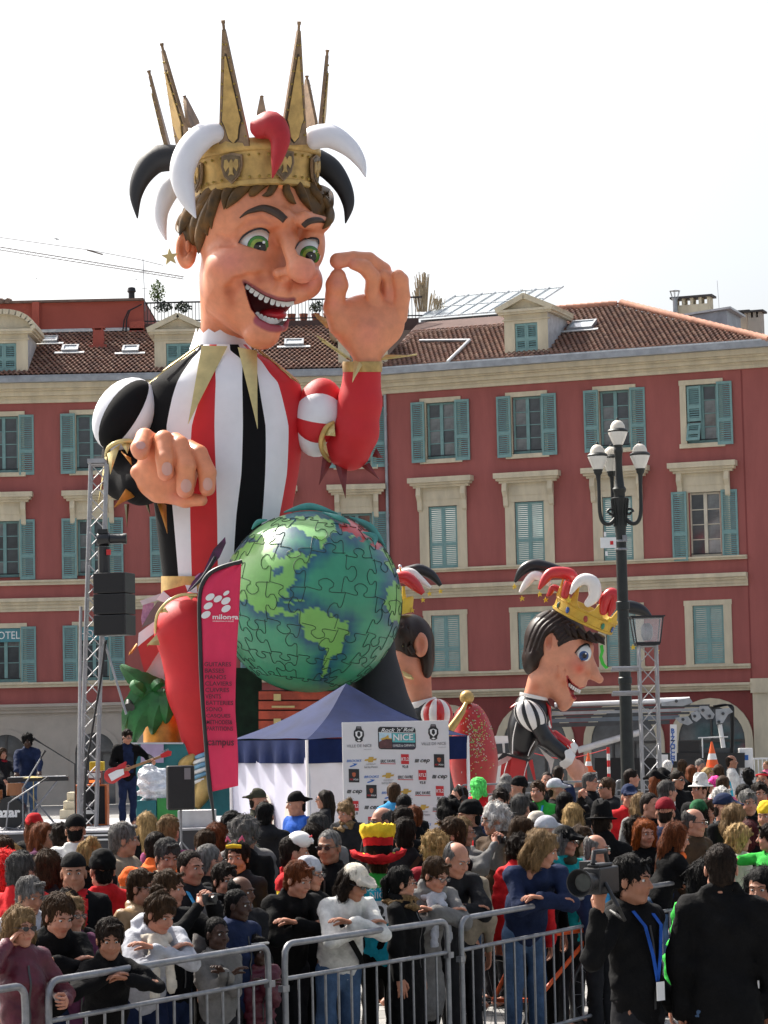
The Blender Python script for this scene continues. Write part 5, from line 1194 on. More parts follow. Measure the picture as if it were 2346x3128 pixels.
D.ell(z(790, 1010, -40), (34, 24, 26), 12); D.ell(z(835, 1175), (20, 30, 12), 8); D.cone(z(690, 1360), z(760, 1290), 17, 11, 10); D.ell(z(775, 1295), (10, 22, 8), 6)
mo = [Z6(*p) for p in ((722, 1105), (760, 1165), (830, 1215), (880, 1205), (840, 1250), (790, 1300), (765, 1270), (735, 1190))]; cutpoly(D, mo, -100, -12, 2); 
D.chain([z(700, 1050, -58), z(690, 1130, -60), z(710, 1230, -52)], [2, 3.5, 2], 6, 's'); D.chain([z(640, 1010, -62), z(630, 1150, -60)], [2, 3.5], 6, 's')
ey = [Z6(*p) for p in ((790, 900), (840, 845), (905, 825), (915, 870), (880, 930), (850, 975), (820, 935))]; yE = [surf(D, p.x, -p.z, -40) for p in ey]; cutpoly(D, ey, -100, -14, 1.5)
D.ell(z(560, 815, -62), (22, 10, 42), 5); D.ell(z(565, 805, -74), (10, 7, 24), 3, 's'); D.ell(z(570, 870, -66), (10, 8, 14), 4); 
def pj(V):
    c = np.tile(np.array((0.64, 0.27, 0.165)), (len(V), 1))
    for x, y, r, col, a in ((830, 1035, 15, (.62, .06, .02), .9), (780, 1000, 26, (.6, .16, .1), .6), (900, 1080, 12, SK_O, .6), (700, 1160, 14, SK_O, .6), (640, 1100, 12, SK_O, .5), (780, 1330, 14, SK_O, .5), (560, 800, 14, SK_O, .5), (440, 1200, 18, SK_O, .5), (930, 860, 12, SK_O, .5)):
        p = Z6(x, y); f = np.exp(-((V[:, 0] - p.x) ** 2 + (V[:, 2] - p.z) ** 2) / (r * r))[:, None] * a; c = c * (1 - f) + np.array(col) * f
    dm = polysd(V[:, 0], V[:, 2], [(p.x, p.z) for p in mo]); c = np.where((dm < 0)[:, None], np.array((.25, .01, .015)), c); f = ((dm >= 0) & (dm < 3.5))[:, None]; c = np.where(f, np.array((.42, .03, .03)), c); return c
J.sd(D, 'head', m_skin, jest, paint=pj)
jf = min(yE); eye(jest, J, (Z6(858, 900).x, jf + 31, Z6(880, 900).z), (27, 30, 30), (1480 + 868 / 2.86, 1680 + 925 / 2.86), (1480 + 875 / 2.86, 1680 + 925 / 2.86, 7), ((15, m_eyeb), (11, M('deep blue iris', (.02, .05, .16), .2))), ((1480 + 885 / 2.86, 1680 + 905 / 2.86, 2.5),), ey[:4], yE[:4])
m = MB(); Dm = D
for k in range(6):
    p = Z6(745 + 18 * k, 1165 + 13 * k - (k > 3) * (k - 3) * 4, -34); m.prism([(-3.2, 0), (-2.8, -11), (2.8, -11), (3.2, 0)], p, (.94, 0, -.34), (.3, 0, .95), (0, 8, 0))
J.mb(m, 'teeth', m_tooth, jest, 30)
D = SD(axis(1580, 1870, 3), axis(-110, 110, 3), axis(-2080, -1840, 3))
D.ell(z(620, 790), (96, 90, 96), 8); D.cone(z(520, 1000), z(420, 1010), 32, 28, 20); D.ell(z(430, 930), (32, 66, 50), 16); D.cone(z(390, 1060), z(400, 950), 6, 24, 12); D.ell(z(930, 770), (44, 62, 18), 12)
D.ell(z(800, 960), (84, 160, 66), 6, 's'); D.ell(z(575, 880, -90), (24, 40, 56), 5, 's'); D.ell(z(620, 1020, -70), (54, 70, 46), 5, 's')
for k in range(10): D.chain([(p.x, surf(D, p.x, -p.z, -60), p.z) for p in smooth_path([Z6(585 + 40 * k, 530 + 25 * k), Z6(440 + 42 * k, 660 + 12 * k), Z6(352 + 44 * k, 900 - 12 * k)], [1] * 3, 4)[0]], [3.2] * 9, 3, 's')
J.sd(D, 'hair', m_hair2, jest)
m = MB()
for a, b, c, r in (((640, 640), (640, 760), (625, 865), 12), ((700, 660), (740, 720), (760, 770), 11), ((760, 680), (790, 730), (808, 775), 10), ((820, 690), (860, 740), (880, 790), 10), ((900, 720), (950, 780), (980, 815), 10), ((960, 740), (1020, 790), (1050, 830), 10)):
    A, B = smooth_path([Z6(*a, -66), Z6(*b, -72), Z6(*c, -68)], [r, r, 1], 4); m.tube(A, B, 7)
J.mb(m, 'hair_locks', m_hair2, jest, 60)
jc = Vector(z(850, 625)); ja = R(-25); jx = Vector((math.cos(ja), 0, math.sin(ja))); jz = Vector((-math.sin(ja), .12, math.cos(ja))); jy = Vector((0, 1, 0.1))
def jr(th, r, h): return jc + jx * (math.sin(th) * r) - jy * (math.cos(th) * r * .9) + jz * h
m = MB(); n = 48; m.sheet([[jr(2 * PI * k / n, r, h) for k in range(n + 1)] for r, h in ((96, 0), (100, 2), (101, 8), (98, 10), (101, 36), (105, 38), (104, 44), (98, 44), (92, 20))]); jcr = J.mb(m, 'crown', M('yellow gold paint', (.60, .38, .05), .35, m=.3, var=.15), jest, 40)
mg = MATS['yellow gold paint']
for k, th in enumerate((-75, -30, 15, 52, 92, 150, -130)):
    t = R(th); o = jr(t, 102, 42); t1 = jr(t, 112, 100); ax = (jx * math.cos(t) + jy * math.sin(t) * .9).normalized(); az = (t1 - o); L = az.length; az.normalize(); nn = ax.cross(az)
    m = MB(); m.prism([(-26, 0), (26, 0), (12, L * .25), (3, L * .9), (-3, L * .9), (-12, L * .25)], o - nn * 2, ax, az, nn * 4); m.tube([t1 - az * 10, t1], 2.4, 8); sp = J.mb(m, 'crown_spike', mg, jcr, 30)
    m = MB(); m.lathe([(0, -7), (5, -5), (7, 0), (5, 5), (0, 7)], 12, t1 + az * 6); J.mb(m, 'ball', m_steel, sp, 180)
for th, cl in ((-62, (.02, .1, .05)), (-35, (.02, .08, .30)), (2, (.3, .03, .01)), (38, (.01, .2, .11)), (68, (.02, .08, .3))):
    o = jr(R(th), 101, 20); m = MB(); t = R(th); nn = (jx * math.sin(t) - jy * math.cos(t)).normalized(); m.lathe([(0, 3), (4, 2.4), (7, 0)], 10, o, T=nn.to_track_quat('Z', 'Y').to_matrix() @ Matrix.Diagonal((1, 1.5, 1))); J.mb(m, 'jewel', M('jewel %d' % th if False else 'jewel paint %s' % cl[2], cl, .2, var=0, coat=.5), jcr, 60)
for mat, y0, y1, pts, rad in ((m_blackg, 20, 40, ((690, 190), (560, 150), (430, 130), (330, 180), (265, 280)), (13, 16, 18, 15, 4)), (m_whitep, 10, 20, ((560, 290), (480, 230), (420, 230), (360, 300), (308, 372)), (10, 14, 14, 12, 4)), (m_redp, -40, -60, ((760, 330), (760, 230), (680, 200), (580, 205), (520, 270), (475, 345)), (16, 20, 19, 17, 13, 4)), (m_whitep, -95, -110, ((900, 470), (960, 400), (950, 290), (870, 255), (800, 300), (750, 385)), (12, 19, 21, 18, 13, 4)), (m_redp, -80, -90, ((1040, 540), (1060, 440), (1110, 380), (1140, 420), (1110, 520), (1088, 582)), (14, 20, 19, 18, 11, 3)), (m_blackg, 0, 0, ((1190, 480), (1290, 500), (1380, 530), (1462, 595)), (16, 20, 16, 5)), (m_redp, 10, 30, ((660, 350), (600, 330), (570, 380), (545, 400)), (10, 10, 8, 3)), (m_redp, -86, -90, ((700, 400), (720, 330), (740, 280)), (12, 14, 14))):
    n_ = len(pts); m = MB(); horn(m, [Z6(*p, y0 + (y1 - y0) * i / (n_ - 1)) for i, p in enumerate(pts)], rad, 12); J.mb(m, 'jester_horn', mat, jest, 60)
for p, y in (((264, 320), 40), ((330, 424), 20), ((484, 386), -60), ((536, 436), 30), ((740, 440), -110), ((1096, 612), -92), ((1508, 885), 0), ((1300, 850), 10)):
    m = MB(); star(m, Z6(*p, y), 9.5, th=3); J.mb(m, 'star', m_yellow, jest, 20)
m = MB(); a = [Z6(1020, 835, -60), Z6(1030, 890, -64), Z6(1015, 940, -60), Z6(1035, 1000, -62), Z6(1070, 1040, -60)]; G = [[p + Vector((-5, 0, 0)), p + Vector((5, 2 * (i % 2), 3))] for i, p in enumerate(a)]; m.sheet(G, 0, 1); J.mb(m, 'green_streamer', M('green streamer', (.05, .5, .04), .5), jest, 60)
# body
D = SD(axis(1530, 1700, 4), axis(-90, 90, 4), axis(-2340, -2110, 4)); D.cone(z(410, 1400), z(330, 1720), 56, 42, 20); D.ell(z(330, 1560), (44, 56, 60), 20); D.ell(z(480, 1420), (36, 50, 40), 16); J.sd(D, 'torso', m_blackg, jest)
m = MB(); n = 24; m.sheet([[Vector(z(430, 1300)) + Vector((r * math.cos(2 * PI * k / n), -r * math.sin(2 * PI * k / n), h - .22 * r * math.cos(2 * PI * k / n))) for k in range(n + 1)] for r, h in ((40, -4), (44, 2), (42, 12), (36, 12))]); J.mb(m, 'collar', m_whitep, jest, 60)
flap([Z6(330, 1290), Z6(350, 1310), Z6(220, 1380)], -30, -20, m_redp, 'collar_bow', parent=jest, fr=J, bend=2); flap([Z6(530, 1330), Z6(580, 1370), Z6(590, 1560)], -40, -44, m_redp, 'collar_bow', parent=jest, fr=J, bend=2); flap([Z6(545, 1540), Z6(560, 1640), Z6(640, 1660)], -30, -20, m_redp, 'waistcoat', parent=jest, fr=J, bend=2)
puff(z(400, 1450, -52), (46, 40, 50), (m_blackg, m_whitep), (-170, -150, -80, -60, -30, -12, 18, 36, 66, 82, 110, 130), .05, J, jest, tilt_=-.3)
D = SD(axis(1620, 1760, 3.5), axis(-90, 60, 3.5), axis(-2350, -2180, 3.5)); D.chain([z(470, 1540, -55), z(540, 1660, -52), z(700, 1790, -48)], [26, 24, 22], 8); J.sd(D, 'arm', m_blackg, jest)
D = SD(axis(1670, 1770, 3.5), axis(-60, 80, 3.5), axis(-2320, -2220, 3.5)); D.chain([z(610, 1620, 20), z(760, 1730, 10)], [16, 15], 8); J.sd(D, 'arm', m_redp, jest)
def cuff(c, dr, r0, r1, L, mat, sc=6):
    ax_ = dr.normalized(); a = ax_.cross(Vector((0, 1, 0))).normalized(); b = ax_.cross(a); n = 36; G = []
    for f in (0, .5, 1): G.append([c + ax_ * (L * f * (1 + .18 * f * math.cos(k * sc * 2 * PI / n))) + a * ((r0 + (r1 - r0) * f) * math.cos(2 * PI * k / n)) + b * ((r0 + (r1 - r0) * f) * math.sin(2 * PI * k / n)) for k in range(n + 1)])
    m = MB(); m.sheet(G, 0, 1.5); return m
J.mb(cuff(Vector(z(770, 1850, -48)), Vector((-1, 0, .45)), 20, 38, 30, m_whitep), 'cuff', m_whitep, jest, 60); J.mb(cuff(Vector(z(800, 1760, 0)), Vector((-1, 0, .4)), 16, 28, 20, m_whitep), 'cuff', m_whitep, jest, 60)
D = SD(axis(1720, 1800, 2.2), axis(-80, 30, 2.2), axis(-2420, -2270, 2.2)); D.chain([z(750, 1860, -46), z(800, 1930, -44), z(820, 1980, -44)], [22, 24, 20], 6)
for k, (x, y) in enumerate(((800, 2080), (830, 2090), (858, 2070), (875, 2030))): D.chain([z(800 + 12 * k, 1970, -56 + 10 * k), z(815 + 16 * k, 2030, -58 + 12 * k), z(x, y, -52 + 11 * k)], [10, 9, 7], 3)
D.chain([z(810, 1870, -30), z(870, 1920, -26), z(880, 1990, -30)], [14, 12, 9], 4); J.sd(D, 'hand', m_skin, jest, paint=lambda V: np.tile(np.array((.66, .30, .2)), (len(V), 1)))
for poly, mt, y in ((((240, 1800), (360, 1830), (380, 2060), (300, 2090), (200, 2060)), m_redp, -50), (((150, 1840), (240, 1800), (230, 2060), (130, 2060)), m_redp, -30), (((60, 1900), (190, 1790), (250, 1810), (200, 1850), (90, 1905)), M('pink grey lining', (.55, .33, .33), .4), -40), (((80, 1860), (165, 1770), (400, 1830), (390, 1850), (200, 1800)), m_blackg, -58), (((380, 1840), (420, 1830), (450, 2010), (430, 2010)), m_redp, -56), (((470, 1720), (610, 1830), (580, 1960), (560, 1860)), m_whitep, -20), (((400, 1850), (440, 1760), (470, 1700), (400, 1800)), m_dg, -50)):
    m = MB(); m.prism([(Z6(*p).x, Z6(*p).z) for p in poly], (0, y, 0), (1, 0.0, 0), (0, 0, 1), (0, 9, 0)); J.mb(m, 'skirt_flap', mt, jest, 30)
m = MB()
for pts in (((280, 1500), (250, 1640), (245, 1780)), ((440, 1670), (400, 1740), (380, 1800)), ((200, 1850), (170, 1960), (170, 2050)), ((380, 1850), (350, 1950), (340, 2060))):
    A, B = smooth_path([Z6(*p, -58) for p in pts], [1.5] * 3, 4); m.tube(A, B, 6)
J.mb(m, 'piping', m_whitep, jest, 60)
pxbox(J, jest, 'plinth', 1530, 1800, 2405, 2491, -100, 100, m_dg)
# ================================================================== around the square
m_alu = M('aluminium truss', (0.36, 0.36, 0.37), 0.42, m=0.6, var=0.15, vs=6)
m_galv = M('galvanised steel', (0.235, 0.24, 0.255), 0.46, m=0.6, var=0.25, vs=14)
m_postg = M('dark green grey post', (0.018, 0.021, 0.020), 0.5, m=0.2, var=0.25, vs=6)
m_lamp = M('frosted lamp glass', (0.72, 0.70, 0.64), 0.22, var=0.06, vs=5, coat=0.4)
m_lampcap = M('cream lamp cap', (0.70, 0.64, 0.54), 0.35, var=0.08)
m_bk = M('black plastic', (0.012, 0.012, 0.013), 0.45, var=0.2, vs=9)
m_wh = M('white paint', (0.78, 0.78, 0.77), 0.4, var=0.06)
def T3(o, x, z=(0, 0, 1)):
    x, z = Vector(x).normalized(), Vector(z).normalized(); y = z.cross(x).normalized(); z = x.cross(y); t = Matrix((x, y, z)).transposed().to_4x4(); t.translation = o; return t

# ---- street lamp
lp = thing('street_lamp', 'dark cast iron street lamp with one top lantern and lanterns on scrolled arms', 'street lamp', P(1923, 2543, 56))
lp.location.z = 0
m = MB(); m.lathe([(.30, 0), (.30, .35), (.22, .5), (.17, .9), (.15, 1.2), (.13, 3.2), (.15, 3.22), (.15, 3.34), (.13, 3.36), (.125, 4.8), (.15, 4.82), (.15, 4.98), (.12, 5.0), (.115, 6.5)], 20); m.build('post', m_postg, lp, 40)
m = MB(); m.lathe([(.12, 6.5), (.13, 6.75), (.14, 6.95), (.19, 7.24), (.17, 7.25), (.12, 7.25), (.12, 7.35), (.14, 7.38), (.15, 7.44), (.11, 7.5), (.085, 7.75), (.075, 8.0), (.085, 8.2), (.10, 8.24), (.10, 8.32), (.08, 8.36)], 20); 
for k in range(14):
    a = 2 * PI * k / 14; m.tube([(.125 * math.cos(a), .125 * math.sin(a), 6.62), (.19 * math.cos(a), .19 * math.sin(a), 7.22)], .012, 5)
m.build('column_head', m_postg, lp, 40)
def lantern(x, y, zb):
    m = MB(); c = (x, y, zb); m.lathe([(.06, -.10), (.09, -.06), (.09, -.02), (.105, 0), (.105, .02)], 14, c); b = m.build('lantern_base', m_postg, lp, 40)
    m = MB(); m.lathe([(.10, .02), (.15, .12), (.19, .22), (.215, .29), (.215, .31)], 20, c); m.build('lantern_glass', m_lamp, b, 60)
    m = MB(); m.lathe([(.22, .30), (.225, .33), (.20, .36), (.165, .38)], 20, c); m.build('lantern_ring', m_postg, b, 40)
    m = MB(); m.lathe([(.165, .38), (.15, .46), (.11, .52), (.05, .56), (0, .57)], 20, c); m.build('lantern_cap', m_lampcap, b, 60)
    m = MB(); m.lathe([(.03, .55), (.035, .59), (0, .63)], 10, c); m.build('finial', m_postg, b, 60)
lantern(0, 0, 8.38)
for dx, dy in ((-.46, -.06), (.46, -.06), (-.12, .45)):
    L = math.hypot(dx, dy); e = Vector((dx / L, dy / L, 0)); m = MB()
    pts = [Vector((0, 0, 6.8)) + e * .1, Vector((0, 0, 6.68)) + e * .24, Vector((0, 0, 6.72)) + e * .38, Vector((0, 0, 6.95)) + e * .45, Vector((0, 0, 7.5)) + e * .455, Vector((0, 0, 7.78)) + e * L]
    A, B = smooth_path(pts, [.05, .045, .045, .042, .04, .06], 4); m.tube(A, B, 8)
    sc = [Vector((0, 0, 6.93)) + e * .20 + (e * math.cos(t) + Vector((0, 0, math.sin(t)))) * (.085 - .008 * t) for t in [k * .5 for k in range(14)]]; m.tube(sc, .028, 6)
    m.build('lamp_arm', m_postg, lp, 50); lantern(dx, dy, 7.85)
m = MB(); m.box(-.46, -.12, -.16, -.15, 6.15, 6.38); m.box(-.38, -.33, -.17, -.16, 6.40, 6.5); m.box(-.36, -.31, -.17, -.16, 5.98, 6.08); sg = m.build('small_sign', m_wh, lp)
m = MB(); m.box(-.25, -.18, -.166, -.161, 6.22, 6.30); m.build('sign_mark', m_red, sg)
m = MB(); m.lathe([(.135, 6.28), (.14, 6.3), (.135, 6.33)], 14); m.lathe([(.135, 6.1), (.14, 6.12), (.135, 6.15)], 14); m.box(.02, .12, -.18, -.12, 6.3, 6.42); m.build('strap', m_galv, lp)

# ---- truss towers
def truss(root, h, w, z0=0, tilt=(0, 0)):
    def p(x, y, z): return Vector((x * w / 2 + tilt[0] * z, y * w / 2 + tilt[1] * z, z))
    cs = [(-1, -1), (1, -1), (1, 1), (-1, 1)]
    for x, y in cs: m = MB(); m.tube([p(x, y, z0), p(x, y, h)], .026, 8); m.build('truss_chord', m_alu, root, 60)
    m = MB(); n = int((h - z0) / (w * 1.05)); dz = (h - z0) / n
    for k in range(n):
        for i in range(4):
            a, b = cs[i], cs[(i + 1) % 4]
            if k % 2: a, b = b, a
            m.tube([p(*a, z0 + k * dz), p(*b, z0 + (k + 1) * dz)], .012, 5)
    for i in range(4):
        for zz in (z0 + .02, h - .02): m.tube([p(*cs[i], zz), p(*cs[(i + 1) % 4], zz)], .02, 5)
    m.build('truss_braces', m_alu, root, 60, kind='stuff')
q = P(1995, 2558, 53); tr = thing('truss_tower', 'aluminium truss tower topped by a square glass lantern beside the dark street lamp', 'truss tower', (q.x, 53, 0))
truss(tr, 3.95, .36)
m = MB(); b, t_, z0, z1 = .24, .31, 4.0, 4.52
for sx in (-1, 1):
    for sy in (-1, 1): m.tube([(sx * b, sy * b, z0), (sx * t_, sy * t_, z1)], .014, 6)
for r, z_ in ((b, z0), (t_, z1)):
    for i in range(4):
        c4 = [(-r, -r), (r, -r), (r, r), (-r, r)]; m.tube([(*c4[i], z_), (*c4[(i + 1) % 4], z_)], .018, 6)
m.box(-t_ - .04, t_ + .04, -t_ - .04, t_ + .04, z1, z1 + .03); m.box(-b, b, -b, b, z0 - .05, z0); lt = m.build('lantern_frame', m_iron, tr)
mgl = M('clear lantern glass', (.75, .78, .8), .05, var=0, alpha=.28, spec=.8)
for i in range(4):
    a = R(90 * i); rot = Matrix.Rotation(a, 4, 'Z'); mm = MB(); mm.add([rot @ Vector(v) for v in ((-b, -b, z0), (b, -b, z0), (t_, -t_, z1), (-t_, -t_, z1))], [(0, 1, 2, 3)]); mm.build('lantern_pane', mgl, lt)
m = MB(); m.lathe([(.08, 4.05), (.12, 4.15), (.12, 4.32), (.07, 4.4)], 12); m.build('lamp_unit', m_galv, lt, 40)
for z_ in (3.5, 3.0):
    m = MB(); m.tube([(-.75, -.1, z_), (-.15, -.1, z_)], .03, 8); m.tube([(-.75, .1, z_ - .04), (-.15, .1, z_ - .04)], .03, 8); m.build('clamp_pipe', m_alu, tr, 60)
q = P(266, 2638, 48); tl_ = thing('truss_tower', 'leaning aluminium truss tower carrying a black loudspeaker at the left of the stage', 'truss tower', (q.x, 48, 0))
truss(tl_, 7.42, .29, 0, (.042, 0)); 
m = MB(); m.tube([(-.12, -.3, .7), (-.02, -.3, 4.75)], .03, 8); m.tube([(.20, -.1, 4.75), (.78, -.2, 2.75)], .022, 8); m.build('brace_pipe', m_alu, tl_, 60)
m = MB(); m.box(.12, .44, -.2, .2, 7.42, 7.5); m.build('top_plate', m_alu, tl_)
A, B = smooth_path([Vector(p) for p in ((.42, -.25, 4.1), (.33, -.3, 3.4), (.18, -.28, 2.6), (.02, -.26, 1.6), (0, -.26, .7))], [.022] * 5); m = MB(); m.tube(A, B, 6); m.build('cable', m_bk, tl_, 60)
sp = thing('loudspeaker', 'tall black line array loudspeaker hung on the left truss tower', 'loudspeaker', P(351, 1943, 47.4), R(-14))
m = MB()
for k in range(3):
    z_ = .01 + k * .385; m.box(-.31, .31, -.28, .28, z_, z_ + .37)
m.build('cabinet', m_bk, sp, bevel=.012)
m = MB()
for k in range(3):
    for zz in (.08, .29): m.box(-.36, -.30, -.2, .2, .01 + k * .385 + zz - .02, .01 + k * .385 + zz + .02)
m.build('rigging', m_galv, sp)
for k in range(3): MB().box(-.28, .28, -.285, -.281, .03 + k * .385, .36 + k * .385).build('grille', M('speaker grille', (.008, .008, .009), .7, var=.3, vs=60), sp)
fs = thing('followspot', 'black spotlight pointing right on a stand above the tall loudspeaker', 'spotlight', P(318, 1750, 47.4))
m = MB(); m.tube([(0, 0, 0), (0, 0, .48)], .11, 8); m.build('stand', m_bk, fs, 40)
m = MB(); T = Matrix.Rotation(PI / 2, 3, 'Y'); m.lathe([(.10, -.12), (.13, -.08), (.13, .1), (.09, .12), (.09, .34), (.10, .36), (.10, .42), (0, .42)], 14, (.0, 0, .62), T=T); m.box(-.1, .08, -.1, .1, .72, .8); m.build('spot_body', m_blackg, fs, 40)
m = MB(); m.box(.06, .14, -.13, -.09, .32, .42); m.build('gel_tag', m_redp, fs)

# ---- blue tent
fc = P(939, 2334, 42); fc.z = 0; ex, ey_ = Vector((2.64, 1.4, 0)), Vector((-1.4, 2.64, 0)); cor = [fc, fc + ex, fc + ex + ey_, fc + ey_]
tent = thing('gazebo_tent', 'dark blue pop-up gazebo tent with peaked roof and pale side walls', 'tent', fc)
m_tent = M('blue tent cloth', (0.008, 0.017, 0.068), 0.75, var=0.25, vs=2, bump=0.3, bs=5, spec=.12)
m_side = M('pale tent wall', (0.62, 0.62, 0.74), 0.6, var=0.06, vs=2, bump=.15, bs=4); m_pane2 = M('cream tent window', (0.72, 0.66, 0.58), .5, var=.08)
ze, zv, zp = 2.24, 1.86, 3.17; ap = fc + ex / 2 + ey_ / 2 + Vector((0, 0, zp))
for i in range(4):
    a, b = cor[i] + Vector((0, 0, ze)), cor[(i + 1) % 4] + Vector((0, 0, ze)); G = []
    for j in range(9):
        f = j / 8; l, r_ = a.lerp(ap, f), b.lerp(ap, f); row = []
        for k in range(9):
            t = k / 8; p = l.lerp(r_, t); p.z -= .10 * math.sin(PI * f) * (1 - .35 * math.sin(PI * t)) - .03 * math.sin(PI * t) * (1 - f); p.z += .012 * math.sin(9 * t + 4 * f) * (1 - f); row.append(p)
        G.append(row)
    m = MB(); m.sheet(G, 0, .006); m.build('roof_panel', m_tent, tent, 60, world=True)
    o_ = (b - a).normalized().cross(Vector((0, 0, 1))); G = [[a.lerp(b, k / 24) + o_ * (.02 + .018 * math.sin(k * 1.3) * j) + Vector((0, 0, -(ze - zv) * j / 3)) for k in range(25)] for j in range(4)]
    m = MB(); m.sheet(G, 0, .005); m.build('valance', m_tent, tent, 60, world=True)
    m = MB(); m.tube([cor[i] + Vector((0, 0, 0)), cor[i] + Vector((0, 0, ze))], .028, 6); m.build('leg', m_wh, tent, 40, world=True)
for i, n_ in ((3, 24), (0, 10)):
    a, b = cor[i], cor[(i + 1) % 4]
    if i == 0: b = a.lerp(b, .42)
    o_ = (cor[(i + 1) % 4] - cor[i]).normalized().cross(Vector((0, 0, 1)))
    G = [[a.lerp(b, k / n_) + o_ * (-.03 + .012 * math.sin(k * .9 + j)) + Vector((0, 0, zv + .1 - zv * j / 6)) for k in range(n_ + 1)] for j in range(7)]
    m = MB(); m.sheet(G, 0, .004); sw = m.build('side_wall', m_side if i == 3 else M('white tent wall', (.72, .70, .72), .6, var=.05, bump=.15, bs=4), tent, 60, world=True)
    if i == 3:
        d_ = (b - a).normalized()
        for c in (.48, .80):
            o = a.lerp(b, c) + o_ * .012; pl = [(-.28, .1), (.28, .1)] + [(.28 * math.cos(PI * k / 10), .85 + .5 * math.sin(PI * k / 10)) for k in range(11)]
            m = MB(); m.prism(pl, o, d_, (0, 0, 1), o_ * .004); m.build('tent_window', m_pane2, sw, 40, world=True)

# ---- sponsor board
C7 = crop(1030, 2170, 4.15); tlp, trp = P(1044.5, 2207, 39.0), P(1370, 2195, 39.15)
bd = thing('sponsor_board', 'white sponsor board printed with rows of logos, standing before the blue tent', 'sponsor board', (tlp.x, tlp.y, 0), math.atan2(trp.y - tlp.y, trp.x - tlp.x))
BW = (Vector((trp.x, trp.y)) - Vector((tlp.x, tlp.y))).length; BH = tlp.z; mp_ = BW / 1350
def bx_(x, y): return (x - 60) * mp_, BH - (y - 155 + (x - 60) * 52 / 1350) * mp_
MB().box(0, BW, 0, .035, .05, BH).build('panel', M('white board', (.62, .61, .62), .45, var=.03), bd, bevel=.004)
for x_ in (.1, BW - .16): m = MB(); m.box(x_, x_ + .06, .04, .6, 0, .05); m.tube([(x_ + .03, .05, 1.8), (x_ + .03, .58, .05)], .02, 6); m.build('foot', m_galv, bd)
pk_ = M('printed black', (.015, .015, .017), .5, var=0); pb_ = M('printed blue', (.02, .13, .45), .5, var=0); pr_ = M('printed red', (.5, .02, .025), .5, var=0); pg_ = M('printed gold', (.48, .30, .05), .4, var=.2); pw_ = M('printed white', (.75, .75, .74), .5, var=0); pt_ = M('printed teal', (.10, .42, .43), .5, var=.2, vs=6); pgy = M('printed grey', (.16, .15, .16), .5, var=0)
YB = -.001
def shape(name, pl, mat, lay=1, parent=None):
    m = MB(); m.prism([bx_(x, y) for x, y in pl], (0, YB - .0035 * lay, 0), (1, 0, 0), (0, 0, 1), (0, .002, 0)); return m.build(name, mat, parent or bd)
def word(s, x, y, hgt, wid, mat, lay=1, shear=0, bold=.0):
    """Lettering fitted to a width, both in the board's picture units."""
    X, Z = bx_(x, y); o = text('lettering', s, mat, bd, (X, YB - .0035 * lay, Z), 1.0, shear=shear, bold=bold, ext=.001)
    xs = [v.co.x for v in o.data.vertices]; zs = [v.co.y for v in o.data.vertices]
    o.scale = (wid * mp_ / (max(xs) - min(xs)), hgt * mp_ / (max(zs) - min(zs)), 1); o.rotation_euler = (PI / 2, -.0385 * 0, 0); return o
def disc(cx, cy, rx, ry, n=12, a0=0, a1=2 * PI): return [(cx + rx * math.cos(a0 + (a1 - a0) * k / n), cy + ry * math.sin(a0 + (a1 - a0) * k / n)) for k in range(n)]
for cx, cy in ((270, 300), (1213, 258)):
    shape('crest', [(cx - 62, cy - 40), (cx - 40, cy - 62), (cx - 30, cy - 100), (cx + 30, cy - 100), (cx + 40, cy - 62), (cx + 62, cy - 40), (cx + 66, cy + 15), (cx + 45, cy + 60), (cx + 50, cy + 78), (cx + 20, cy + 98), (cx - 20, cy + 98), (cx - 50, cy + 78), (cx - 45, cy + 60), (cx - 66, cy + 15)], pk_, 1)
    shape('crest', [(cx - 44, cy - 30), (cx, cy - 44), (cx + 44, cy - 30), (cx + 40, cy + 20), (cx, cy + 56), (cx - 40, cy + 20)], pw_, 2)
    shape('crest', [(cx - 16, cy - 28), (cx, cy - 36), (cx + 16, cy - 28), (cx + 22, cy + 12), (cx, cy + 34), (cx - 22, cy + 12)], pk_, 3)
    shape('crest', [(cx - 26, cy + 78), (cx, cy + 66), (cx + 26, cy + 78), (cx, cy + 90)], pw_, 2); shape('crest', [(cx - 22, cy - 92), (cx + 22, cy - 92), (cx + 26, cy - 74), (cx - 26, cy - 74)], pgy, 2)
    word('VILLE DE NICE', cx + 2, cy + 146, 36, 312, pgy); word('www.nice.fr', cx + 108, cy + 186, 9, 100, pgy)
rc = lambda x0, y0, x1, y1, r: [(x0 + r, y0), (x1 - r, y0), (x1 - r * .3, y0 + r * .3), (x1, y0 + r), (x1, y1 - r), (x1 - r * .3, y1 - r * .3), (x1 - r, y1), (x0 + r, y1), (x0 + r * .3, y1 - r * .3), (x0, y1 - r), (x0, y0 + r), (x0 + r * .3, y0 + r * .3)]
shape('logo_plate', rc(512, 200, 988, 482, 34), pk_, 1); shape('logo_plate', [(524, 276), (684, 276), (684, 392), (524, 392)], M('printed sky', (.42, .58, .66), .5, var=.2, vs=8), 2); shape('logo_plate', [(524, 392), (560, 368), (620, 350), (684, 356), (684, 470), (540, 470), (524, 455)], M('printed dusk', (.10, .04, .04), .5, var=.4, vs=9), 3); shape('logo_plate', [(540, 350), (600, 330), (640, 300), (650, 340), (684, 345), (684, 356), (560, 368)], pg_, 3)
shape('logo_plate', [(692, 278), (980, 278), (980, 392), (692, 392)], pt_, 2); shape('logo_plate', [(692, 396), (980, 396), (980, 470), (692, 470)], M('printed navy', (.03, .03, .05), .5, var=.3), 2); shape('logo_plate', [(520, 268), (984, 268), (984, 275), (520, 275)], pw_, 2)
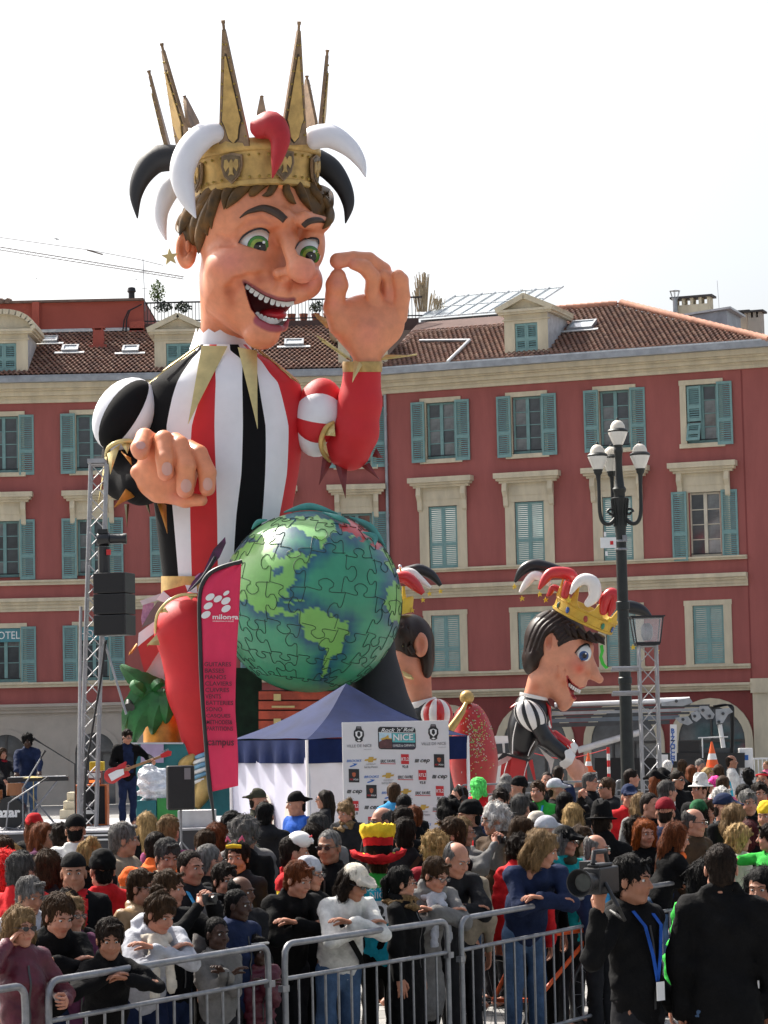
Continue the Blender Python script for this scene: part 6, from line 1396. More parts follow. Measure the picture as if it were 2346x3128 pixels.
word("Rock 'n' Roll", 752, 238, 50, 420, pw_, 2, shear=.35, bold=.012); word('NICE', 832, 337, 80, 250, pgy, 3, bold=.02); word('NICE', 827, 332, 80, 250, pw_, 4, bold=.015); word('10 MILES du CARNAVAL', 834, 432, 30, 276, pw_, 3)
def brooks(x, y): word('BROOKS', x, y, 30, 188, pb_, 1, shear=.3, bold=.01); shape('logo_mark', [(x - 20, y + 30), (x + 48, y + 34), (x + 20, y + 56), (x - 30, y + 74), (x - 54, y + 76), (x - 46, y + 62), (x - 5, y + 50), (x + 5, y + 42)], pb_)
def chev(x, y): shape('logo_mark', [(x - 74, y - 4), (x - 30, y - 10), (x - 26, y - 34), (x + 38, y - 36), (x + 34, y - 14), (x + 76, y - 18), (x + 66, y + 6), (x + 30, y + 10), (x + 24, y + 30), (x - 36, y + 32), (x - 32, y + 14), (x - 80, y + 18)], pg_); word('CHEVROLET', x, y + 56, 14, 124, pgy); word('Sud Est Motors', x, y + 92, 26, 170, pgy)
def eric(x, y): word('ERIC FAVRE', x, y, 38, 186, pk_, 1, bold=.015); shape('logo_mark', [(x - 98, y + 26), (x + 98, y + 26), (x + 98, y + 34), (x - 98, y + 34)], pr_)
def rtl(x, y): shape('logo_mark', [(x - 50, y - 62), (x + 50, y - 62), (x + 50, y + 62), (x - 50, y + 62)], pr_); word('RTL2', x, y + 2, 42, 92, pw_, 2, bold=.01); word('92.8', x, y + 96, 34, 74, pk_, 1, bold=.015)
def cep(x, y):
    word('cep', x + 32, y, 54, 122, pk_, 1, shear=.3, bold=.02)
    for i in range(3):
        for j in range(3): shape('logo_mark', [(x - 84 + 17 * i - j * 4, y - 14 + 15 * j), (x - 70 + 17 * i - j * 4, y - 14 + 15 * j), (x - 73 + 17 * i - j * 4, y - 2 + 15 * j), (x - 87 + 17 * i - j * 4, y - 2 + 15 * j)], pk_)
def sola(x, y): shape('logo_mark', [(x - 66, y - 84), (x + 66, y - 84), (x + 66, y + 84), (x - 66, y + 84)], pk_); shape('logo_mark', [(x - 26, y - 34), (x, y - 42), (x + 26, y - 34), (x + 20, y), (x, y + 22), (x - 20, y)], M('printed copper', (.42, .10, .04), .4, var=.4, vs=30), 2); word('POLA', x + 24, y + 48, 20, 62, pw_, 2, bold=.01); word('RED', x - 32, y + 48, 20, 44, pr_, 2, bold=.01)
fns = (brooks, chev, eric, rtl, cep, sola); off = (8, -10, 8, -22, -10, -5)
for r_ in range(7):
    for c in range(6):
        k = (c - r_) % 6; fns[k](198 + 216 * c, 627 + 197 * r_ + off[k] + (c * -1))

# ---- feather flag
FL = Px(40.0)
fl_ = thing('feather_flag', 'tall crimson feather flag with white dots and black lettering on a black curved pole', 'flag', (P(650, 2450, 40).x, 40, 0))
le = [(1045, 52), (900, 90), (780, 150), (715, 240), (690, 340), (685, 500), (690, 700), (695, 900), (705, 1150), (722, 1400), (742, 1650), (760, 1900), (782, 2120)]
re_ = [(1055, 60), (1052, 120), (1048, 200), (1042, 300), (1036, 420), (1030, 560), (1018, 740), (1010, 900), (1002, 1150), (1000, 1400), (1018, 1650), (1026, 1880), (1026, 2066)]
lp_, _ = smooth_path([Z4(*p) for p in le], [1] * 13, 3); rp_, _ = smooth_path([Z4(*p) for p in re_], [1] * 13, 3)
G = []
for i, (a, b) in enumerate(zip(lp_, rp_)):
    f = i / len(lp_); G.append([a.lerp(b, t / 14) + Vector((0, 3.2 * math.sin(t * .95 + f * 5) * (1 - .6 * f) + 5 * math.sin(t / 14 * 5 + f * 9) * f * .8 + 3 * math.sin(f * 14), 0)) for t in range(15)])
m = MB(); m.sheet(G, 0, 1.0); FL.mb(m, 'banner', M('crimson flag cloth', (.68, .022, .090), .6, var=.06, vs=3), fl_, 180)
m = MB(); A = [p + Vector((-3, 2, 0)) for p in lp_] + [Z4(800, 2300, 2), Z4(830, 2700, 2)]; A.insert(0, Z4(1062, 42, 2)); m.tube(A, [7] * (len(A) - 2) + [4, 4], 8); FL.mb(m, 'pole', m_bk, fl_, 60)
b_ = P(700, 2700, 40); m = MB(); m.box(b_.x - .4, b_.x + .4, 39.7, 40.3, 0, .06); m.tube([(b_.x - .03, 40, .03), P(661, 2615, 40)], .02, 6); m.build('foot', m_bk, fl_, world=True)
def flagword(s, x, y, h, mat, wid=None, align='LEFT', bold=.012):
    p = FL.w(Z4(x, y, -13)); inv = wm(fl_).inverted(); o = text('lettering', s, mat, fl_, inv @ p, 1.0, rot=(PI / 2, .03, 0), align=align, bold=bold, ext=.002)
    xs = [v.co.x for v in o.data.vertices]; zs = [v.co.y for v in o.data.vertices]; k = 1 / (2.95 * FL.s); hh = h * k / (max(zs) - min(zs)); o.scale = ((wid * k / (max(xs) - min(xs))) if wid else hh, hh, 1); return o
pfk = M('dark flag print', (.045, .010, .020), .6, var=0)
for i, (s_, w_) in enumerate((('GUITARES', 240), ('BASSES', 176), ('PIANOS', 190), ('CLAVIERS', 240), ('CUIVRES', 214), ('VENTS', 142), ('BATTERIES', 244), ('SONO', 146), ('CASQUES', 216), ('METHODES&', 232), ('PARTITIONS', 234))): flagword(s_, 718 + i * 2.3, 972 + i * 58, 38, pfk, w_)
flagword('campus', 748, 1672, 66, pfk, 236); flagword('milonga', 792, 545, 58, pw_, 232, bold=.02); flagword('GENERATION MUSIQUE', 794, 583, 12, pw_, 190)
for x, y, rx in ((772, 365, 40), (842, 382, 38), (918, 330, 27), (914, 400, 41), (755, 445, 40), (916, 470, 41), (735, 525, 42)):
    m = MB(); c = Z4(x, y, -10); m.prism([(rx / 2.95 * math.cos(t) * 1.0 + 4 * math.sin(t) * .6, rx * .8 / 2.95 * math.sin(t) + 4 * math.cos(t) * .6) for t in [2 * PI * k / 16 for k in range(16)]], c, (1, 0, 0), (0, 0, 1), (0, 1, 0)); FL.mb(m, 'dot', pw_, fl_)

# ---- stage and its gear
sx0, sx1 = P(-120, 2500, 48).x, P(655, 2500, 48).x
stg = thing('stage', 'low stage platform with pale front edge for the band at the left', 'stage', (sx0, 46.2, 0))
MB().box(0, sx1 - sx0, 0, 6, 0, .66).build('skirt', M('stage skirt', (.05, .05, .055), .7), stg); MB().box(-.02, sx1 - sx0 + .02, -.04, 6.02, .662, .70).build('deck', M('stage deck', (.40, .40, .42), .5, var=.2), stg)
for v_ in (.52, .60): MB().box(1.9, 3.0, -.03, -.005, v_, v_ + .03).build('edge_strip', m_wh, stg)
ZS = .70
am = thing('guitar_amplifier', 'black speaker cabinet with orange edges standing on the stage beside the guitarist', 'amplifier', (P(282, 2500, 48.6).x, 48.6, ZS))
MB().box(-.30, .30, -.2, .2, 0, .76).build('cabinet', M('orange vinyl', (.52, .12, .02), .5), am, bevel=.01); MB().box(-.262, .262, -.212, -.202, .03, .73).build('grille', M('black grille cloth', (.010, .010, .011), .8, var=.3, vs=40), am)
MB().box(-.09, .09, -.219, -.213, .22, .29).build('badge', pw_, am); m = MB(); m.lathe([(.05, 0), (.05, .004)], 14, (0, -.215, .40), T=Matrix.Rotation(PI / 2, 3, 'X')); m.build('badge', pgy, am)
ah = thing('amplifier_head', 'small red and white amplifier head with glowing panel on top of the orange cabinet', 'amplifier', (P(282, 2500, 48.6).x, 48.6, ZS + .765))
MB().box(-.05, .19, -.15, .15, .0, .24).build('case', M('dark red vinyl', (.18, .04, .03), .5), ah, bevel=.008); MB().box(-.04, .18, -.158, -.151, .12, .21).build('panel', pw_, ah); MB().box(-.03, .17, -.158, -.151, .03, .08).build('lit_panel', M('amber amplifier light', (.8, .2, .04), .4, emit=.6), ah)
yb_ = thing('yellow_case', 'small yellow case stacked on the amplifier head', 'case', (P(290, 2500, 48.8).x, 48.9, ZS + 1.01)); MB().box(-.09, .18, -.1, .1, 0, .17).build('shell', M('yellow plastic', (.62, .45, .02), .4), yb_, bevel=.015)
mon = thing('loudspeaker', 'black loudspeaker on a pole in front of the wrapped heap', 'loudspeaker', (P(554, 2600, 45.6).x, 45.6, 0), R(8))
MB().box(-.24, .24, -.2, .2, 1.05, 1.82).build('cabinet', m_bk, mon, bevel=.03); MB().box(-.21, .21, -.206, -.201, 1.08, 1.79).build('grille', MATS['speaker grille'], mon); MB().box(.06, .17, -.213, -.207, 1.58, 1.78).build('sticker', pgy, mon)
m = MB(); m.tube([(0, 0, 0), (0, 0, 1.05)], .022, 8)
for k in range(3): a = 2.1 * k; m.tube([(0, 0, .5), (.4 * math.cos(a), .4 * math.sin(a), .01)], .014, 6)
m.build('pole_stand', m_galv, mon, 60)
hp = thing('wrapped_heap', 'heap covered in crinkled clear plastic film beside the guitarist', 'wrapped heap', (P(478, 2450, 49.5).x, 49.5, ZS))
D = SD(axis(-.5, .5, .03), axis(-.35, .35, .03), axis(.2, 1.25, .03)); D.ell((0, 0, .65), (.34, .25, .36), .1); D.ell((-.1, 0, .85), (.22, .2, .2), .1); D.wob(.022, 26, 4).wob(.012, 50, 9); V, Q = D.mesh(); me_ = np_obj('plastic_film', V, Q, M('clear crinkled plastic', (.62, .66, .70), .12, var=.35, vs=7, bump=.6, bs=16, coat=.6, spec=.8), hp); me_.data.polygons.foreach_set('use_smooth', [False] * len(me_.data.polygons))
MB().box(-.36, .02, -.28, .2, 0, .42).build('teal_crate', m_teald, hp, bevel=.01); MB().box(.03, .42, -.26, .2, 0, .46).build('green_crate', M('green crate', (.03, .26, .05), .5, var=.2), hp, bevel=.01)
st_ = thing('white_plinth', 'low white plinth block behind the black loudspeaker near the flag', 'plinth', (P(600, 2520, 46.8).x, 46.8, ZS)); MB().box(-.32, .34, -.2, .3, 0, .30).build('block', M('off white block', (.55, .55, .55), .5), st_, bevel=.01)
sp_ = thing('stone_steps', 'three beige stone steps behind the stage by the truss tower', 'steps', (P(218, 2480, 52.5).x, 52.5, .0))
for k in range(3): MB().box(-.2 + .06 * k, .45, -.3 + .12 * k, .5, .72 + k * .17, .885 + k * .17).build('step', m_cream, sp_)
MB().box(-.2, .45, -.3, .5, 0, .718).build('base', m_cream, sp_)
# keyboard, microphone stands, drum kit
kb = thing('keyboard', 'electronic keyboard on a crossed stand in front of the singer', 'keyboard', (P(118, 2480, 47.6).x, 47.6, ZS), R(4))
MB().box(-.55, .55, -.14, .14, .86, .94).build('case', m_bk, kb, bevel=.008); MB().box(-.5, .5, -.13, .02, .941, .955).build('keys', pw_, kb)
m = MB(); m.tube([(-.35, -.1, 0), (.35, -.1, .86)], .018, 6); m.tube([(.35, .1, 0), (-.35, .1, .86)], .018, 6); m.build('stand', m_galv, kb, 60)
for u_, dd, pts in ((70, 47.1, ((0, 0, 0), (0, 0, .75), (.33, 0, 1.28))), (230, 48.4, ((0, 0, 0), (0, 0, 1.15), (-.62, 0, 1.55))), (18, 46.9, ((0, 0, 0), (.05, 0, .5), (.62, 0, .85)))):
    ms = thing('microphone_stand', {70: 'microphone stand with boom angled up to the singer', 230: 'black boom microphone stand right of the singer', 18: 'low microphone boom by the left edge of the stage'}[u_], 'microphone stand', (P(u_, 2480, dd).x, dd, ZS)); m = MB(); m.tube(pts, .014, 6)
    for k in range(3): a = 2.1 * k + .4; m.tube([(0, 0, .06), (.28 * math.cos(a), .28 * math.sin(a), .01)], .01, 5)
    m.build('pole', m_galv if u_ != 230 else m_bk, ms, 60); e = Vector(pts[-1]); d_ = (e - Vector(pts[1])).normalized(); m = MB(); m.tube([e, e + d_ * .12, e + d_ * .17], [.014, .02, .026], 8); m.build('microphone', m_bk, ms, 60)
dk_ = thing('drum_kit', 'drum kit with black bass drum at the left edge of the stage', 'drum kit', (P(28, 2500, 47.3).x, 47.3, ZS))
T = Matrix.Rotation(PI / 2, 3, 'X'); m = MB(); m.lathe([(.29, -.02), (.29, .4)], 24, (0, 0, .3), T=T @ Matrix.Diagonal((1, 1, -1))); m.build('bass_drum', m_blackg, dk_, 40); m = MB(); m.lathe([(.0, .03), (.27, .03)], 24, (0, 0, .3), T=T @ Matrix.Diagonal((1, 1, 1))); m.lathe([(.27, .02), (.29, .05), (.27, .05)], 24, (0, 0, .3), T=T); m.build('drum_head', m_bk, dk_, 40)
text('lettering', 'azar', pw_, dk_, (0, -.06, .31), .24, bold=.01)
m = MB(); m.lathe([(.16, .62), (.16, .84)], 16, (.1, .1, 0)); m.lathe([(.18, .5), (.18, .72)], 16, (-.3, .05, 0)); m.build('tom', M('drum shell', (.25, .10, .04), .3), dk_, 40); m = MB(); m.lathe([(.2, 1.0), (.02, 1.03), (0, 1.03)], 16, (-.35, 0, 0)); m.lathe([(.2, .93), (.02, .96), (0, .96)], 16, (.42, .2, 0)); m.tube([(-.35, 0, 0), (-.35, 0, 1.0)], .01, 5); m.tube([(.42, .2, 0), (.42, .2, .93)], .01, 5); m.build('cymbal', m_goldp, dk_, 40)

# ---- boom lift, van, cones and posts behind the figures
B1 = crop(1500, 2060, 1.961); BL = Px(76.0)
lift = thing('boom_lift_truck', 'white boom lift truck with folded arms parked behind the jester figure', 'truck', (P(1950, 2460, 76).x, 76, 0))
m_dgr = M('dark grey steel', (.06, .065, .07), .45, m=.3, var=.2)
def bar(name, a, b, r, mat, ya=0, yb=0, sq=1.0, n=8):
    m = MB(); m.tube([B1(*a, ya), B1(*b, yb)], r, n, sq=sq); return BL.mb(m, name, mat, lift, 50)
bar('boom', (380, 185), (1010, 162), 8, m_wh, -10, -10); bar('boom', (1000, 165), (1190, 158), 12, m_wh, -10, -10)
def slabx(name, x0, y0, x1, y1, mat, ya, yb, sl=0.0):
    m = MB(); V = [B1(x, y + (x - x0) * sl, d) for y in (y1, y0) for d in (ya, yb) for x in (x0, x1)]; m.add(V, [(0, 2, 3, 1), (4, 5, 7, 6), (0, 1, 5, 4), (2, 6, 7, 3), (0, 4, 6, 2), (1, 3, 7, 5)]); return BL.mb(m, name, mat, lift)
for i, (y0, y1, mt) in enumerate(((206, 222, m_dgr), (226, 244, MATS['grey zinc']), (248, 262, m_dgr), (266, 290, M('blue grey steel', (.13, .16, .19), .4, m=.3)), (294, 318, m_dgr))): slabx('lift_arm', 345, y0, 1310 - i * 60, y1, mt, -30, 20, -.028)
slabx('lift_end', 345, 195, 362, 322, m_wh, -32, 22)
for poly in (((1020, 170), (1190, 140), (1210, 170), (1150, 190), (1020, 190)), ((1100, 260), (1180, 250), (1210, 290), (1180, 305), (1130, 290)), ((1250, 190), (1300, 190), (1340, 240), (1330, 265), (1290, 270), (1240, 220)), ((1345, 210), (1430, 200), (1450, 225), (1420, 240), (1390, 290), (1350, 300), (1345, 260)), ((1195, 230), (1245, 215), (1260, 260), (1230, 285), (1205, 270))):
    m = MB(); m.prism([(B1(*p).x, B1(*p).z) for p in poly], (0, -36, 0), (1, 0, 0), (0, 0, 1), (0, 30, 0)); BL.mb(m, 'joint_plate', MATS['grey zinc'], lift, 30)
for a in ((1150, 270), (1270, 215), (1310, 250), (1390, 235), (1365, 285), (1220, 250), (1110, 160)):
    m = MB(); m.lathe([(5, -2), (5, 3), (0, 4)], 10, B1(*a, -38), T=Matrix.Rotation(PI / 2, 3, 'X')); BL.mb(m, 'pivot', m_dgr, lift, 40)
bar('hydraulic_ram', (1370, 300), (1392, 440), 7, m_wh, -20, -20)
for k in range(4): m = MB(); A, B = smooth_path([B1(1330, 190 + 4 * k, -20), B1(1420 + 6 * k, 185, -20), B1(1440 + 4 * k, 260, -20), B1(1436 + 4 * k, 490, -20)], [3] * 4, 5); m.tube(A, B, 6); BL.mb(m, 'hose', m_bk, lift, 60)
slabx('post_sign', 1072, 300, 1112, 520, m_wh, -45, -25); bar('strut', (520, 455), (800, 372), 10, M('grey white tube', (.62, .62, .62), .4), -20, -20)
bar('strut', (800, 372), (900, 345), 10, MATS['grey white tube'], -20, -20)
for i, ch_ in enumerate('BIZZOCCHI'): 
    p = BL.w(B1(1088, 340 + 23.5 * i, -48)); text('lettering', ch_, M('blue lettering', (.03, .12, .42), .5, var=0), lift, wm(lift).inverted() @ p, .19, bold=.006)
slabx('truck_bed', 1000, 470, 1520, 560, m_bk, -30, 60); slabx('control_unit', 1120, 400, 1250, 470, m_bk, -20, 40); slabx('white_unit', 990, 480, 1060, 560, m_wh, -40, 40); slabx('cab', 1250, 440, 1440, 480, m_dgr, -20, 40)
bar('guard_rail', (1240, 380), (1420, 374), 2, m_wh, -30, -30); bar('guard_rail', (1265, 380), (1268, 500), 2, m_wh, -30, -30)
slabx('dark_base', 620, 500, 1010, 640, M('black hoarding', (.012, .012, .014), .7), 30, 60)
for cx_ in (1085, 1200, 1330, 1450):
    m = MB(); m.lathe([(0, -14), (26, -14), (30, -8), (30, 8), (26, 14), (0, 14)], 18, U(1500 + cx_ / 1.961, 2430, -30), T=Matrix.Rotation(PI / 2, 3, 'X')); BL.mb(m, 'wheel', m_bk, lift, 40)
van = thing('white_van', 'white van half hidden between the red dome and the jester figure', 'van', (P(1540, 2460, 75).x, 75, 0)); VP = Px(75.0); V5 = Z5
m = MB(); m.prism([(Z5(x, y).x, Z5(x, y).z) for x, y in ((925, 1770), (960, 1745), (1140, 1745), (1160, 1790), (1175, 1990), (1175, 2350), (925, 2350))], (0, -40, 0), (1, 0, 0), (0, 0, 1), (0, 160, 0)); VP.mb(m, 'body', m_wh, van, 30)
m = MB(); m.prism([(Z5(x, y).x, Z5(x, y).z) for x, y in ((955, 1820), (1025, 1818), (1035, 1910), (960, 1920))], (0, -43, 0), (1, 0, 0), (0, 0, 1), (0, 2, 0)); VP.mb(m, 'window', m_glass, van)
m = MB(); m.prism([(Z5(x, y).x, Z5(x, y).z) for x, y in ((1050, 1815), (1110, 1812), (1120, 1905), (1055, 1910))], (0, -43, 0), (1, 0, 0), (0, 0, 1), (0, 2, 0)); VP.mb(m, 'window', m_glass, van)
for cx_ in (980, 1130): m = MB(); m.lathe([(0, -8), (22, -8), (27, -3), (27, 8), (0, 8)], 16, Z5(cx_, 2325, -40), T=Matrix.Rotation(PI / 2, 3, 'X')); VP.mb(m, 'wheel', m_bk, van, 40)
m_or2 = M('fluorescent orange', (.80, .12, .02), .5, var=.05)
def cone_at(x, ytop, ybot, d, lab):
    a, b = B1(x, ytop), B1(x, ybot); A_ = Px(d); hh = (ybot - ytop) / 1.961; o = thing('traffic_cone', lab, 'traffic cone', A_.w(b)); k = 1 / A_.s; r = hh * .26 * k; h_ = hh * k
    m = MB(); m.lathe([(r, .03), (r * .72, h_ * .32)], 16); m.lathe([(r * .52, h_ * .55), (r * .36, h_ * .72)], 16); m.lathe([(r * .36, h_ * .72), (r * .12, h_), (0, h_)], 16); m.box(-r * 1.3, r * 1.3, -r * 1.3, r * 1.3, 0, .03); c = m.build('cone', m_or2, o, 40); m = MB(); m.lathe([(r * .72, h_ * .32), (r * .52, h_ * .55)], 16); m.build('white_band', m_wh, o, 40)
    z_ = o.location.z; m = MB(); m.box(-.22, .22, -.22, .22, -z_, -.002); m.build('block', M('grey concrete block', (.35, .35, .34), .8), o)
cone_at(585, 470, 585, 73.0, 'orange traffic cone with white band beside the jester figure\'s hand'); cone_at(1327, 405, 560, 72.0, 'tall orange and white traffic cone right of the lamp tower')
rp = thing('barrier_post', 'thin red and white striped barrier post behind the jester figure', 'post', (P(1863, 2460, 73).x, 73, 0)); hh = P(1863, 2282, 73).z
for k in range(9): m = MB(); m.tube([(0, 0, hh * k / 9), (0, 0, hh * (k + 1) / 9)], .045, 8); m.build('band', m_redp if k % 2 == 0 else m_wh, rp, 40)
m = MB(); A, B = smooth_path([Vector(p) for p in ((0, 0, hh - .05), (-1.2, 0, hh - .3), (-2.2, .2, hh - .1))], [.012] * 3, 5); m.tube(A, B, 5); m.build('tape', m_redp, rp)
eb = thing('utility_box', 'white utility box with crest beside white railings at the far right', 'utility box', (P(2282, 2450, 76).x, 76, 0)); bz = P(2282, 2285, 76).z; MB().box(-.2, .2, -.15, .15, 0, bz).build('cabinet', m_wh, eb, bevel=.02); MB().box(-.06, .06, -.157, -.151, bz - .35, bz - .2).build('crest', pb_, eb)
wr = thing('white_railing', 'row of white railings beside the utility box at far right', 'railing', (P(2300, 2450, 75.5).x, 75.5, 0)); bz = P(2300, 2315, 75.5).z
m = MB(); m.box(.05, 1.2, -.02, .02, bz - .05, bz); m.box(.05, 1.2, -.02, .02, .1, .14); m.build('rail', m_wh, wr)
for k in range(10): MB().box(.06 + k * .12, .09 + k * .12, -.015, .015, .14, bz - .05).build('bar', m_wh, wr)

# ---- crowd barriers
def barrier(a, b, lab, grp='crowd barriers along the front', n=13, h=1.1):
    d = Vector((b[0] - a[0], b[1] - a[1], 0)); L = d.length; o = thing('crowd_barrier', lab, 'barrier', (a[0], a[1], 0), math.atan2(d.y, d.x), grp); r = .08
    m = MB(); pts = [Vector((0, 0, .04)), Vector((0, 0, h - r * 1.6))] + [Vector((r - r * math.cos(t), 0, h - r + r * math.sin(t) * 1)) for t in (.4, .8, 1.2)] + [Vector((r, 0, h))]
    pts += [Vector((L - p.x, 0, p.z)) for p in reversed(pts)]; m.tube(pts, .021, 8); m.build('frame', m_galv, o, 60)
    m = MB(); m.tube([(.0, 0, h - .22), (L, 0, h - .22)], .015, 8); m.build('rail', m_galv, o, 60); m = MB(); m.tube([(.0, 0, .18), (L, 0, .18)], .016, 8); m.build('rail', m_galv, o, 60)
    bm_ = None
    for k in range(1, n):
        if bm_ is None: q_ = MB().tube([(0, 0, .18), (0, 0, h - .22)], .0085, 6).build('bar', m_galv, o, 60); bm_ = q_.data
        else: q_ = link('bar', bm_, o)
        q_.location = (L * k / n, 0, 0)
    for x in (.0, L): m = MB(); m.box(x - .02, x + .02, -.28, .28, 0, .04); m.build('foot', m_galv, o)
    MB().box(-.05, .02, -.02, .02, h - .3, h - .26).build('hook', m_galv, o); MB().box(L - .02, L + .05, -.02, .02, h - .26, h - .22).build('hook', m_galv, o)
    return o
def gx(u, d): return ((u - CX) / F * d, d)
BARS = [((-3.15, 12.5), gx(58, 14.4), 'steel crowd barrier ending at the lower left corner'), (gx(128, 14.6), gx(793, 16.6), 'steel crowd barrier under the girl in the light grey hoodie'), (gx(843, 16.7), gx(1336, 18.35), 'steel crowd barrier under the woman in the white coat'), (gx(1378, 18.5), gx(1768, 20.5), 'steel crowd barrier the man in navy jacket leans on'), (gx(1800, 20.65), gx(2130, 22.6), 'steel crowd barrier behind the man in the dark raincoat'), (gx(2150, 22.75), gx(2440, 24.8), 'steel crowd barrier behind the man in the long black overcoat')]
bo = [barrier(*x) for x in BARS]
pl_ = MB().box(.24, .46, -.028, -.02, .30, .56).build('plate', m_galv, bo[1]); MB().box(.27, .43, -.033, -.029, .33, .50).build('sticker', pk_, bo[1])
t1_ = text('lettering', 'ANTEL\nVENTS', pw_, bo[1], (.35, -.036, .42), .045)
def gp(d, u): return (gx(u, d)[0], d)
for a, b, lab in ((gp(57, 1520), gp(57.5, 1850), 'far barrier below the jester figure'), (gp(57.6, 1860), gp(58.0, 2190), 'far barrier below the boom lift'), (gp(58.2, 2200), gp(58.6, 2480), 'far barrier at the right beyond the crowd'), (gp(56.6, 1390), gp(56.9, 1510), 'short far barrier in front of the red dome')):
    barrier(a, b, lab, 'barriers beyond the crowd')
# ---- bicycle behind the barrier
bk = thing('bicycle', 'dark bicycle with orange frame leaning behind the barrier', 'bicycle', (*gx(1470, 20.2), 0), R(25))
for x in (0, 1.02):
    m = MB(); n = 36; rng = [Vector((x + .33 * math.cos(2 * PI * k / n), 0, .34 + .33 * math.sin(2 * PI * k / n))) for k in range(n + 1)]; m.tube(rng, .022, 8, cap=False); w_ = m.build('wheel', m_bk, bk, 60)
    m = MB()
    for k in range(18): m.tube([(x, .02 * (-1) ** k, .34), (x + .31 * math.cos(2 * PI * k / 18), 0, .34 + .31 * math.sin(2 * PI * k / 18))], .002, 4)
    m.build('spokes', m_galv, w_)
m = MB()
for a, b in (((0, 0, .34), (.38, 0, .32)), ((0, 0, .34), (.28, 0, .82)), ((.28, 0, .82), (.38, 0, .32)), ((.28, 0, .80), (.86, 0, .84)), ((.38, 0, .32), (.86, 0, .78)), ((.86, 0, .90), (1.02, 0, .34)), ((.86, 0, .9), (.86, 0, 1.02))): m.tube([a, b], .018, 8)
m.build('frame', m_or2, bk, 60); m = MB(); m.tube([(.80, -.28, 1.02), (.86, -.1, 1.02), (.86, .1, 1.02), (.80, .28, 1.02)], .014, 6); m.build('handlebar', m_bk, bk, 60); m = MB(); m.tube([(.12, 0, .93), (.26, 0, .94), (.40, 0, .92)], [.07, .05, .02], 8, sq=.5); m.tube([(.28, 0, .82), (.27, 0, .92)], .014, 6); m.build('saddle', m_bk, bk, 60)

# ---- above the roofs: crane, mast, plants, birds
CRA = Px(170.0); K8 = crop(0, 700, 2.37)
crn = thing('tower_crane', 'distant tower crane jib with stay cables sloping down from the upper left', 'crane', (P(-200, 2206, 170).x, 170, 0))
m_crn = M('faded crane paint', (.13, .10, .085), .7); L0, L1 = K8(-900, -16, 0), K8(1330, 345, 0)
m = MB(); n = 46
for k in range(n):
    a, b = L0.lerp(L1, k / n), L0.lerp(L1, (k + 1) / n); dn = Vector((0, 0, -10.5 * (1 - .35 * k / n)))
    m.tube([a, b], 1.3, 4); m.tube([a + dn + Vector((0, 12, 0)), b + dn + Vector((0, 12, 0))], 1.1, 4); m.tube([a + dn - Vector((0, 12, 0)), b + dn - Vector((0, 12, 0))], 1.1, 4)
    for s_ in (-12, 12): m.tube([a, a + dn + (b - a) * .5 + Vector((0, s_, 0))], .5, 4); m.tube([a + dn + (b - a) * .5 + Vector((0, s_, 0)), b], .5, 4)
CRA.mb(m, 'jib', m_crn, crn)
m = MB(); m.tube([K8(-900, -90), K8(0, 60), K8(640, 150), K8(1000, 218), K8(1180, 262)], .9, 4); CRA.mb(m, 'stay_cable', m_crn, crn); m = MB(); m.tube([K8(628, 150), K8(745, 184)], 2.2, 6); CRA.mb(m, 'cable_joint', m_crn, crn)
m = MB(); m.tube([K8(-880, -300), K8(-880, 3400)], 6, 4); CRA.mb(m, 'mast', m_crn, crn)
def rooftop(u, v, d): return P(u, v, d)
an = thing('roof_antenna', 'thin television antenna mast on the left roof terrace', 'antenna', rooftop(443, 925, 89)); m = MB(); m.tube([(0, 0, -.3), (-.05, 0, 1.55)], .012, 5); m.tube([(-.2, 0, 1.1), (.15, 0, 1.1)], .008, 4); m.tube([(-.12, 0, .5), (.1, 0, .5)], .008, 4); m.build('mast', m_galv, an)
an = thing('roof_antenna', 'small antenna on the peak of the right dormer', 'antenna', rooftop(1606, 905, 85)); m = MB(); m.tube([(0, 0, -.2), (0, 0, .18)], .012, 5); m.tube([(-.18, 0, .22), (.14, 0, .12)], .008, 4); m.build('mast', m_galv, an)
an = thing('roof_antenna', 'thin whip aerial above the right roof end', 'antenna', rooftop(2198, 945, 88)); m = MB(); m.tube([(0, 0, -.3), (-.05, 0, 1.0)], .006, 4); m.build('mast', m_galv, an)
def plant(name, lab, c, r, n, mat, seed, leaf=.06, stem=True, rise=0.0):
    rr = random.Random(seed); o = thing(name, lab, 'plant', c); m = MB()
    for k in range(n):
        while True:
            p = Vector((rr.uniform(-1, 1), rr.uniform(-1, 1), rr.uniform(-1, 1)))
            if p.length < 1: break
        p = Vector((p.x * r[0] * (1 - .5 * max(0, p.z)), p.y * r[1], (p.z + 1) * r[2] + rise)); a = Vector((rr.gauss(0, 1), rr.gauss(0, 1), rr.gauss(0, 1))).normalized(); b = a.cross(Vector((rr.gauss(0, 1), rr.gauss(0, 1), 1))).normalized(); l = leaf * rr.uniform(.6, 1.4)
        m.add([p - a * l, p + b * l * .45, p + a * l, p - b * l * .45], [(0, 1, 2, 3)])
    m.build('foliage', mat, o, kind='stuff')
    if stem: m = MB(); m.tube([(0, 0, -.3), (0, 0, rise + r[2])], .02, 5); m.build('stem', m_bk, o)
    return o
m_lf = M('pale green leaves', (.10, .16, .035), .6, var=.5, vs=5); m_lfd = M('dark green leaves', (.02, .045, .015), .6, var=.5, vs=5); m_pamp = M('dry pampas reeds', (.42, .34, .22), .8, var=.2)
plant('roof_shrub', 'pale green young tree rising above the left roof terrace', rooftop(481, 925, 90.5), (.30, .3, .42), 420, m_lf, 3, .05)
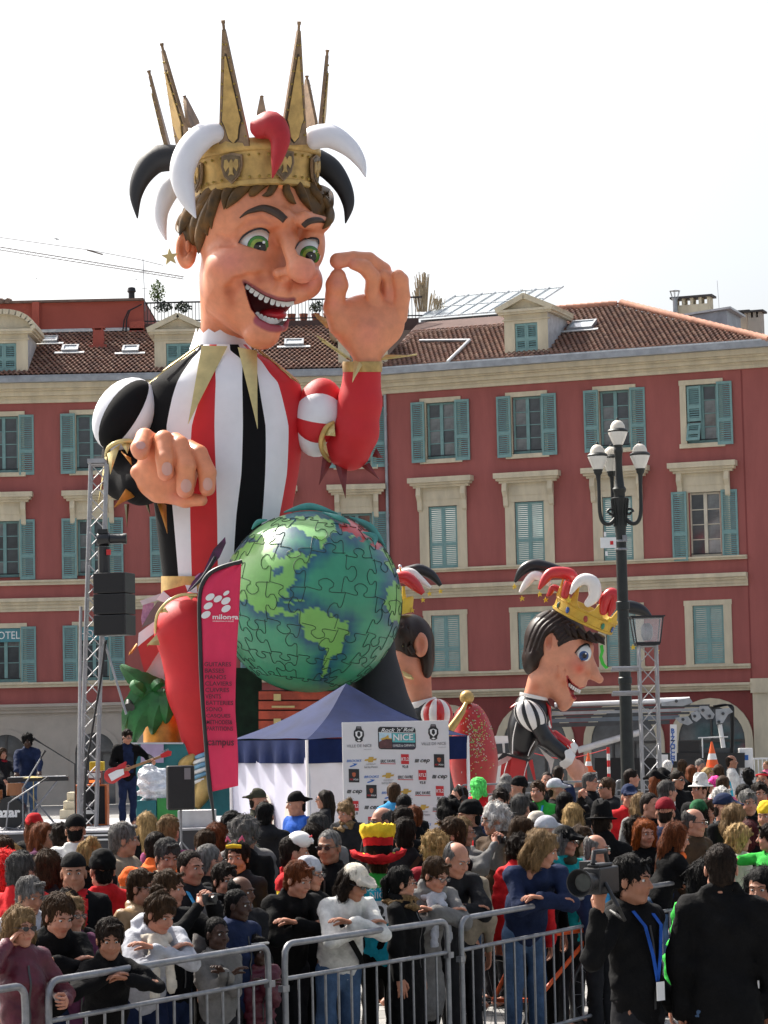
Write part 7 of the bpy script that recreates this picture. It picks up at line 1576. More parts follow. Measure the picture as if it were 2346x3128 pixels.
for k, (uu, lab) in enumerate(((500, 'dark shrub behind the terrace railing left of the king\'s cheek'), (560, 'dark shrub behind the terrace railing beside the king\'s neck'), (970, 'low terrace shrub behind the flowerpots near the king\'s chin'), (1030, 'terrace shrub framed by the king\'s raised hand'), (1080, 'terrace shrub right of the ring made by thumb and finger'))): plant('roof_shrub', lab, rooftop(uu, 955, 90.3), (.34, .25, .2), 200, m_lfd, 20 + k, .06, False)
pr = thing('pampas_reeds', 'tall dry pampas reeds above the terrace railing right of the raised hand', 'plant', rooftop(1292, 935, 91)); m = MB(); rr = random.Random(8)
for k in range(90):
    b = rr.gauss(0, .12); h_ = rr.uniform(.5, 1.25) if abs(b) < .14 else rr.uniform(.3, .6); m.tube([(b, rr.uniform(-.1, .1), -.2), (b * 1.6 + rr.gauss(0, .03), rr.uniform(-.1, .1), h_)], [.008, .014], 4)
for k in range(40): b = .55 + rr.gauss(0, .1); m.tube([(b, 0, -.2), (b * 1.0 + rr.gauss(0, .05), 0, rr.uniform(.15, .35))], [.006, .01], 4)
m.build('reeds', m_pamp, pr, kind='stuff')
for k, (uu, vv, sz) in enumerate(((173, 730, .9), (111, 850, .35), (416, 853, .35))):
    o = thing('bird', ('bird flying highest above the crane jib', 'tiny bird low in the sky at far left', 'tiny bird above the crane tip side')[k], 'bird', P(uu, vv, 110)); m = MB(); s_ = sz * .22
    m.add([(-s_ * 1.2, 0, s_ * .5), (-s_ * .4, .1, .1 * s_), (0, -.05, 0), (s_ * .5, .1, -.1 * s_), (s_ * 1.3, 0, -s_ * .4), (0, .12, 0)], [(0, 1, 5), (1, 2, 5), (2, 3, 5), (3, 4, 5)]); m.tube([(-s_ * .5, 0, .02), (0, 0, 0), (s_ * .5, 0, -.02)], [.01, s_ * .16, .01], 6); m.build('body', m_bk, o)
# ================================================================== people
CR_ = {'A': (0, 2440, 2.074), 'B': (740, 2440, 2.074), 'C': (1500, 2440, 1.961), 'D': (700, 2050, 2.074), 'E': (1500, 2250, 1.961), 'G': (0, 2400, 2.37), 'S': (0, 1650, 2.183)}
HC = dict(black=(0.006, 0.0054, 0.0054), dark=(0.0154, 0.0098, 0.007), brown=(0.042, 0.0224, 0.0112), auburn=(0.1125, 0.0315, 0.0105), red=(0.204, 0.0493, 0.0085), blond=(0.32, 0.208, 0.088), sand=(0.1728, 0.108, 0.0504), grey=(0.1364, 0.1302, 0.124), salt=(0.06, 0.057, 0.054), white=(0.51, 0.493, 0.4675), pink=(0.85, 0.06, 0.32), green=(0.1, 0.62, 0.12), tinsel=(0.7, 0.02, 0.02), none=(0.1, 0.1, 0.1))
CC = dict(black=(.0045, .0045, .005), char=(.015, .015, .017), grey=(.16, .155, .15), lgrey=(.42, .43, .47), white=(.62, .61, .58), cream=(.55, .50, .42), beige=(.26, .215, .16), tan=(.30, .185, .09), brown=(.055, .034, .020), olive=(.045, .045, .03), navy=(.013, .021, .055), blue=(.020, .085, .38), sky=(.05, .27, .52), turq=(.02, .36, .50), teal=(.008, .25, .26), green=(.035, .35, .05), dgreen=(.02, .10, .04), lime=(.25, .60, .05), red=(.47, .016, .020), dred=(.20, .012, .020), maroon=(.085, .010, .022), purple=(.25, .05, .13), plum=(.10, .03, .07), pink=(.55, .12, .22), orange=(.72, .14, .03), yellow=(.70, .48, .03), denim=(.06, .105, .19))
SKN = dict(l=(.43, .205, .135), t=(.33, .155, .095), b=(.11, .05, .03), d=(.05, .024, .016))
def cloth(c, g=False): return M('cloth ' + c, CC[c], .85 if not g else .45, var=.3, vs=9, bump=.65, bs=16, spec=.12 if not g else .4)
def hairm(c): return M('hair ' + c, HC[c], .6, var=.7, vs=60, stretch=(1, 1, .2), bump=.5, bs=110, spec=.1)
m_pskin = M('skin', (1, 1, 1), .5, attr='paint', var=.10, vs=22, spec=.3, bump=.1, bs=90)
m_peye = M('eye', (.55, .54, .52), .2, var=0); m_pir = M('dark iris', (.02, .013, .009), .15, var=0)
LODS = ((.0075, .009, .024, .0058), (.0105, .013, .032, .009), (.015, .018, .045, .013))
CACHE = {}
def head_proto(kind, lod):
    k_ = ('h', kind, lod)
    if k_ in CACHE: return CACHE[k_]
    st = LODS[lod][0]; D = SD(axis(-.11, .11, st), axis(-.15, .14, st), axis(-.16, .27, st))     # origin: neck joint, 1.50 m up
    fem = kind == 'w'; kid = kind == 'k'; jw = .88 if fem else (.84 if kid else 1.0)
    D.ell((0, .012, .145), (.077, .096, .092), .01); D.ell((0, -.022, .085), (.063 * (.5 + .5 * jw), .074, .088), .02)
    D.cone((.046 * jw, -.005, .045), (.012, -.062, .018), .026, .02, .02); D.cone((-.046 * jw, -.005, .045), (-.012, -.062, .018), .026, .02, .02); D.ell((0, -.068, .022), (.021 * jw, .017, .017), .012)
    for s in (-1, 1): D.ell((s * .040, -.060, .080), (.024, .025, .022), .018); D.ell((s * .030, -.096, .124), (.019, .014, .011), .009, 's'); D.ell((s * .080, .008, .105), (.009, .020, .031), .005); D.cone((s * .012, -.088, .143), (s * .045, -.075, .147), .009, .008, .012)
    D.cone((0, -.088, .130), (0, -.111, .092), .008, .0135, .010); D.ell((.012, -.099, .089), (.008, .009, .007), .006); D.ell((-.012, -.099, .089), (.008, .009, .007), .006)
    D.cone((-.016, -.088, .0605), (.016, -.088, .0605), .006, .006, .006); D.cone((-.014, -.085, .049), (.014, -.085, .049), .007, .007, .006); D.cone((-.024, -.085, .055), (.024, -.085, .055), .0022, .0022, .004, 's')
    D.cone((0, .022, .07), (0, .022, -.09), .049 if fem or kid else .056, .050 if fem or kid else .056, .03)
    V, Q = D.mesh(); c = np.ones((len(V), 3))
    def bl(p, r, col, a):
        f = (np.exp(-(((V - np.array(p)) / np.array(r)) ** 2).sum(1)) * a)[:, None]; c[:] = c * (1 - f) + np.array(col) * f
    bl((0, -.092, .055), (.026, .02, .010), (.82, .42, .42) if fem else (.85, .58, .55), .9 if fem else .7)
    for s in (-1, 1): bl((s * .042, -.07, .085), (.022, .03, .02), (1.0, .80, .76), .6); bl((s * .03, -.09, .124), (.02, .015, .010), (.72, .6, .58), .5)
    bl((0, -.11, .092), (.016, .016, .014), (1, .8, .76), .5)
    mi = np.zeros(len(Q), int)
    def app(m, idx):
        nonlocal V, Q, c, mi
        q = [tuple(f) if len(f) == 4 else tuple(f) + (f[-1],) * (4 - len(f)) for f in m.Fc if len(f) <= 4]; n = len(V)
        V = np.concatenate([V, np.array(m.V)]); Q = np.concatenate([Q, np.array([f for f in q if len(set(f)) == 4]) + n]); c = np.concatenate([c, np.ones((len(m.V), 3))]); mi = np.concatenate([mi, np.full(len(Q) - len(mi), idx)])
    for s in (-1, 1):
        m = MB(); T = Matrix.Rotation(PI / 2, 3, 'X'); m.lathe([(.0005, .0125), (.007, .0105), (.0115, .004), (.012, 0)], 10, (s * .030, -.076, .1235), T=T @ Matrix.Diagonal((1, .75, 1))); app(m, 1)
        m = MB(); m.lathe([(.0004, .0138), (.0035, .0136), (.0058, .0118)], 8, (s * .030, -.076, .1228), T=T); app(m, 2)
        m = MB(); A, B = smooth_path([Vector((s * .013, -.100, .142)), Vector((s * .028, -.101, .149)), Vector((s * .047, -.083, .144))], [.0038, .0042, .002] if not fem else [.0026, .003, .0015], 3); m.tube(A, B, 5, cap=False); app(m, 3)
    CACHE[k_] = (V, Q, c, mi); return CACHE[k_]
def strands(V, Q, style, n):
    """Thin overlapping locks that follow the surface downwards, away from the crown of the head."""
    fn = np.cross(V[Q[:, 1]] - V[Q[:, 0]], V[Q[:, 2]] - V[Q[:, 0]]); vn = np.zeros_like(V)
    for k in range(4): np.add.at(vn, Q[:, k], fn)
    vn /= np.linalg.norm(vn, axis=1)[:, None] + 1e-12; r = np.random.RandomState(len(style) * 5 + n); i = r.randint(len(V), size=n); p, nn = V[i], vn[i]
    dn = np.tile((0.0, 0, -1.0), (n, 1)); wh = p - np.array((.01, .06, .25)); wh[:, 2] = 0; dn += wh * 14 * np.clip((p[:, 2:3] - .12) * 10, 0, 1)
    dn += r.normal(size=(n, 3)) * {'curly': 1.2, 'afro': 2.5, 'wig': 1.2, 'short': .55, 'crew': .5}.get(style, .28); t = dn - nn * (dn * nn).sum(1)[:, None]; t /= np.linalg.norm(t, axis=1)[:, None] + 1e-9; b = np.cross(nn, t)
    L = (r.uniform(.02, .045, n) * {'long': 1.9, 'bob': 1.6, 'crew': .35, 'bald': .35, 'short': .8}.get(style, 1.2))[:, None]; L[(p[:, 1] < -.03) & (p[:, 2] > .06)] *= .35; w = r.uniform(.0011, .0027, n)[:, None]; lf = {'crew': .002, 'bald': .0015}.get(style, .006)
    R_ = [(p - t * L, .001, .5), (p - t * L * .3, lf * .8, 1), (p + t * L * .4, lf, .9), (p + t * L, lf * r.uniform(-.5, 1.8, n)[:, None], .15)]
    A = [V]; m = len(V); q = []
    for k, (c, o, s) in enumerate(R_): A += [c + nn * o - b * w * s, c + nn * (o + .0025 * (k % 3 > 0)), c + nn * o + b * w * s]
    for k in range(3):
        for j in (0, 1): a = m + (k * 3 + j) * n + np.arange(n); q.append(np.stack([a, a + 3 * n, a + 4 * n, a + n], 1))
    return np.concatenate(A), np.concatenate([Q] + q)
def hair_proto(style, lod):
    k_ = ('hair', style, lod)
    if k_ in CACHE: return CACHE[k_]
    st = LODS[lod][1]; big = style in ('curly', 'wig', 'afro'); D = SD(axis(-.19, .19, st), axis(-.18, .22, st), axis(-.24, .34, st))
    g = {'crew': .004, 'short': .009, 'bald': .004, 'curly': .027, 'afro': .045, 'wig': .042}.get(style, .013)
    D.ell((0, .018, .152), (.077 + g, .094 + g, .089 + g), .01); D.ell((0, .055, .075), (.058 + g * .7, .050 + g * .6, .07), .03)
    if style in ('long', 'bob', 'wig'):
        lo = -.16 if style == 'long' else -.01
        for s in (-1, 1): D.chain([(s * .076, .0, .16), (s * .088, .012, .06), (s * .082, .02, lo)], [.026, .03, .030 if style == 'long' else .034], .03)
        D.chain([(0, .07, .14), (0, .092, .02), (0, .085, lo)], [.07, .062, .058], .04)
    if style == 'bun': D.ell((0, .10, .235), (.036, .036, .034), .008)
    if style == 'pony': D.chain([(0, .105, .16), (0, .15, .12), (0, .15, -.03)], [.024, .032, .014], .01)
    D.ell((0, -.125, .068), (.080, .085, .118 if style != 'bald' else .15), .012, 's')
    if style in ('short', 'crew', 'bald', 'curly', 'bun', 'pony', 'afro'): D.ell((0, -.05, -.02), (.13, .085, .075), .02, 's'); D.ell((.085, .0, .085), (.022, .03, .042), .01, 's'); D.ell((-.085, .0, .085), (.022, .03, .042), .01, 's')
    if style == 'bald': D.ell((0, -.03, .245), (.085, .115, .085), .015, 's')
    if style == 'short': D.cone((-.03, -.083, .222), (.04, -.08, .228), .012, .015, .02)
    a = {'curly': .007, 'afro': .009, 'wig': .007, 'crew': .0008, 'bald': .001}.get(style, .0028); D.wob(a, 70 if not big else 80, len(style) * 7 + 3, (1, 1, .55 if not big else 1)).wob(a * .6, 130, len(style) + 1, (1, 1, .3))
    V, Q = D.mesh()
    if lod < 2: V, Q = strands(V, Q, style, 750 if lod == 0 else 300)
    CACHE[k_] = (V, Q); return CACHE[k_]
def hat_proto(style, lod):
    k_ = ('hat', style, lod)
    if k_ in CACHE: return CACHE[k_]
    st = LODS[lod][1]; D = SD(axis(-.24, .24, st), axis(-.26, .24, st), axis(.06, .42, st))
    if style in ('cap', 'capback'):
        D.ell((0, .012, .165), (.090, .108, .098), .01); D.cut((0, 0, .150), (0, 0, -1)); s = -1 if style == 'cap' else 1; D.cone((-.035, s * .10, .160), (.035, s * .10, .160), .05, .05, .015); D.cone((-.02, s * .15, .152), (.02, s * .15, .152), .034, .034, .02)
        D.ell((0, s * .14, .10), (.12, .10, .052), .008, 's'); D.ell((0, s * .15, .225), (.12, .09, .056), .01, 's')
    elif style == 'beanie': D.ell((0, .022, .165), (.092, .112, .110), .01); D.cut((0, -.03, .138), (0, -.15, -1)); D.wob(.002, 90, 2)
    elif style == 'bandana': D.ell((0, .016, .160), (.086, .104, .097), .01); D.cut((0, -.03, .160), (0, -.05, -1)); D.ell((0, .12, .11), (.02, .02, .05), .01)
    elif style == 'fedora':
        D.cone((0, .012, .16), (0, .012, .255), .098, .082, .01); D.ell((0, .0, .30), (.03, .08, .04), .02, 's'); D.ell((0, .012, .165), (.138, .155, .012), .01); D.cut((0, 0, .158), (0, 0, -1))
    elif style == 'bicorne':
        D.ell((0, .015, .17), (.09, .10, .09), .01); D.cone((-.17, .03, .17), (0, .05, .235), .02, .05, .03); D.cone((.17, .03, .17), (0, .05, .235), .02, .05, .03); D.cone((-.15, -.07, .17), (.15, -.07, .17), .02, .02, .03); D.cut((0, 0, .145), (0, 0, -1))
    V, Q = D.mesh(); CACHE[k_] = (V, Q); return CACHE[k_]
def hand_proto(style, lod):
    k_ = ('hand', style, lod)
    if k_ in CACHE: return CACHE[k_]
    st = LODS[lod][3]; D = SD(axis(-.09, .06, st), axis(-.09, .05, st), axis(-.20, .03, st))          # wrist at the origin, fingers down -z, palm towards -y
    D.cone((0, 0, .02), (0, 0, -.01), .026, .026, .01, sy=.75); D.cone((.004, 0, -.03), (-.002, -.002, -.078), .034, .037, .015, sy=.42)
    cu = {'flat': .12, 'relax': .42, 'grip': .95}[style]
    for i, (x, l) in enumerate(((-.030, .92), (-.010, 1.0), (.010, .95), (.029, .78))):
        p = [x, -.002, -.088]; a = cu * .6; pts = [tuple(p)]
        for sl_ in (.042, .030, .022):
            p = [p[0] + x * .08, p[1] - math.sin(a) * sl_ * l, p[2] - math.cos(a) * sl_ * l]; pts.append(tuple(p)); a += cu
        D.chain(pts, [.0095, .0088, .008, .0068], .003)
    D.chain([(-.028, -.006, -.025), (-.050, -.018, -.055), (-.056, -.030 - .02 * cu, -.082), (-.046, -.042 - .03 * cu, -.104)], [.014, .0115, .010, .008], .006)
    V, Q = D.mesh(); CACHE[k_] = (V, Q); return CACHE[k_]
def ik(s, t, l1, l2, hint):
    s, t = Vector(s), Vector(t); d = t - s; L = min(d.length, (l1 + l2) * .995); d.normalize(); t = s + d * L
    a = (l1 * l1 - l2 * l2 + L * L) / (2 * L); h = math.sqrt(max(l1 * l1 - a * a, 0)); hv = Vector(hint); hv = (hv - d * hv.dot(d)).normalized()
    return s + d * a + hv * h, t
POSE = dict(down=((-.225, -.05, .86), (.225, -.05, .86)), pocket=((-.20, -.10, .94), (.20, -.10, .94)), fold=((.13, -.25, 1.16), (-.13, -.28, 1.12)), phone=((-.13, -.10, 1.53), (.20, -.25, 1.15)), photo=((-.07, -.33, 1.52), (.07, -.33, 1.52)), hold=((-.13, -.34, 1.24), (.10, -.36, 1.22)), point=((-.30, -.58, 1.38), (.25, -.04, .86)), shoulder=((-.26, -.22, 1.40), (.24, -.04, .9)), guitar=((-.12, -.20, 1.06), (.42, -.30, 1.16)), keys=((-.22, -.45, 1.02), (.22, -.45, 1.02)), chin=((-.06, -.20, 1.44), (.08, -.22, 1.44)), rest=None)
def attach(V, T): W = np.asarray(V) @ np.array(T)[:3, :3].T + np.array(T)[:3, 3]; return W
def hexring(c, r, n=10): return [(c[0] + r[0] * math.cos(2 * PI * k / n), c[1] + r[1] * math.sin(2 * PI * k / n)) for k in range(n)]
def person(label, x, y, h, yaw, kind='m', skin='l', hair='short', hcol='dark', top='black', style='jacket', legs='char', pose='down', hyaw=0.0, hpitch=0.0, ext=(), lod=0, z0=0.0, group=None, lean=0.0, hn=None):
    hn = hn or {'m': 1.755, 'w': 1.755, 'k': 1.755}[kind]; S = h / hn if not lean else 1.0
    if lean: S = {'m': 1.0, 'w': .94, 'k': .8}[kind]; cs = (h / S - .95) / (hn - .95); a = math.acos(max(.55, min(1, cs)))
    else: a = 0.0
    sa = math.sin(a); x -= math.sin(R(yaw)) * sa * .5; y += math.cos(R(yaw)) * sa * .5
    root = thing('person', label, 'person', (x, y, z0), R(yaw), group)
    sa, ca = math.sin(a), math.cos(a)
    def Bp(p):
        if p[2] <= .95: return tuple(p)
        dz = p[2] - .95; return (p[0], p[1] * ca - dz * sa, .95 + dz * ca + p[1] * sa)
    fem = kind == 'w'; sw = .152 if fem else (.15 if kind == 'k' else .178); bs, hs_, cs_, gs_ = LODS[lod][2], 0, 0, 0
    near = lod == 0
    # arms
    sh = [Vector(Bp((s * sw, .015, 1.405))) for s in (-1, 1)]
    pz = pose if isinstance(pose, tuple) else POSE.get(pose)
    if pz: tg = [Vector(Bp(p)) if p[2] > 1.0 and lean else Vector(p) for p in pz]
    else:
        zb = min(1.13 / S, 1.27); f = sh[0].y - .22; tg = [Vector((.04, f - .03, zb + .03)), Vector((-.03, f - .06, zb + .05))] if not lean else [Vector((.05, sh[0].y - .20, zb + .0)), Vector((-.06, sh[0].y - .24, zb + .03))]
    el = []; wr = []
    for i, s in enumerate((-1, 1)):
        hint = (-.1 * s, .2, -1) if isinstance(pose, tuple) else ((s, .1, -.35) if lean else (s * .45, .25, -1)) if pose in ('rest', 'chin', 'fold') else ((s * .8, .5, -.6) if pose not in ('photo', 'phone') else (s * .7, .1, -1))
        e, w_ = ik(sh[i], tg[i], .29, .265, hint); el.append(e); wr.append(w_)
    # ---- body: head, neck, slim trunk and limbs, hands
    hk = {'m': 'm', 'w': 'w', 'k': 'k'}[kind]; hv, hq, hc, hmi = head_proto(hk, lod); hsz = 1.13 if kind == 'k' else (1.0 if fem else 1.02)
    nj = Vector(Bp((0, .015, 1.50))); TH = Matrix.Translation(nj) @ Matrix.Rotation(R(hyaw), 4, 'Z') @ Matrix.Rotation(R(hpitch) + a * .45, 4, 'X') @ Matrix.Scale(hsz, 4)
    Vs, Qs, Cs, Ms = [attach(hv, TH)], [hq], [hc], [hmi]; n = len(hv)
    pts = [sh[0], sh[1], el[0], el[1], wr[0], wr[1], nj, Vector((0, 0, .05))]
    mn = [min(p[i] for p in pts) - .24 for i in range(3)]; mx = [max(p[i] for p in pts) + .24 for i in range(3)]; mn[2] = -.02; mn[0] = min(mn[0], -.3); mx[0] = max(mx[0], .3); mx[1] = max(mx[1], .26); mn[1] = min(mn[1], -.26)
    cb = max(bs, .034); D = SD(axis(mn[0], mx[0], cb), axis(mn[1], mx[1], cb), axis(mn[2], mx[2], cb))
    D.chain([Bp((0, 0, .93)), Bp((0, 0, 1.1)), Bp((0, .01, 1.32)), Bp((0, .02, 1.45))], [.12, .11, .13, .055], .06, sy=.7)
    for i, s in enumerate((-1, 1)): D.chain([tuple(sh[i]), tuple(el[i]), tuple(wr[i])], [.045, .040, .034], .03); D.chain([(s * .085, 0, .9), (s * .095, -.01, .5), (s * .10, .02, .08)], [.075, .055, .045], .04); D.cone((s * .10, .02, .05), (s * .12, -.13, .045), .045, .04, .03)
    V, Q = D.mesh(); Vs.append(V); Qs.append(Q + n); Cs.append(np.ones((len(V), 3))); Ms.append(np.zeros(len(Q), int)); n += len(V)
    gv, gq = hand_proto('grip' if pose in ('hold', 'photo', 'guitar', 'phone') else 'relax', lod if lod < 2 else 2)
    for i, s in enumerate((-1, 1)):
        if pose == 'pocket': continue
        zax = (el[i] - wr[i]).normalized(); pal = Vector((-s * .6, .3, -.5)) if pose in ('down',) else (Vector((0, 0, -1)) if pose in ('rest', 'keys', 'fold', 'chin') else Vector((-s, .2, 0))); yax = -(pal - zax * pal.dot(zax)).normalized(); xax = yax.cross(zax)
        T = Matrix((xax, yax, zax)).transposed().to_4x4(); T.translation = wr[i]; v = gv.copy(); q = gq
        if s > 0: v[:, 0] *= -1; q = gq[:, ::-1]
        Vs.append(attach(v, T)); Qs.append(q + n); Cs.append(np.ones((len(v), 3)) * np.array((1, .93, .9))); Ms.append(np.zeros(len(q), int)); n += len(v)
    tone = np.array(SKN[skin]); V = np.concatenate(Vs) * S; Q = np.concatenate(Qs)
    np_obj('body', V, Q, [m_pskin, m_peye, m_pir, hairm(hcol if hcol in ('dark', 'brown', 'black', 'grey', 'auburn') else 'brown')], root, cols=np.concatenate(Cs) * tone, mi=np.concatenate(Ms))
    # ---- hair
    if hair: hv, hq = hair_proto(hair, lod); hv = (hv - (0, .015, .1)) * (.92 if any(e.split(':')[0] in ('cap', 'capback', 'beanie', 'bandana', 'fedora', 'bicorne') for e in ext) else 1) + (0, .015, .1); np_obj('hair', attach(hv, TH) * S, hq, hairm(hcol), root)
    # ---- upper garment
    D = SD(axis(mn[0], mx[0], bs), axis(mn[1], mx[1], bs), axis(.35 if style in ('coat', 'dress') else .72, mx[2], bs)); th = {'tee': .0, 'puffer': .022, 'coat': .014}.get(style, .008)
    hipw = .155 if fem else .150
    D.chain([Bp((0, 0, .88)), Bp((0, -.005, 1.06)), Bp((0, .005, 1.30))], [hipw + th, .140 + th + (.012 if not fem else 0), (.150 if fem else .168) + th], .05, sy=.70)
    if fem: D.ell(Bp((.065, -.085, 1.25)), (.07, .06, .07), .05); D.ell(Bp((-.065, -.085, 1.25)), (.07, .06, .07), .05)
    if style in ('coat', 'dress'): D.cone((0, 0, .95), (0, 0, .50), .165 + th, .195 + th, .04, sy=.78)
    if lean: D.cone(Bp((0, -.035, 1.28)), Bp((0, -.035, 1.41)), .11, .088, .04)
    for i, s in enumerate((-1, 1)):
        D.cone(Bp((s * .05, .02, 1.435)), tuple(sh[i]), .052 + th * .5, .066 + th * .6, .04)
        e, w_ = el[i], wr[i]
        if style == 'tee': D.cone(tuple(sh[i]), tuple(sh[i].lerp(e, .75)), .064, .058, .03)
        elif style != 'vest': D.chain([tuple(sh[i]), tuple(e), tuple(w_.lerp(e, .06))], [.066 + th * .7, .054 + th * .7, .043 + th * .5], .025)
    if style != 'tee':
        D.ell(Bp((0, .032, 1.455)), (.092, .094, .05), .02); D.cone(Bp((0, .045, 1.36)), Bp((0, .045, 1.45)), .09, .078, .03); lean or D.ell(Bp((0, -.10, 1.49)), (.045, .05, .055), .015, 's'); cr_ = .030 if style in ('coat', 'puffer') else .022; ch_ = 1.505 if style in ('coat', 'puffer') else 1.488
        D.chain([Bp((.078 * math.sin(t), .026 - .074 * math.cos(t), ch_ - .022 * math.cos(t))) for t in [.75 + .482 * q for q in range(11)]], [cr_] * 11, .012)
    if 'hood' in ext: D.ell(Bp((0, .115, 1.44)), (.125, .075, .075), .03)
    D.wob(.004 + th * .1, 24, int(x * 100) % 97 + 1, (1, 1, .7)).wob(.003, 60, int(y * 100) % 89 + 3, (1, 1, 1.4))
    if style == 'puffer': D.D = D.D + (.007 * np.sin(D.z[None, None, :] * 75)).astype(np.float32)
    if near and not lean and style in ('jacket', 'puffer', 'coat') and 'fold' != pose:
        m = MB(); G = [[Vector((dx, surf(D, .0, -z_, -.13) - .004, z_)) * S for dx in (-.007, .007)] for z_ in [.93 + .045 * q for q in range(11)]]; m.sheet(G, 0, .003); m.build('zip', M('dark zip', (.05, .05, .052), .4, m=.4), root, 60)
    V, Q = D.mesh(); c2 = [e for e in ext if e[0] == '+']; fc_ = V[Q].mean(1); mi = None; mats = [cloth(top, style == 'puffer' or 'shiny' in ext)]
    if c2: mats.append(cloth(c2[0][1:])); zz = fc_[:, 2]; mi = ((abs(fc_[:, 0]) < .085) & (fc_[:, 1] < 0) & (zz > .95)).astype(int) if 'front' in ext else ((zz > Bp((0, 0, 1.36))[2]).astype(int) if 'yoke' in ext else ((abs(fc_[:, 0]) > sw + .01) | (zz > 1.40)).astype(int))
    np_obj({'tee': 'shirt', 'coat': 'coat', 'dress': 'dress', 'vest': 'vest'}.get(style, 'jacket'), V * S, Q, mats, root, mi=mi)
    # ---- trousers and shoes
    if lod < 2 or legs != 'char':
        D = SD(axis(-.26, .26, bs), axis(-.2, .2, bs), axis(.03, 1.05, bs)); D.chain([(0, 0, .96), (0, 0, .86)], [.148, .145], .03, sy=.72)
        top_ = .50 if legs == 'shorts' else .09
        for s in (-1, 1): D.chain([(s * .085, 0, .86), (s * .095, -.01, .5)] + ([] if legs == 'shorts' else [(s * .10, .015, .09)]), [.095, .070, .062], .03)
        D.wob(.004, 30, int(x * 50) % 50); V, Q = D.mesh(); np_obj('trousers', V * S, Q, cloth(legs if legs != 'shorts' else 'black'), root)
    if near:
        k_ = 'shoe'
        if k_ not in CACHE: D = SD(axis(-.06, .06, .018), axis(-.22, .08, .018), axis(-.005, .13, .018)); D.cone((0, .03, .05), (0, -.12, .035), .045, .042, .02); D.cone((0, .03, .05), (0, .03, .11), .045, .04, .02); D.cut((0, 0, .002), (0, 0, -1)); CACHE[k_] = D.mesh()
        V, Q = CACHE[k_]
        for s in (-1, 1): np_obj('shoe', (V + np.array((s * .105, .015, 0))) * S, Q, m_bk, root)
    # ---- extras
    def hat(stl, mat, nm='hat'): v, q = hat_proto(stl, lod); return np_obj(nm, attach(v, TH) * S, q, mat, root)
    sc = Matrix.Scale(S, 4) @ TH
    for e in ext:
        if e in ('sun', 'specs'):
            m = MB(); 
            for s in (-1, 1):
                cx = s * .031; m.prism([(cx + .022 * math.cos(t), .122 + (.017 if e == 'sun' else .0145) * math.sin(t)) for t in [2 * PI * k / 10 for k in range(10)]], (0, -.109, 0), (1, 0, 0), (0, 0, 1), (0, .004, 0), 0 if e == 'sun' else 1)
                if e == 'specs': m.tube([(cx + .023 * math.cos(t), -.109, .122 + .0155 * math.sin(t)) for t in [2 * PI * k / 10 for k in range(11)]], .0022, 4, cap=False)
                m.tube([(s * .052, -.106, .126), (s * .082, -.06, .128), (s * .085, .0, .122)], .0022, 4)
            m.tube([(-.012, -.111, .126), (.012, -.111, .126)], .0025, 4); m.xform(sc).build('glasses', [m_blackg, M('spectacle lens', (.35, .30, .27), .08, var=0, alpha=.25)], root, 50)
        elif ':' in e:
            k, c = e.split(':')
            if k in ('cap', 'capback', 'beanie', 'bandana', 'fedora', 'bicorne'): hat(k, cloth(c))
            elif k in ('scarf', 'fur'):
                D = SD(axis(-.2, .2, .016), axis(-.26, .24, .016), axis(-.42, .12, .016)); r = .036 if k == 'scarf' else .052
                for t in range(12): a1, a2 = 2 * PI * t / 12, 2 * PI * (t + 1) / 12; D.cone((.075 * math.cos(a1), .02 + .075 * math.sin(a1), -.045), (.075 * math.cos(a2), .02 + .075 * math.sin(a2), -.045), r, r, .012)
                if k == 'scarf' and 'long' in ext: D.chain([(.03, -.08, -.06), (.045, -.155, -.16), (.05, -.165, -.36)], [.034, .034, .036], .01, sy=.5); D.chain([(-.05, -.07, -.06), (-.055, -.155, -.2), (-.06, -.165, -.40)], [.034, .034, .036], .01, sy=.5)
                D.wob(.002 if k == 'scarf' else .014, 60, 5).wob(.0015 if k == 'scarf' else .004, 140, 7); v, q = D.mesh(); np_obj('scarf' if k == 'scarf' else 'fur_collar', (v + np.array(Bp((0, .0, 1.50)))) * S, q, cloth(c) if c in CC else hairm(c), root)
            elif k == 'lanyard':
                m = MB()
                for s in (-1, 1): G = [[Vector(Bp(p)) * S + Vector((d, 0, 0)) for d in (-.012, .012)] for p in ((s * .07, -.055, 1.46), (s * .065, -.135, 1.38), (s * .03, -.155, 1.22), (0, -.155, 1.08))]; m.sheet(G, 0, .004)
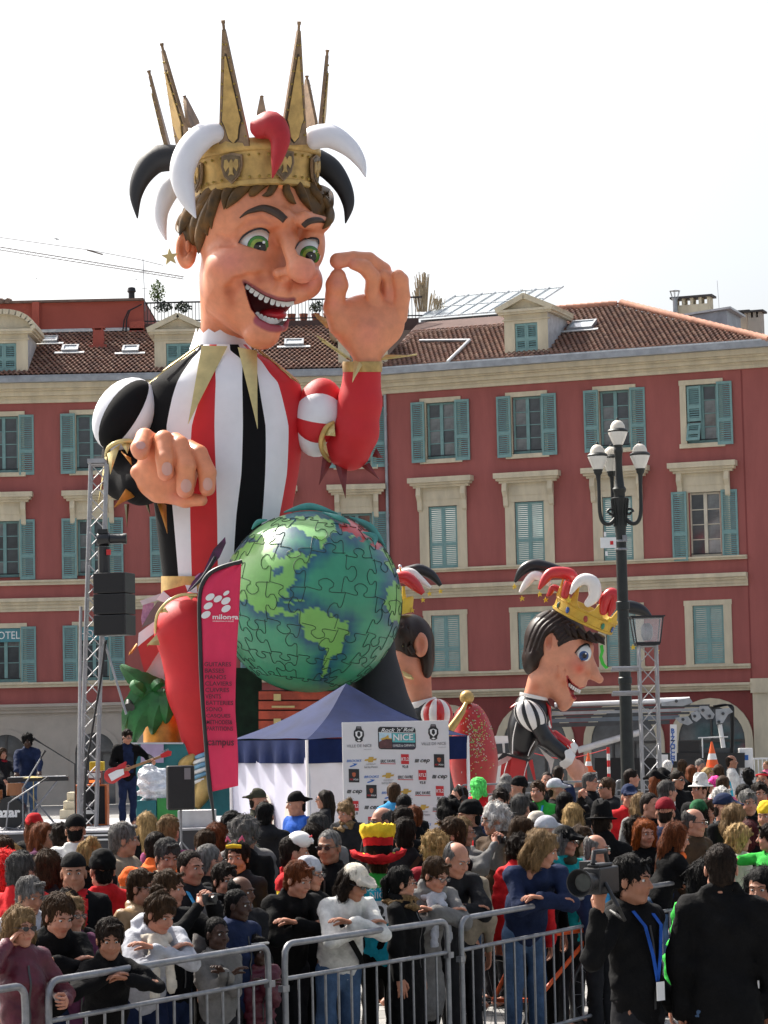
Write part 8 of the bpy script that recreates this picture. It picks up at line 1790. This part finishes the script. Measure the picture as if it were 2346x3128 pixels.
                m.box(-.03, .03, -.175 * S, -.168 * S, .98 * S, 1.08 * S, 1); m.build('lanyard', [cloth(c), m_wh], root)
            elif k == 'strap': m = MB(); m.sheet([[Vector(Bp(p)) * S + Vector((d, 0, d)) for d in (-.014, .014)] for p in ((-.12, -.06, 1.44), (-.08, -.14, 1.36), (.02, -.16, 1.22), (.12, -.15, 1.06), (.16, -.10, .96))], 0, .005); m.build('bag_strap', cloth(c), root)
            elif k == 'backstrap': m = MB(); m.sheet([[Vector(Bp(p)) * S + Vector((d, 0, d)) for d in (-.014, .014)] for p in ((-.12, .08, 1.44), (-.05, .14, 1.36), (.04, .15, 1.22), (.12, .14, 1.06))], 0, -.006); m.build('bag_strap', cloth(c), root)
            elif k == 'pack': D = SD(axis(-.2, .2, .025), axis(.05, .38, .025), axis(.9, 1.5, .025)); D.ell((0, .20, 1.2), (.15, .10, .24), .03); D.cone((-.08, .2, 1.05), (.08, .2, 1.05), .1, .1, .03); D.wob(.006, 40, 2); v, q = D.mesh(); np_obj('backpack', np.array([Bp(p) for p in v]) * S, q, cloth(c), root)
            elif k == 'band': m = MB(); A = [(.084 * math.cos(t), -.0 + .10 * math.sin(t), .185 - .02 * math.sin(t)) for t in [2 * PI * q / 16 for q in range(17)]]; m.tube(A, .011, 6, cap=False); m.xform(sc).build('headband', cloth(c), root, 60)
        elif e == 'phones': m = MB(); m.tube([(.09 * math.cos(t), .01, .12 + .135 * math.sin(t)) for t in [PI * q / 10 for q in range(11)]], .009, 6); m.lathe([(.03, -.012), (.034, 0), (.03, .012)], 10, (.093, .01, .11), T=Matrix.Rotation(PI / 2, 3, 'Y')); m.lathe([(.03, -.012), (.034, 0), (.03, .012)], 10, (-.093, .01, .11), T=Matrix.Rotation(PI / 2, 3, 'Y')); m.xform(sc).build('headphones', m_bk, root, 50)
        elif e == 'shades_up': m = MB(); m.tube([(-.05, -.08, .235), (-.015, -.088, .242), (.015, -.088, .242), (.05, -.08, .235)], [.012, .018, .018, .012], 6, sq=1.4); m.xform(sc).build('sunglasses', m_blackg, root, 50)
        elif e == 'bow':
            m = MB(); 
            for s in (-1, 1): m.tube([(s * .03, -.06, .25), (s * .06, -.05, .285), (s * .075, -.045, .25)], [.006, .016, .006], 6, sq=.5)
            m.xform(sc).build('pink_bow', cloth('pink'), root, 60); m = MB(); m.tube([(-.06, -.085, .215), (.0, -.10, .222), (.06, -.085, .215)], [.014, .018, .014], 6); m.xform(sc).build('glasses', cloth('yellow'), root, 60)
        elif e == 'cam': m = MB(); c = (wr[0] + wr[1]) / 2 * S; m.box(c.x - .055, c.x + .055, c.y - .05, c.y - .02, c.z + .0, c.z + .07); m.lathe([(.024, 0), (.024, .035), (.018, .037), (0, .037)], 12, (c.x, c.y - .05, c.z + .035), T=Matrix.Rotation(PI / 2, 3, 'X')); o = m.build('compact_camera', m_bk, None, bevel=.004); o.matrix_basis = root.matrix_basis.copy(); cams.append((o, label))
        elif e == 'bib': m = MB(); m.box(-.11 * S, .11 * S, .135 * S, .139 * S, 1.12 * S, 1.30 * S); b = m.build('race_bib', m_wh, root); text('lettering', '12', pk_, b, (.03, .141 * S, 1.20 * S), .13, rot=(PI / 2, 0, PI), bold=.006); text('lettering', 'NICE', pw_, b, (0, .141 * S, 1.345 * S), .07, rot=(PI / 2, 0, PI)); text('lettering', "Rock 'n' Roll", pw_, b, (0, .139 * S, 1.40 * S), .05, rot=(PI / 2, 0, PI))
        elif e == 'mask': D = SD(axis(-.12, .12, .012), axis(-.14, .1, .012), axis(.13, .30, .012)); D.ell((0, -.03, .21), (.088, .09, .07), .01); D.cut((0, 0, .16), (0, 0, -1)); D.cone((0, -.11, .235), (0, -.135, .20), .01, .015, .01); v, q = D.mesh(); np_obj('white_mask', attach(v, TH) * S, q, m_whitep, root); m = MB(); m.lathe([(0, .006), (.012, 0)], 8, (.04, -.112, .19), T=Matrix.Rotation(PI / 2, 3, 'X')); m.tube([(-.05, -.10, .24), (-.02, -.115, .25), (.0, -.118, .24)], .006, 5); m.xform(sc).build('mask_paint', m_red, root, 60)
        elif e == 'belgian':
            for nm, pr, mt, am in (('hat_brim', [(.09, .14), (.15, .125), (.195, .145), (.205, .16), (.19, .165), (.14, .148), (.09, .16)], cloth('yellow'), 0), ('hat_trim', [(.185, .12), (.222, .14), (.23, .17), (.205, .185), (.185, .155), (.185, .12)], cloth('red'), .012), ('hat_band', [(.115, .16), (.118, .235), (.11, .24)], cloth('black'), .004), ('hat_band', [(.118, .235), (.125, .30), (.11, .305)], cloth('red'), .006), ('hat_crown', [(.125, .30), (.148, .35), (.145, .40), (.12, .41), (.08, .36), (0, .35)], cloth('yellow'), .012)):
                m = MB(); m.lathe(pr, 40, (0, .01, 0)); rr_ = random.Random(3); m.V = [(v[0] * (1 + am / .2 * rr_.uniform(-1, 1)), v[1] * (1 + am / .2 * rr_.uniform(-1, 1)), v[2] + am * rr_.uniform(-1, 1) + (.03 * math.cos(2 * math.atan2(v[1], v[0])) if 'brim' in nm or 'trim' in nm else 0)) for v in m.V]; m.xform(sc).build(nm, mt, root, 60)
            m = MB(); m.lathe([(0, .362), (.09, .37), (.10, .395)], 16, (0, .01, 0)); m.xform(sc).build('hat_top', cloth('black'), root, 60)
    return root
cams = []
# ---- who stands where: crop, x, y of the head top | facing | kind skin | hair colour | garment style legs | pose | extras | label
WHO = '''A 40 318|170|w l|wig tinsel|red jacket||.|person in a shaggy red tinsel wig at the left edge
A 140 335|150|m l|short salt|red jacket|down|.|man with bushy grey hair and red jacket seen from behind
A 300 322|172|w l|bob brown|char jacket|down|hood|brown haired woman from behind with dark hood down
A 465 342|8|m t|. dark|black jacket|down|bandana:black +red front|smiling man with skull bandana in black and red jacket
A 645 332|200|m l|crew black|red jacket|down|beanie:black|person in black beanie and red jacket seen from behind
A 560 232|-155|w l|bun blond|black coat|down|.|blonde woman with hair bun in black coat from behind
A 478 103|182|m t|crew black|white jacket|down|cap:black|man in black cap and white track jacket from behind
A 222 98|165|w l|long auburn|black jacket|down|beanie:red|auburn haired woman in bright red cap near the stage
A 285 148|75|w t|long auburn|plum jacket|down|shades_up|dark auburn woman with sunglasses pushed up on her hair
A 390 138|190|w l|curly dark|black jacket|down|.|curly dark head just left of the black cap
A 790 152|98|m l|short grey|beige jacket|down|.|grey haired man in beige jacket turned to the right
A 930 83|182|w l|long blond|black jacket|down|.|woman with long straight blonde hair from behind
A 1070 106|165|m l|short sand|purple tee|down|.|short sandy haired man in mauve shirt from behind
A 990 203|172|m l|crew dark|tan puffer|down|hood +orange yoke|person with tan quilted jacket and orange hood
A 1055 250|22|m l|short salt|beige jacket|down|.|man looking down in grey beige jacket below the orange hood
A 1210 322|48|m l|crew dark|char vest|down|lanyard:sky|athletic man in black sports top with bright blue lanyard
A 1335 282|120|m l|crew grey|black jacket|down|specs|grey haired man turned right in black behind the athlete
A 1500 262|-12|w l|pony dark|char jacket|down|bow|smiling woman with pink bows and yellow glasses on her hair
A 1425 402|32|w l|short dark|grey jacket|down|fur:black|short haired woman in grey with black fluffy collar
A 1530 498|62|m b|bald black|char jacket|down|.|bald dark skinned man behind the boy in navy
A 1508 565|68|w d|crew black|navy jacket|down|hood|young dark skinned person in navy hooded coat
A 1375 765|38|k d|crew black|grey jacket|rest|hood|boy in slate hoodie at the barrier
A 1632 862|40|k d|bun black|maroon puffer|rest|band:white|girl in maroon padded coat with white headband
A 905 445|62|m l|short brown|tan jacket|down|sun|man in sunglasses and brown corduroy jacket
A 1078 452|70|m l|short brown|black jacket|photo|cam|brown haired man raising a small camera behind the athlete
A 182 492|42|m t|short grey|lgrey jacket|down|.|stout grey haired man looking down at left
A 420 572|185|w l|bob dark|black jacket|down|.|dark haired head behind the blonde woman with glasses
A 452 615|48|w l|bob sand|plum jacket|down|specs scarf:black|older blonde woman with glasses and black scarf
A 132 682|42|w l|bob sand|maroon jacket|phone|sun|woman in maroon with sunglasses, hand raised to her ear
A 352 662|36|w l|pony brown|black jacket|rest|lean|young woman in open black jacket leaning on the barrier
A 700 802|14|k t|short dark|black jacket|chin|lean|dark haired boy in black leaning low over the barrier
A 985 672|46|w l|bun brown|lgrey jacket|rest|lean scarf:cream long hood|girl in light grey hoodie resting on folded arms
A 1300 193|178|w l|short brown|pink jacket|down|.|short brown haired woman in pink top from behind
A 1372 153|160|w l|bob auburn|black jacket|down|.|round auburn head left of the tall dark haired man
A 1468 82|172|m l|short black|olive jacket|down|.|tall man with thick black hair in olive jacket from behind
A 1560 108|30|m l|short grey|grey jacket|down|.|grey haired man half hidden by the long black coat
A 18 238|160|m l|short brown|black jacket|down|.|brown head at the left edge above the tinsel wig
A 62 285|150|w l|bob blond|black jacket|down|.|blonde head above the red tinsel wig
D 225 830|172|m l|short black|char coat|down|hood|dark haired man in long charcoal hooded coat from behind
D 190 746|88|m l|crew dark|olive jacket|down|capback:olive|man in backwards olive cap before the tent window
D 422 765|-72|m l|crew black|blue jacket|down|capback:black|bearded man in backwards black cap and royal blue top
D 592 750|-82|w l|long dark|char jacket|down|sun|woman with long dark hair and sunglasses before the tent
D 742 802|-38|w l|bun sand|char puffer|down|fur:sand scarf:grey|young woman with hair bun and fur trimmed hood looking down
D 962 856|-62|m l|bald salt|black jacket|down|sun|bald man with dark glasses before the sponsor board
D 1045 705|172|m l|short brown|sky jacket|down|.|tall brown haired person in sky blue top facing the board
D 1106 774|180|m l|crew black|black jacket|down|.|small dark head right of the sky blue top
D 1098 858|178|m l|short dark|black jacket|down|.|dark haired man from behind under the sponsor board
D 1172 850|175|w l|pony auburn|black jacket|down|.|woman with auburn ponytail in black from behind
D 1108 930|182|m t|short dark|char jacket|down|backstrap:brown|man in charcoal jacket with shoulder strap from behind
D 940 950|182|m l|short brown|turq jacket|down|belgian bib +green sleeve|runner in a huge yellow, red and black fluffy hat
B 335 228|98|m l|crew dark|yellow jacket|down|mask +red yoke|man with a white mask pushed up on his head
B 445 158|172|w l|bob dark|char jacket|down|.|woman with dark bob from behind beside the sunglasses man
B 482 93|165|m l|short salt|grey jacket|down|.|greying man from behind above the dark bob
B 546 192|-22|m t|crew grey|black jacket|down|sun shiny|man in sunglasses and black leather jacket facing us
B 432 372|62|w l|bob grey|black jacket|down|beanie:lgrey specs|older woman in pale grey knit hat and glasses
B 335 428|46|w l|short auburn|black jacket|rest|.|auburn woman in black coat with folded arms on the barrier
B 682 458|52|w t|bob dark|white jacket|rest|cap:cream sun strap:black|woman in white cap and white coat at the barrier
B 1020 430|88|w l|pony black|black coat|down|specs fur:sand scarf:black|dark haired woman with glasses and fur hood in profile
B 1200 418|44|w l|short brown|grey coat|rest|specs scarf:lgrey long|older woman with glasses and long lavender scarf
B 1322 322|42|m l|bald grey|char jacket|rest|.|elderly balding man in dark sweater gripping the barrier
B 1372 278|175|m l|bald brown|beige jacket|down|.|bald man from behind next to the elderly man
B 1312 122|-88|m l|short brown|black jacket|down|.|young brown haired man in profile facing left
B 1222 188|172|w l|curly blond|dred jacket|down|backstrap:black|blonde curly woman in dark red coat from behind
B 1400 118|88|w l|long sand|grey jacket|photo|specs cam|woman with glasses taking a picture with both hands
B 1432 16|-88|m t|crew black|red jacket|down|beanie:black +char sleeve|man in black headscarf and red jersey facing left
B 1592 18|-72|m l|curly white|brown jacket|down|specs|white haired man with glasses in brown jacket
D 1402 800|170|m l|afro black|black jacket|down|.|person with frizzy black hair at the board's right edge
D 1452 724|-62|m l|crew dark|char jacket|down|phones|man wearing headphones beside the tent leg
D 1582 668|165|w l|wig green|red jacket|down|.|person in a bright green wig and red top
D 102 912|150|m l|curly grey|black jacket|down|.|curly grey head at left below the tent window
D 28 888|165|m l|short black|black jacket|down|.|black haired head left of the tent window
C 275 242|76|m l|bob sand|navy jacket|rest|lean|man with long sandy grey hair leaning in navy fleece
C 445 162|62|w l|bob grey|teal jacket|down|cap:black specs scarf:olive|woman in teal jacket with black cap and glasses
C 632 208|72|m l|bald grey|navy jacket|down|specs +sky front|bald man with glasses in dark jacket behind the video camera
C 662 22|165|m l|short dark|black coat|down|fedora:black|man in black fedora and black coat from behind
C 922 122|22|w l|long red|black jacket|fold|.|woman with long bright red hair in black, arms folded
C 1100 162|108|w l|long auburn|black jacket|rest|scarf:orange|auburn woman turned right with orange scarf
C 1218 52|68|m l|bald salt|brown jacket|down|specs|smiling balding man with glasses in dark brown
C 1490 142|82|w l|wig blond|cream jacket|down|.|woman with big curly blonde hair at right
C 1655 150|-95|m l|short dark|green tee|point|.|man in bright green T-shirt pointing left at the right edge
C 1372 262|176|m l|crew dark|black coat|down|.|large man in long black overcoat seen from behind in front
C 1268 362|-160|w l|long black|green puffer|down|pack:navy|dark haired person in green with navy backpack beside the overcoat
C 1612 408|-24|w t|long black|char puffer|pocket|scarf:navy lanyard:cream|young woman with long black hair and puffer at right edge
C 848 338|58|m t|short black|black jacket|shoulder|hood lanyard:blue shiny|man in black raincoat with lanyard holding a video camera
C 340 106|115|m l|crew sand|grey jacket|down|cap:lgrey|person in pale grey peaked cap
C 280 82|150|w l|bob brown|black jacket|down|beanie:cream|person in cream pink knitted hat
C 200 108|120|w l|long brown|tan jacket|down|.|brown haired woman left of the cream hat
C 172 198|165|w l|curly dark|red puffer|down|hood|dark haired woman in red padded jacket from behind
C 292 184|60|w l|bob sand|black jacket|down|.|sandy haired woman between the cap and the black cap
C 542 162|40|w l|bob brown|white jacket|down|.|brown haired woman behind the black cap in pale top
E 490 398|165|w l|bob blond|grey puffer|down|shiny|blonde woman in shiny grey quilted jacket from behind
E 682 243|-62|m l|short brown|char jacket|photo|sun hood|tall man in sunglasses and dark hooded coat
E 218 384|-28|w l|long black|black jacket|down|sun|black haired woman in sunglasses facing us
E 152 243|-82|m l|crew dark|black jacket|down|beanie:black|man in black beanie facing left below the jester
E 276 264|-18|m l|short brown|green jacket|down|lanyard:sky|brown haired man in bright green runner's shirt
E 58 308|-12|m l|short dark|navy jacket|down|.|dark haired man looking down in navy
E 396 254|92|m l|crew dark|black jacket|down|cap:lgrey|man in white and blue cap facing right
E 334 208|-5|m l|crew dark|black jacket|down|.|dark haired man below the jester's skirt
E 402 174|172|m l|short dark|navy jacket|down|.|dark haired man from behind under the jester's hand
E 600 213|62|m l|short salt|black jacket|down|specs|greying man with glasses right of the jester's hand
E 848 193|82|m l|short dark|black jacket|down|.|dark haired man in profile left of the lamp tower
E 826 288|5|m l|crew black|red jacket|down|cap:navy|runner in patterned dark cap and red jacket
E 955 332|48|m l|crew dark|char jacket|down|scarf:black|man with receding dark hair and black scarf
E 1065 260|112|m l|short salt|black jacket|down|.|grey dark haired man in black turned right
E 1052 178|75|m l|long auburn|blue jacket|down|bicorne:black|person in black bicorne hat with gold edging
E 992 192|150|m l|long auburn|white jacket|down|bicorne:black|person in second black bicorne hat beside the truss
E 1122 202|38|m t|short dark|black jacket|down|sun|man in sunglasses right of the bicorne hats
E 1058 140|165|m l|short white|black jacket|down|.|white blond head under the lamp tower
E 1148 134|150|w l|bob brown|brown jacket|down|.|brown bushy head below the boom lift sign
E 1258 132|20|m l|short grey|orange jacket|down|.|grey haired man with orange jacket far back
E 1302 182|40|w l|bob blond|black jacket|down|.|blonde woman above the white hat
E 1244 226|-60|m l|short dark|black jacket|down|fedora:white|person in white trilby with dark band
E 1330 234|-72|w l|bob pink|cream jacket|down|sun|person in a neon pink wig far back at right
E 1445 108|82|m t|bald dark|white jacket|down|.|balding man in white top with pale backpack
E 1540 178|170|w l|curly black|black jacket|down|.|bushy black hair at the right beyond the pink wig
E 1625 205|-20|m t|crew black|red jacket|down|band:red|person with red headband at the far right
E 1610 270|2|m l|short dark|grey jacket|down|.|young man facing us at far right in grey top
E 1540 318|10|m l|short grey|char jacket|down|scarf:black|handsome grey haired man with dark scarf at right
E 1402 343|68|m l|crew dark|black jacket|down|cap:navy specs|man in navy peaked cap and glasses
E 1240 384|172|w l|bob dark|olive jacket|down|beanie:dgreen|person in green hood from behind
E 1510 278|178|m l|crew black|black jacket|down|.|dark round head from behind near the grey haired man
E 865 468|165|w l|curly dark|black jacket|down|.|curly dark head left of the red haired woman
E 890 338|175|w l|long sand|grey jacket|down|.|person with long sandy dreadlocks from behind
E 1042 368|170|m l|crew dark|navy jacket|down|cap:dred|person in dark red cap from behind
E 1645 395|-30|m l|crew dark|lime jacket|down|beanie:yellow|person in yellow green hat at the right edge
E 92 222|165|m l|short grey|grey jacket|down|.|grey head in front of the jester's skirt
E 82 268|150|m l|short grey|char jacket|down|.|second grey head lower left of the black beanie
E 180 344|150|m l|short salt|char jacket|down|.|greying man above the black haired woman
E 1200 168|168|w l|bob auburn|black jacket|down|.|auburn head far back below the boom lift
E 1365 165|150|w l|bob brown|turq jacket|down|.|brown haired woman with blue top far back at right
E 1390 232|160|m l|short brown|pink jacket|down|.|brown head right of the pink wig
E 1545 500|160|w l|bob dred|black jacket|down|.|dark reddish head behind the big blonde curls
E 1290 362|20|w l|curly brown|black jacket|down|.|brown curly head beside the green hood
E 1385 300|30|m l|short white|white jacket|down|.|white capped head behind the navy cap
E 1470 400|110|w l|bob sand|grey jacket|down|.|sandy haired woman between navy cap and grey haired man
E 445 330|150|w l|bob black|black jacket|down|.|black haired woman behind the green shirt
E 1645 150|-60|k l|crew sand|pink jacket|down|.|fair haired child low at the far right edge'''
HC['dred'] = (.06, .012, .014)
def bar_depth(x):
    for (a, b, _l) in BARS:
        if a[0] - .15 <= x <= b[0] + .25: return a[1] + (b[1] - a[1]) * (x - a[0]) / (b[0] - a[0])
    return 12.0
FRONT = ('overcoat seen', 'raincoat', 'navy backpack', 'puffer at right edge')
ppl = []
for line in WHO.split('\n'):
    pos, yaw, ks, hr_s, gs, pose, ext, label = line.split('|'); c, x, y = pos.split(); x0, y0, sc_ = CR_[c]; u, v = x0 + float(x) / sc_, y0 + float(y) / sc_
    kind, sk = ks.split(); hs = hr_s.split(); gs = gs.split(); ex = [] if ext == '.' else ext.split()
    hat_h = .05 if any(e.split(':')[0] in ('fedora', 'bicorne') for e in ex) else (.17 if 'belgian' in ex else (.03 if hs[0] in ('wig', 'afro', 'curly', 'bun') else .0))
    hn = {'m': 1.75, 'w': 1.65, 'k': 1.30}[kind]; d = F * (H - hn - hat_h) / (v - vh(u)); d = d if d > 18 else 18 - (18 - d) * .62; xx = (u - CX) / F * d; mind = 0
    front = any(q in label for q in FRONT)
    if not front and d < 28: mind = bar_depth((u - CX) / F * d) + .32
    if front: d = [14.2, 14.2, 15.6, 14.9][[q in label for q in FRONT].index(True)]
    ppl.append(dict(u=u, v=v, d=max(d, mind), yaw=float(yaw), kind=kind, sk=sk, hair=None if hs[0] == '.' else hs[0], hc=hs[1], top=gs[0], style=gs[1], pose=pose or 'down', ext=ex, label=label, hh=hat_h, front=front, mind=mind, hn=hn))
for it in range(60):                                   # nobody stands inside anybody else
    for i, a in enumerate(ppl):
        for b in ppl[i + 1:]:
            dx = (a['u'] - CX) / F * a['d'] - (b['u'] - CX) / F * b['d']; dy = a['d'] - b['d']
            if abs(dx) < .44 and abs(dy) < .42 and dx * dx + dy * dy < .44 ** 2:
                s = .05 if a['v'] < b['v'] else -.05
                if not a['front']: a['d'] = max(a['d'] + s, a['mind'])
                if not b['front']: b['d'] = max(b['d'] - s, b['mind'])
for p in ppl:
    d = p['d']; w_ = P(p['u'], p['v'], d); h = w_.z - p['hh']; lean = 'lean' in p['ext']
    h = min(max(h, p['hn'] * .86 if not lean else 1.2), 1.95)
    if p['kind'] == 'k' and not lean: h = min(max(w_.z - p['hh'], .9), 1.5)
    if p['pose'] == 'rest' and p['kind'] != 'k' and w_.z < p['hn'] * .965: lean = True; h = max(w_.z, 1.3)
    lod = 0 if d < 23 else (1 if d < 32 else 2)
    hn = 1.755
    body_yaw = p['yaw']; hy = 0
    if p['pose'] in ('rest', 'chin') : body_yaw = 20 if p['yaw'] < 90 else p['yaw']; hy = p['yaw'] - body_yaw
    elif lod < 2 and abs(p['yaw']) < 130: body_yaw = p['yaw'] * .75; hy = p['yaw'] * .25
    lg = ('denim', 'char', 'char', 'black', 'navy')[int(p['u']) % 5]
    if 'white coat' in p['label'] or 'overcoat' in p['label']: lg = 'denim'
    if 'raincoat' in p['label']:
        cw = P(1500 + 612 / 1.961, 2440 + 505 / 1.961, d - .42) + Vector((.03, .10, -.16)); q = Matrix.Rotation(-R(body_yaw), 3, 'Z') @ Vector((cw.x - w_.x, cw.y - d, cw.z)) / (h / hn); p['pose'] = (tuple(q), (.24, -.06, .92))
    p['o'] = person(p['label'], w_.x, d, h, body_yaw, p['kind'], p['sk'], p['hair'], p['hc'], p['top'], p['style'], lg, p['pose'], hy, 14 if 'looking down' in p['label'] else (4 if d < 30 else 0), tuple(e for e in p['ext'] if e != 'lean'), lod, lean=1.0 if lean else 0.0)
# ---- the band
def on_stage(label, u, vtop, d, yaw, **k): w_ = P(u, vtop, d); return person(label, w_.x, d, w_.z - ZS, yaw, lod=1, z0=ZS, **k)
gt = on_stage('guitarist in black leather jacket and glasses looking down at his guitar', 387, 2227, 48.0, 18, skin='l', hair='short', hcol='dark', top='black', style='jacket', legs='navy', pose='guitar', hyaw=12, hpitch=18, ext=('specs', 'shiny', '+navy', 'front'))
sg_ = on_stage('singer in dark striped sweater bending to his microphone behind the keyboard', 84, 2241, 48.1, 8, skin='d', hair='curly', hcol='black', top='navy', style='jacket', legs='denim', pose='keys', hpitch=16)
dr_ = on_stage('musician with shaggy brown hair at the left edge of the stage', 8, 2284, 48.8, 40, skin='l', hair='bob', hcol='brown', top='char', style='jacket', legs='black', pose='keys', ext=('scarf:dred',))
gw = P(366, 2400, 47.7); gi = thing('bass_guitar', 'red and white bass guitar slung across the guitarist', 'guitar', (gw.x, 47.72, ZS + 1.0), R(14)); gi.rotation_euler = (0, R(-19), R(10))
D = SD(axis(-.35, .25, .015), axis(-.05, .05, .015), axis(-.25, .25, .015)); D.cone((-.16, 0, -.02), (.08, 0, .0), .15, .10, .02, sy=.16); D.cone((.05, 0, .08), (.16, 0, .12), .05, .03, .03, sy=.3); D.cone((.05, 0, -.08), (.14, 0, -.11), .05, .03, .03, sy=.3); V, Q = D.mesh(); np_obj('guitar_body', V, Q, m_redp, gi)
m = MB(); m.box(.08, .82, -.035, -.012, -.025, .025); m.build('neck', M('maple neck', (.30, .16, .07), .4), gi, bevel=.004); m = MB(); m.prism([(.80, -.03), (.98, -.05), (1.02, .02), (.96, .06), (.80, .04)], (0, -.04, 0), (1, 0, 0), (0, 0, 1), (0, .02, 0)); m.build('headstock', m_redp, gi)
m = MB(); m.prism([(-.20, -.11), (.06, -.07), (.08, .03), (-.05, .05), (-.22, .03)], (0, -.034, 0), (1, 0, 0), (0, 0, 1), (0, .006, 0)); m.build('pickguard', m_wh, gi)
for k in range(4): m = MB(); m.lathe([(.012, 0), (.012, .03)], 8, (.86 + .035 * k, -.03, .06), T=Matrix.Rotation(0, 3, 'X')); m.build('tuning_peg', m_galv, gi)
# ---- video camera on the raincoat man's hand, camera straps, hand-held camera names
vc = [p for p in ppl if 'raincoat' in p['label']][0]; w_ = P(1500 + 612 / 1.961, 2440 + 505 / 1.961, vc['d'] - .42); cam_o = thing('video_camera', 'black professional video camera with lens hood held up by the man in raincoat', 'video camera', w_, R(-30)); T = Matrix.Rotation(PI / 2, 3, 'X')
m = MB(); m.box(-.05, .05, -.02, .22, -.06, .08); m.box(-.035, .035, -.0, .18, .08, .10); m.build('camera_body', m_bk, cam_o, bevel=.008); m = MB(); m.lathe([(.045, 0), (.048, .08), (.06, .09), (.075, .15), (.07, .15), (.05, .1), (0, .1)], 18, (0, -.02, .01), T=T); m.build('lens_hood', m_bk, cam_o, 40); m = MB(); m.tube([(0, .0, .10), (0, .02, .16), (0, .16, .16), (0, .18, .10)], .014, 8); m.build('handle', m_bk, cam_o, 50)
m = MB(); m.lathe([(0, .102), (.045, .102)], 16, (0, -.02, .01), T=T); m.build('lens', M('lens glass', (.03, .05, .05), .05, coat=1), cam_o); m = MB(); m.box(-.11, -.05, .06, .16, .05, .11); m.tube([(.05, .04, .0), (.14, .0, -.12), (.12, .12, -.2), (.0, .2, -.16)], .012, 6); m.build('viewfinder', m_bk, cam_o, bevel=.006)
for o, lb in cams: tag(o, 'small black compact camera held up by the ' + ('woman with glasses' if 'woman' in lb else 'brown haired man'), 'camera')
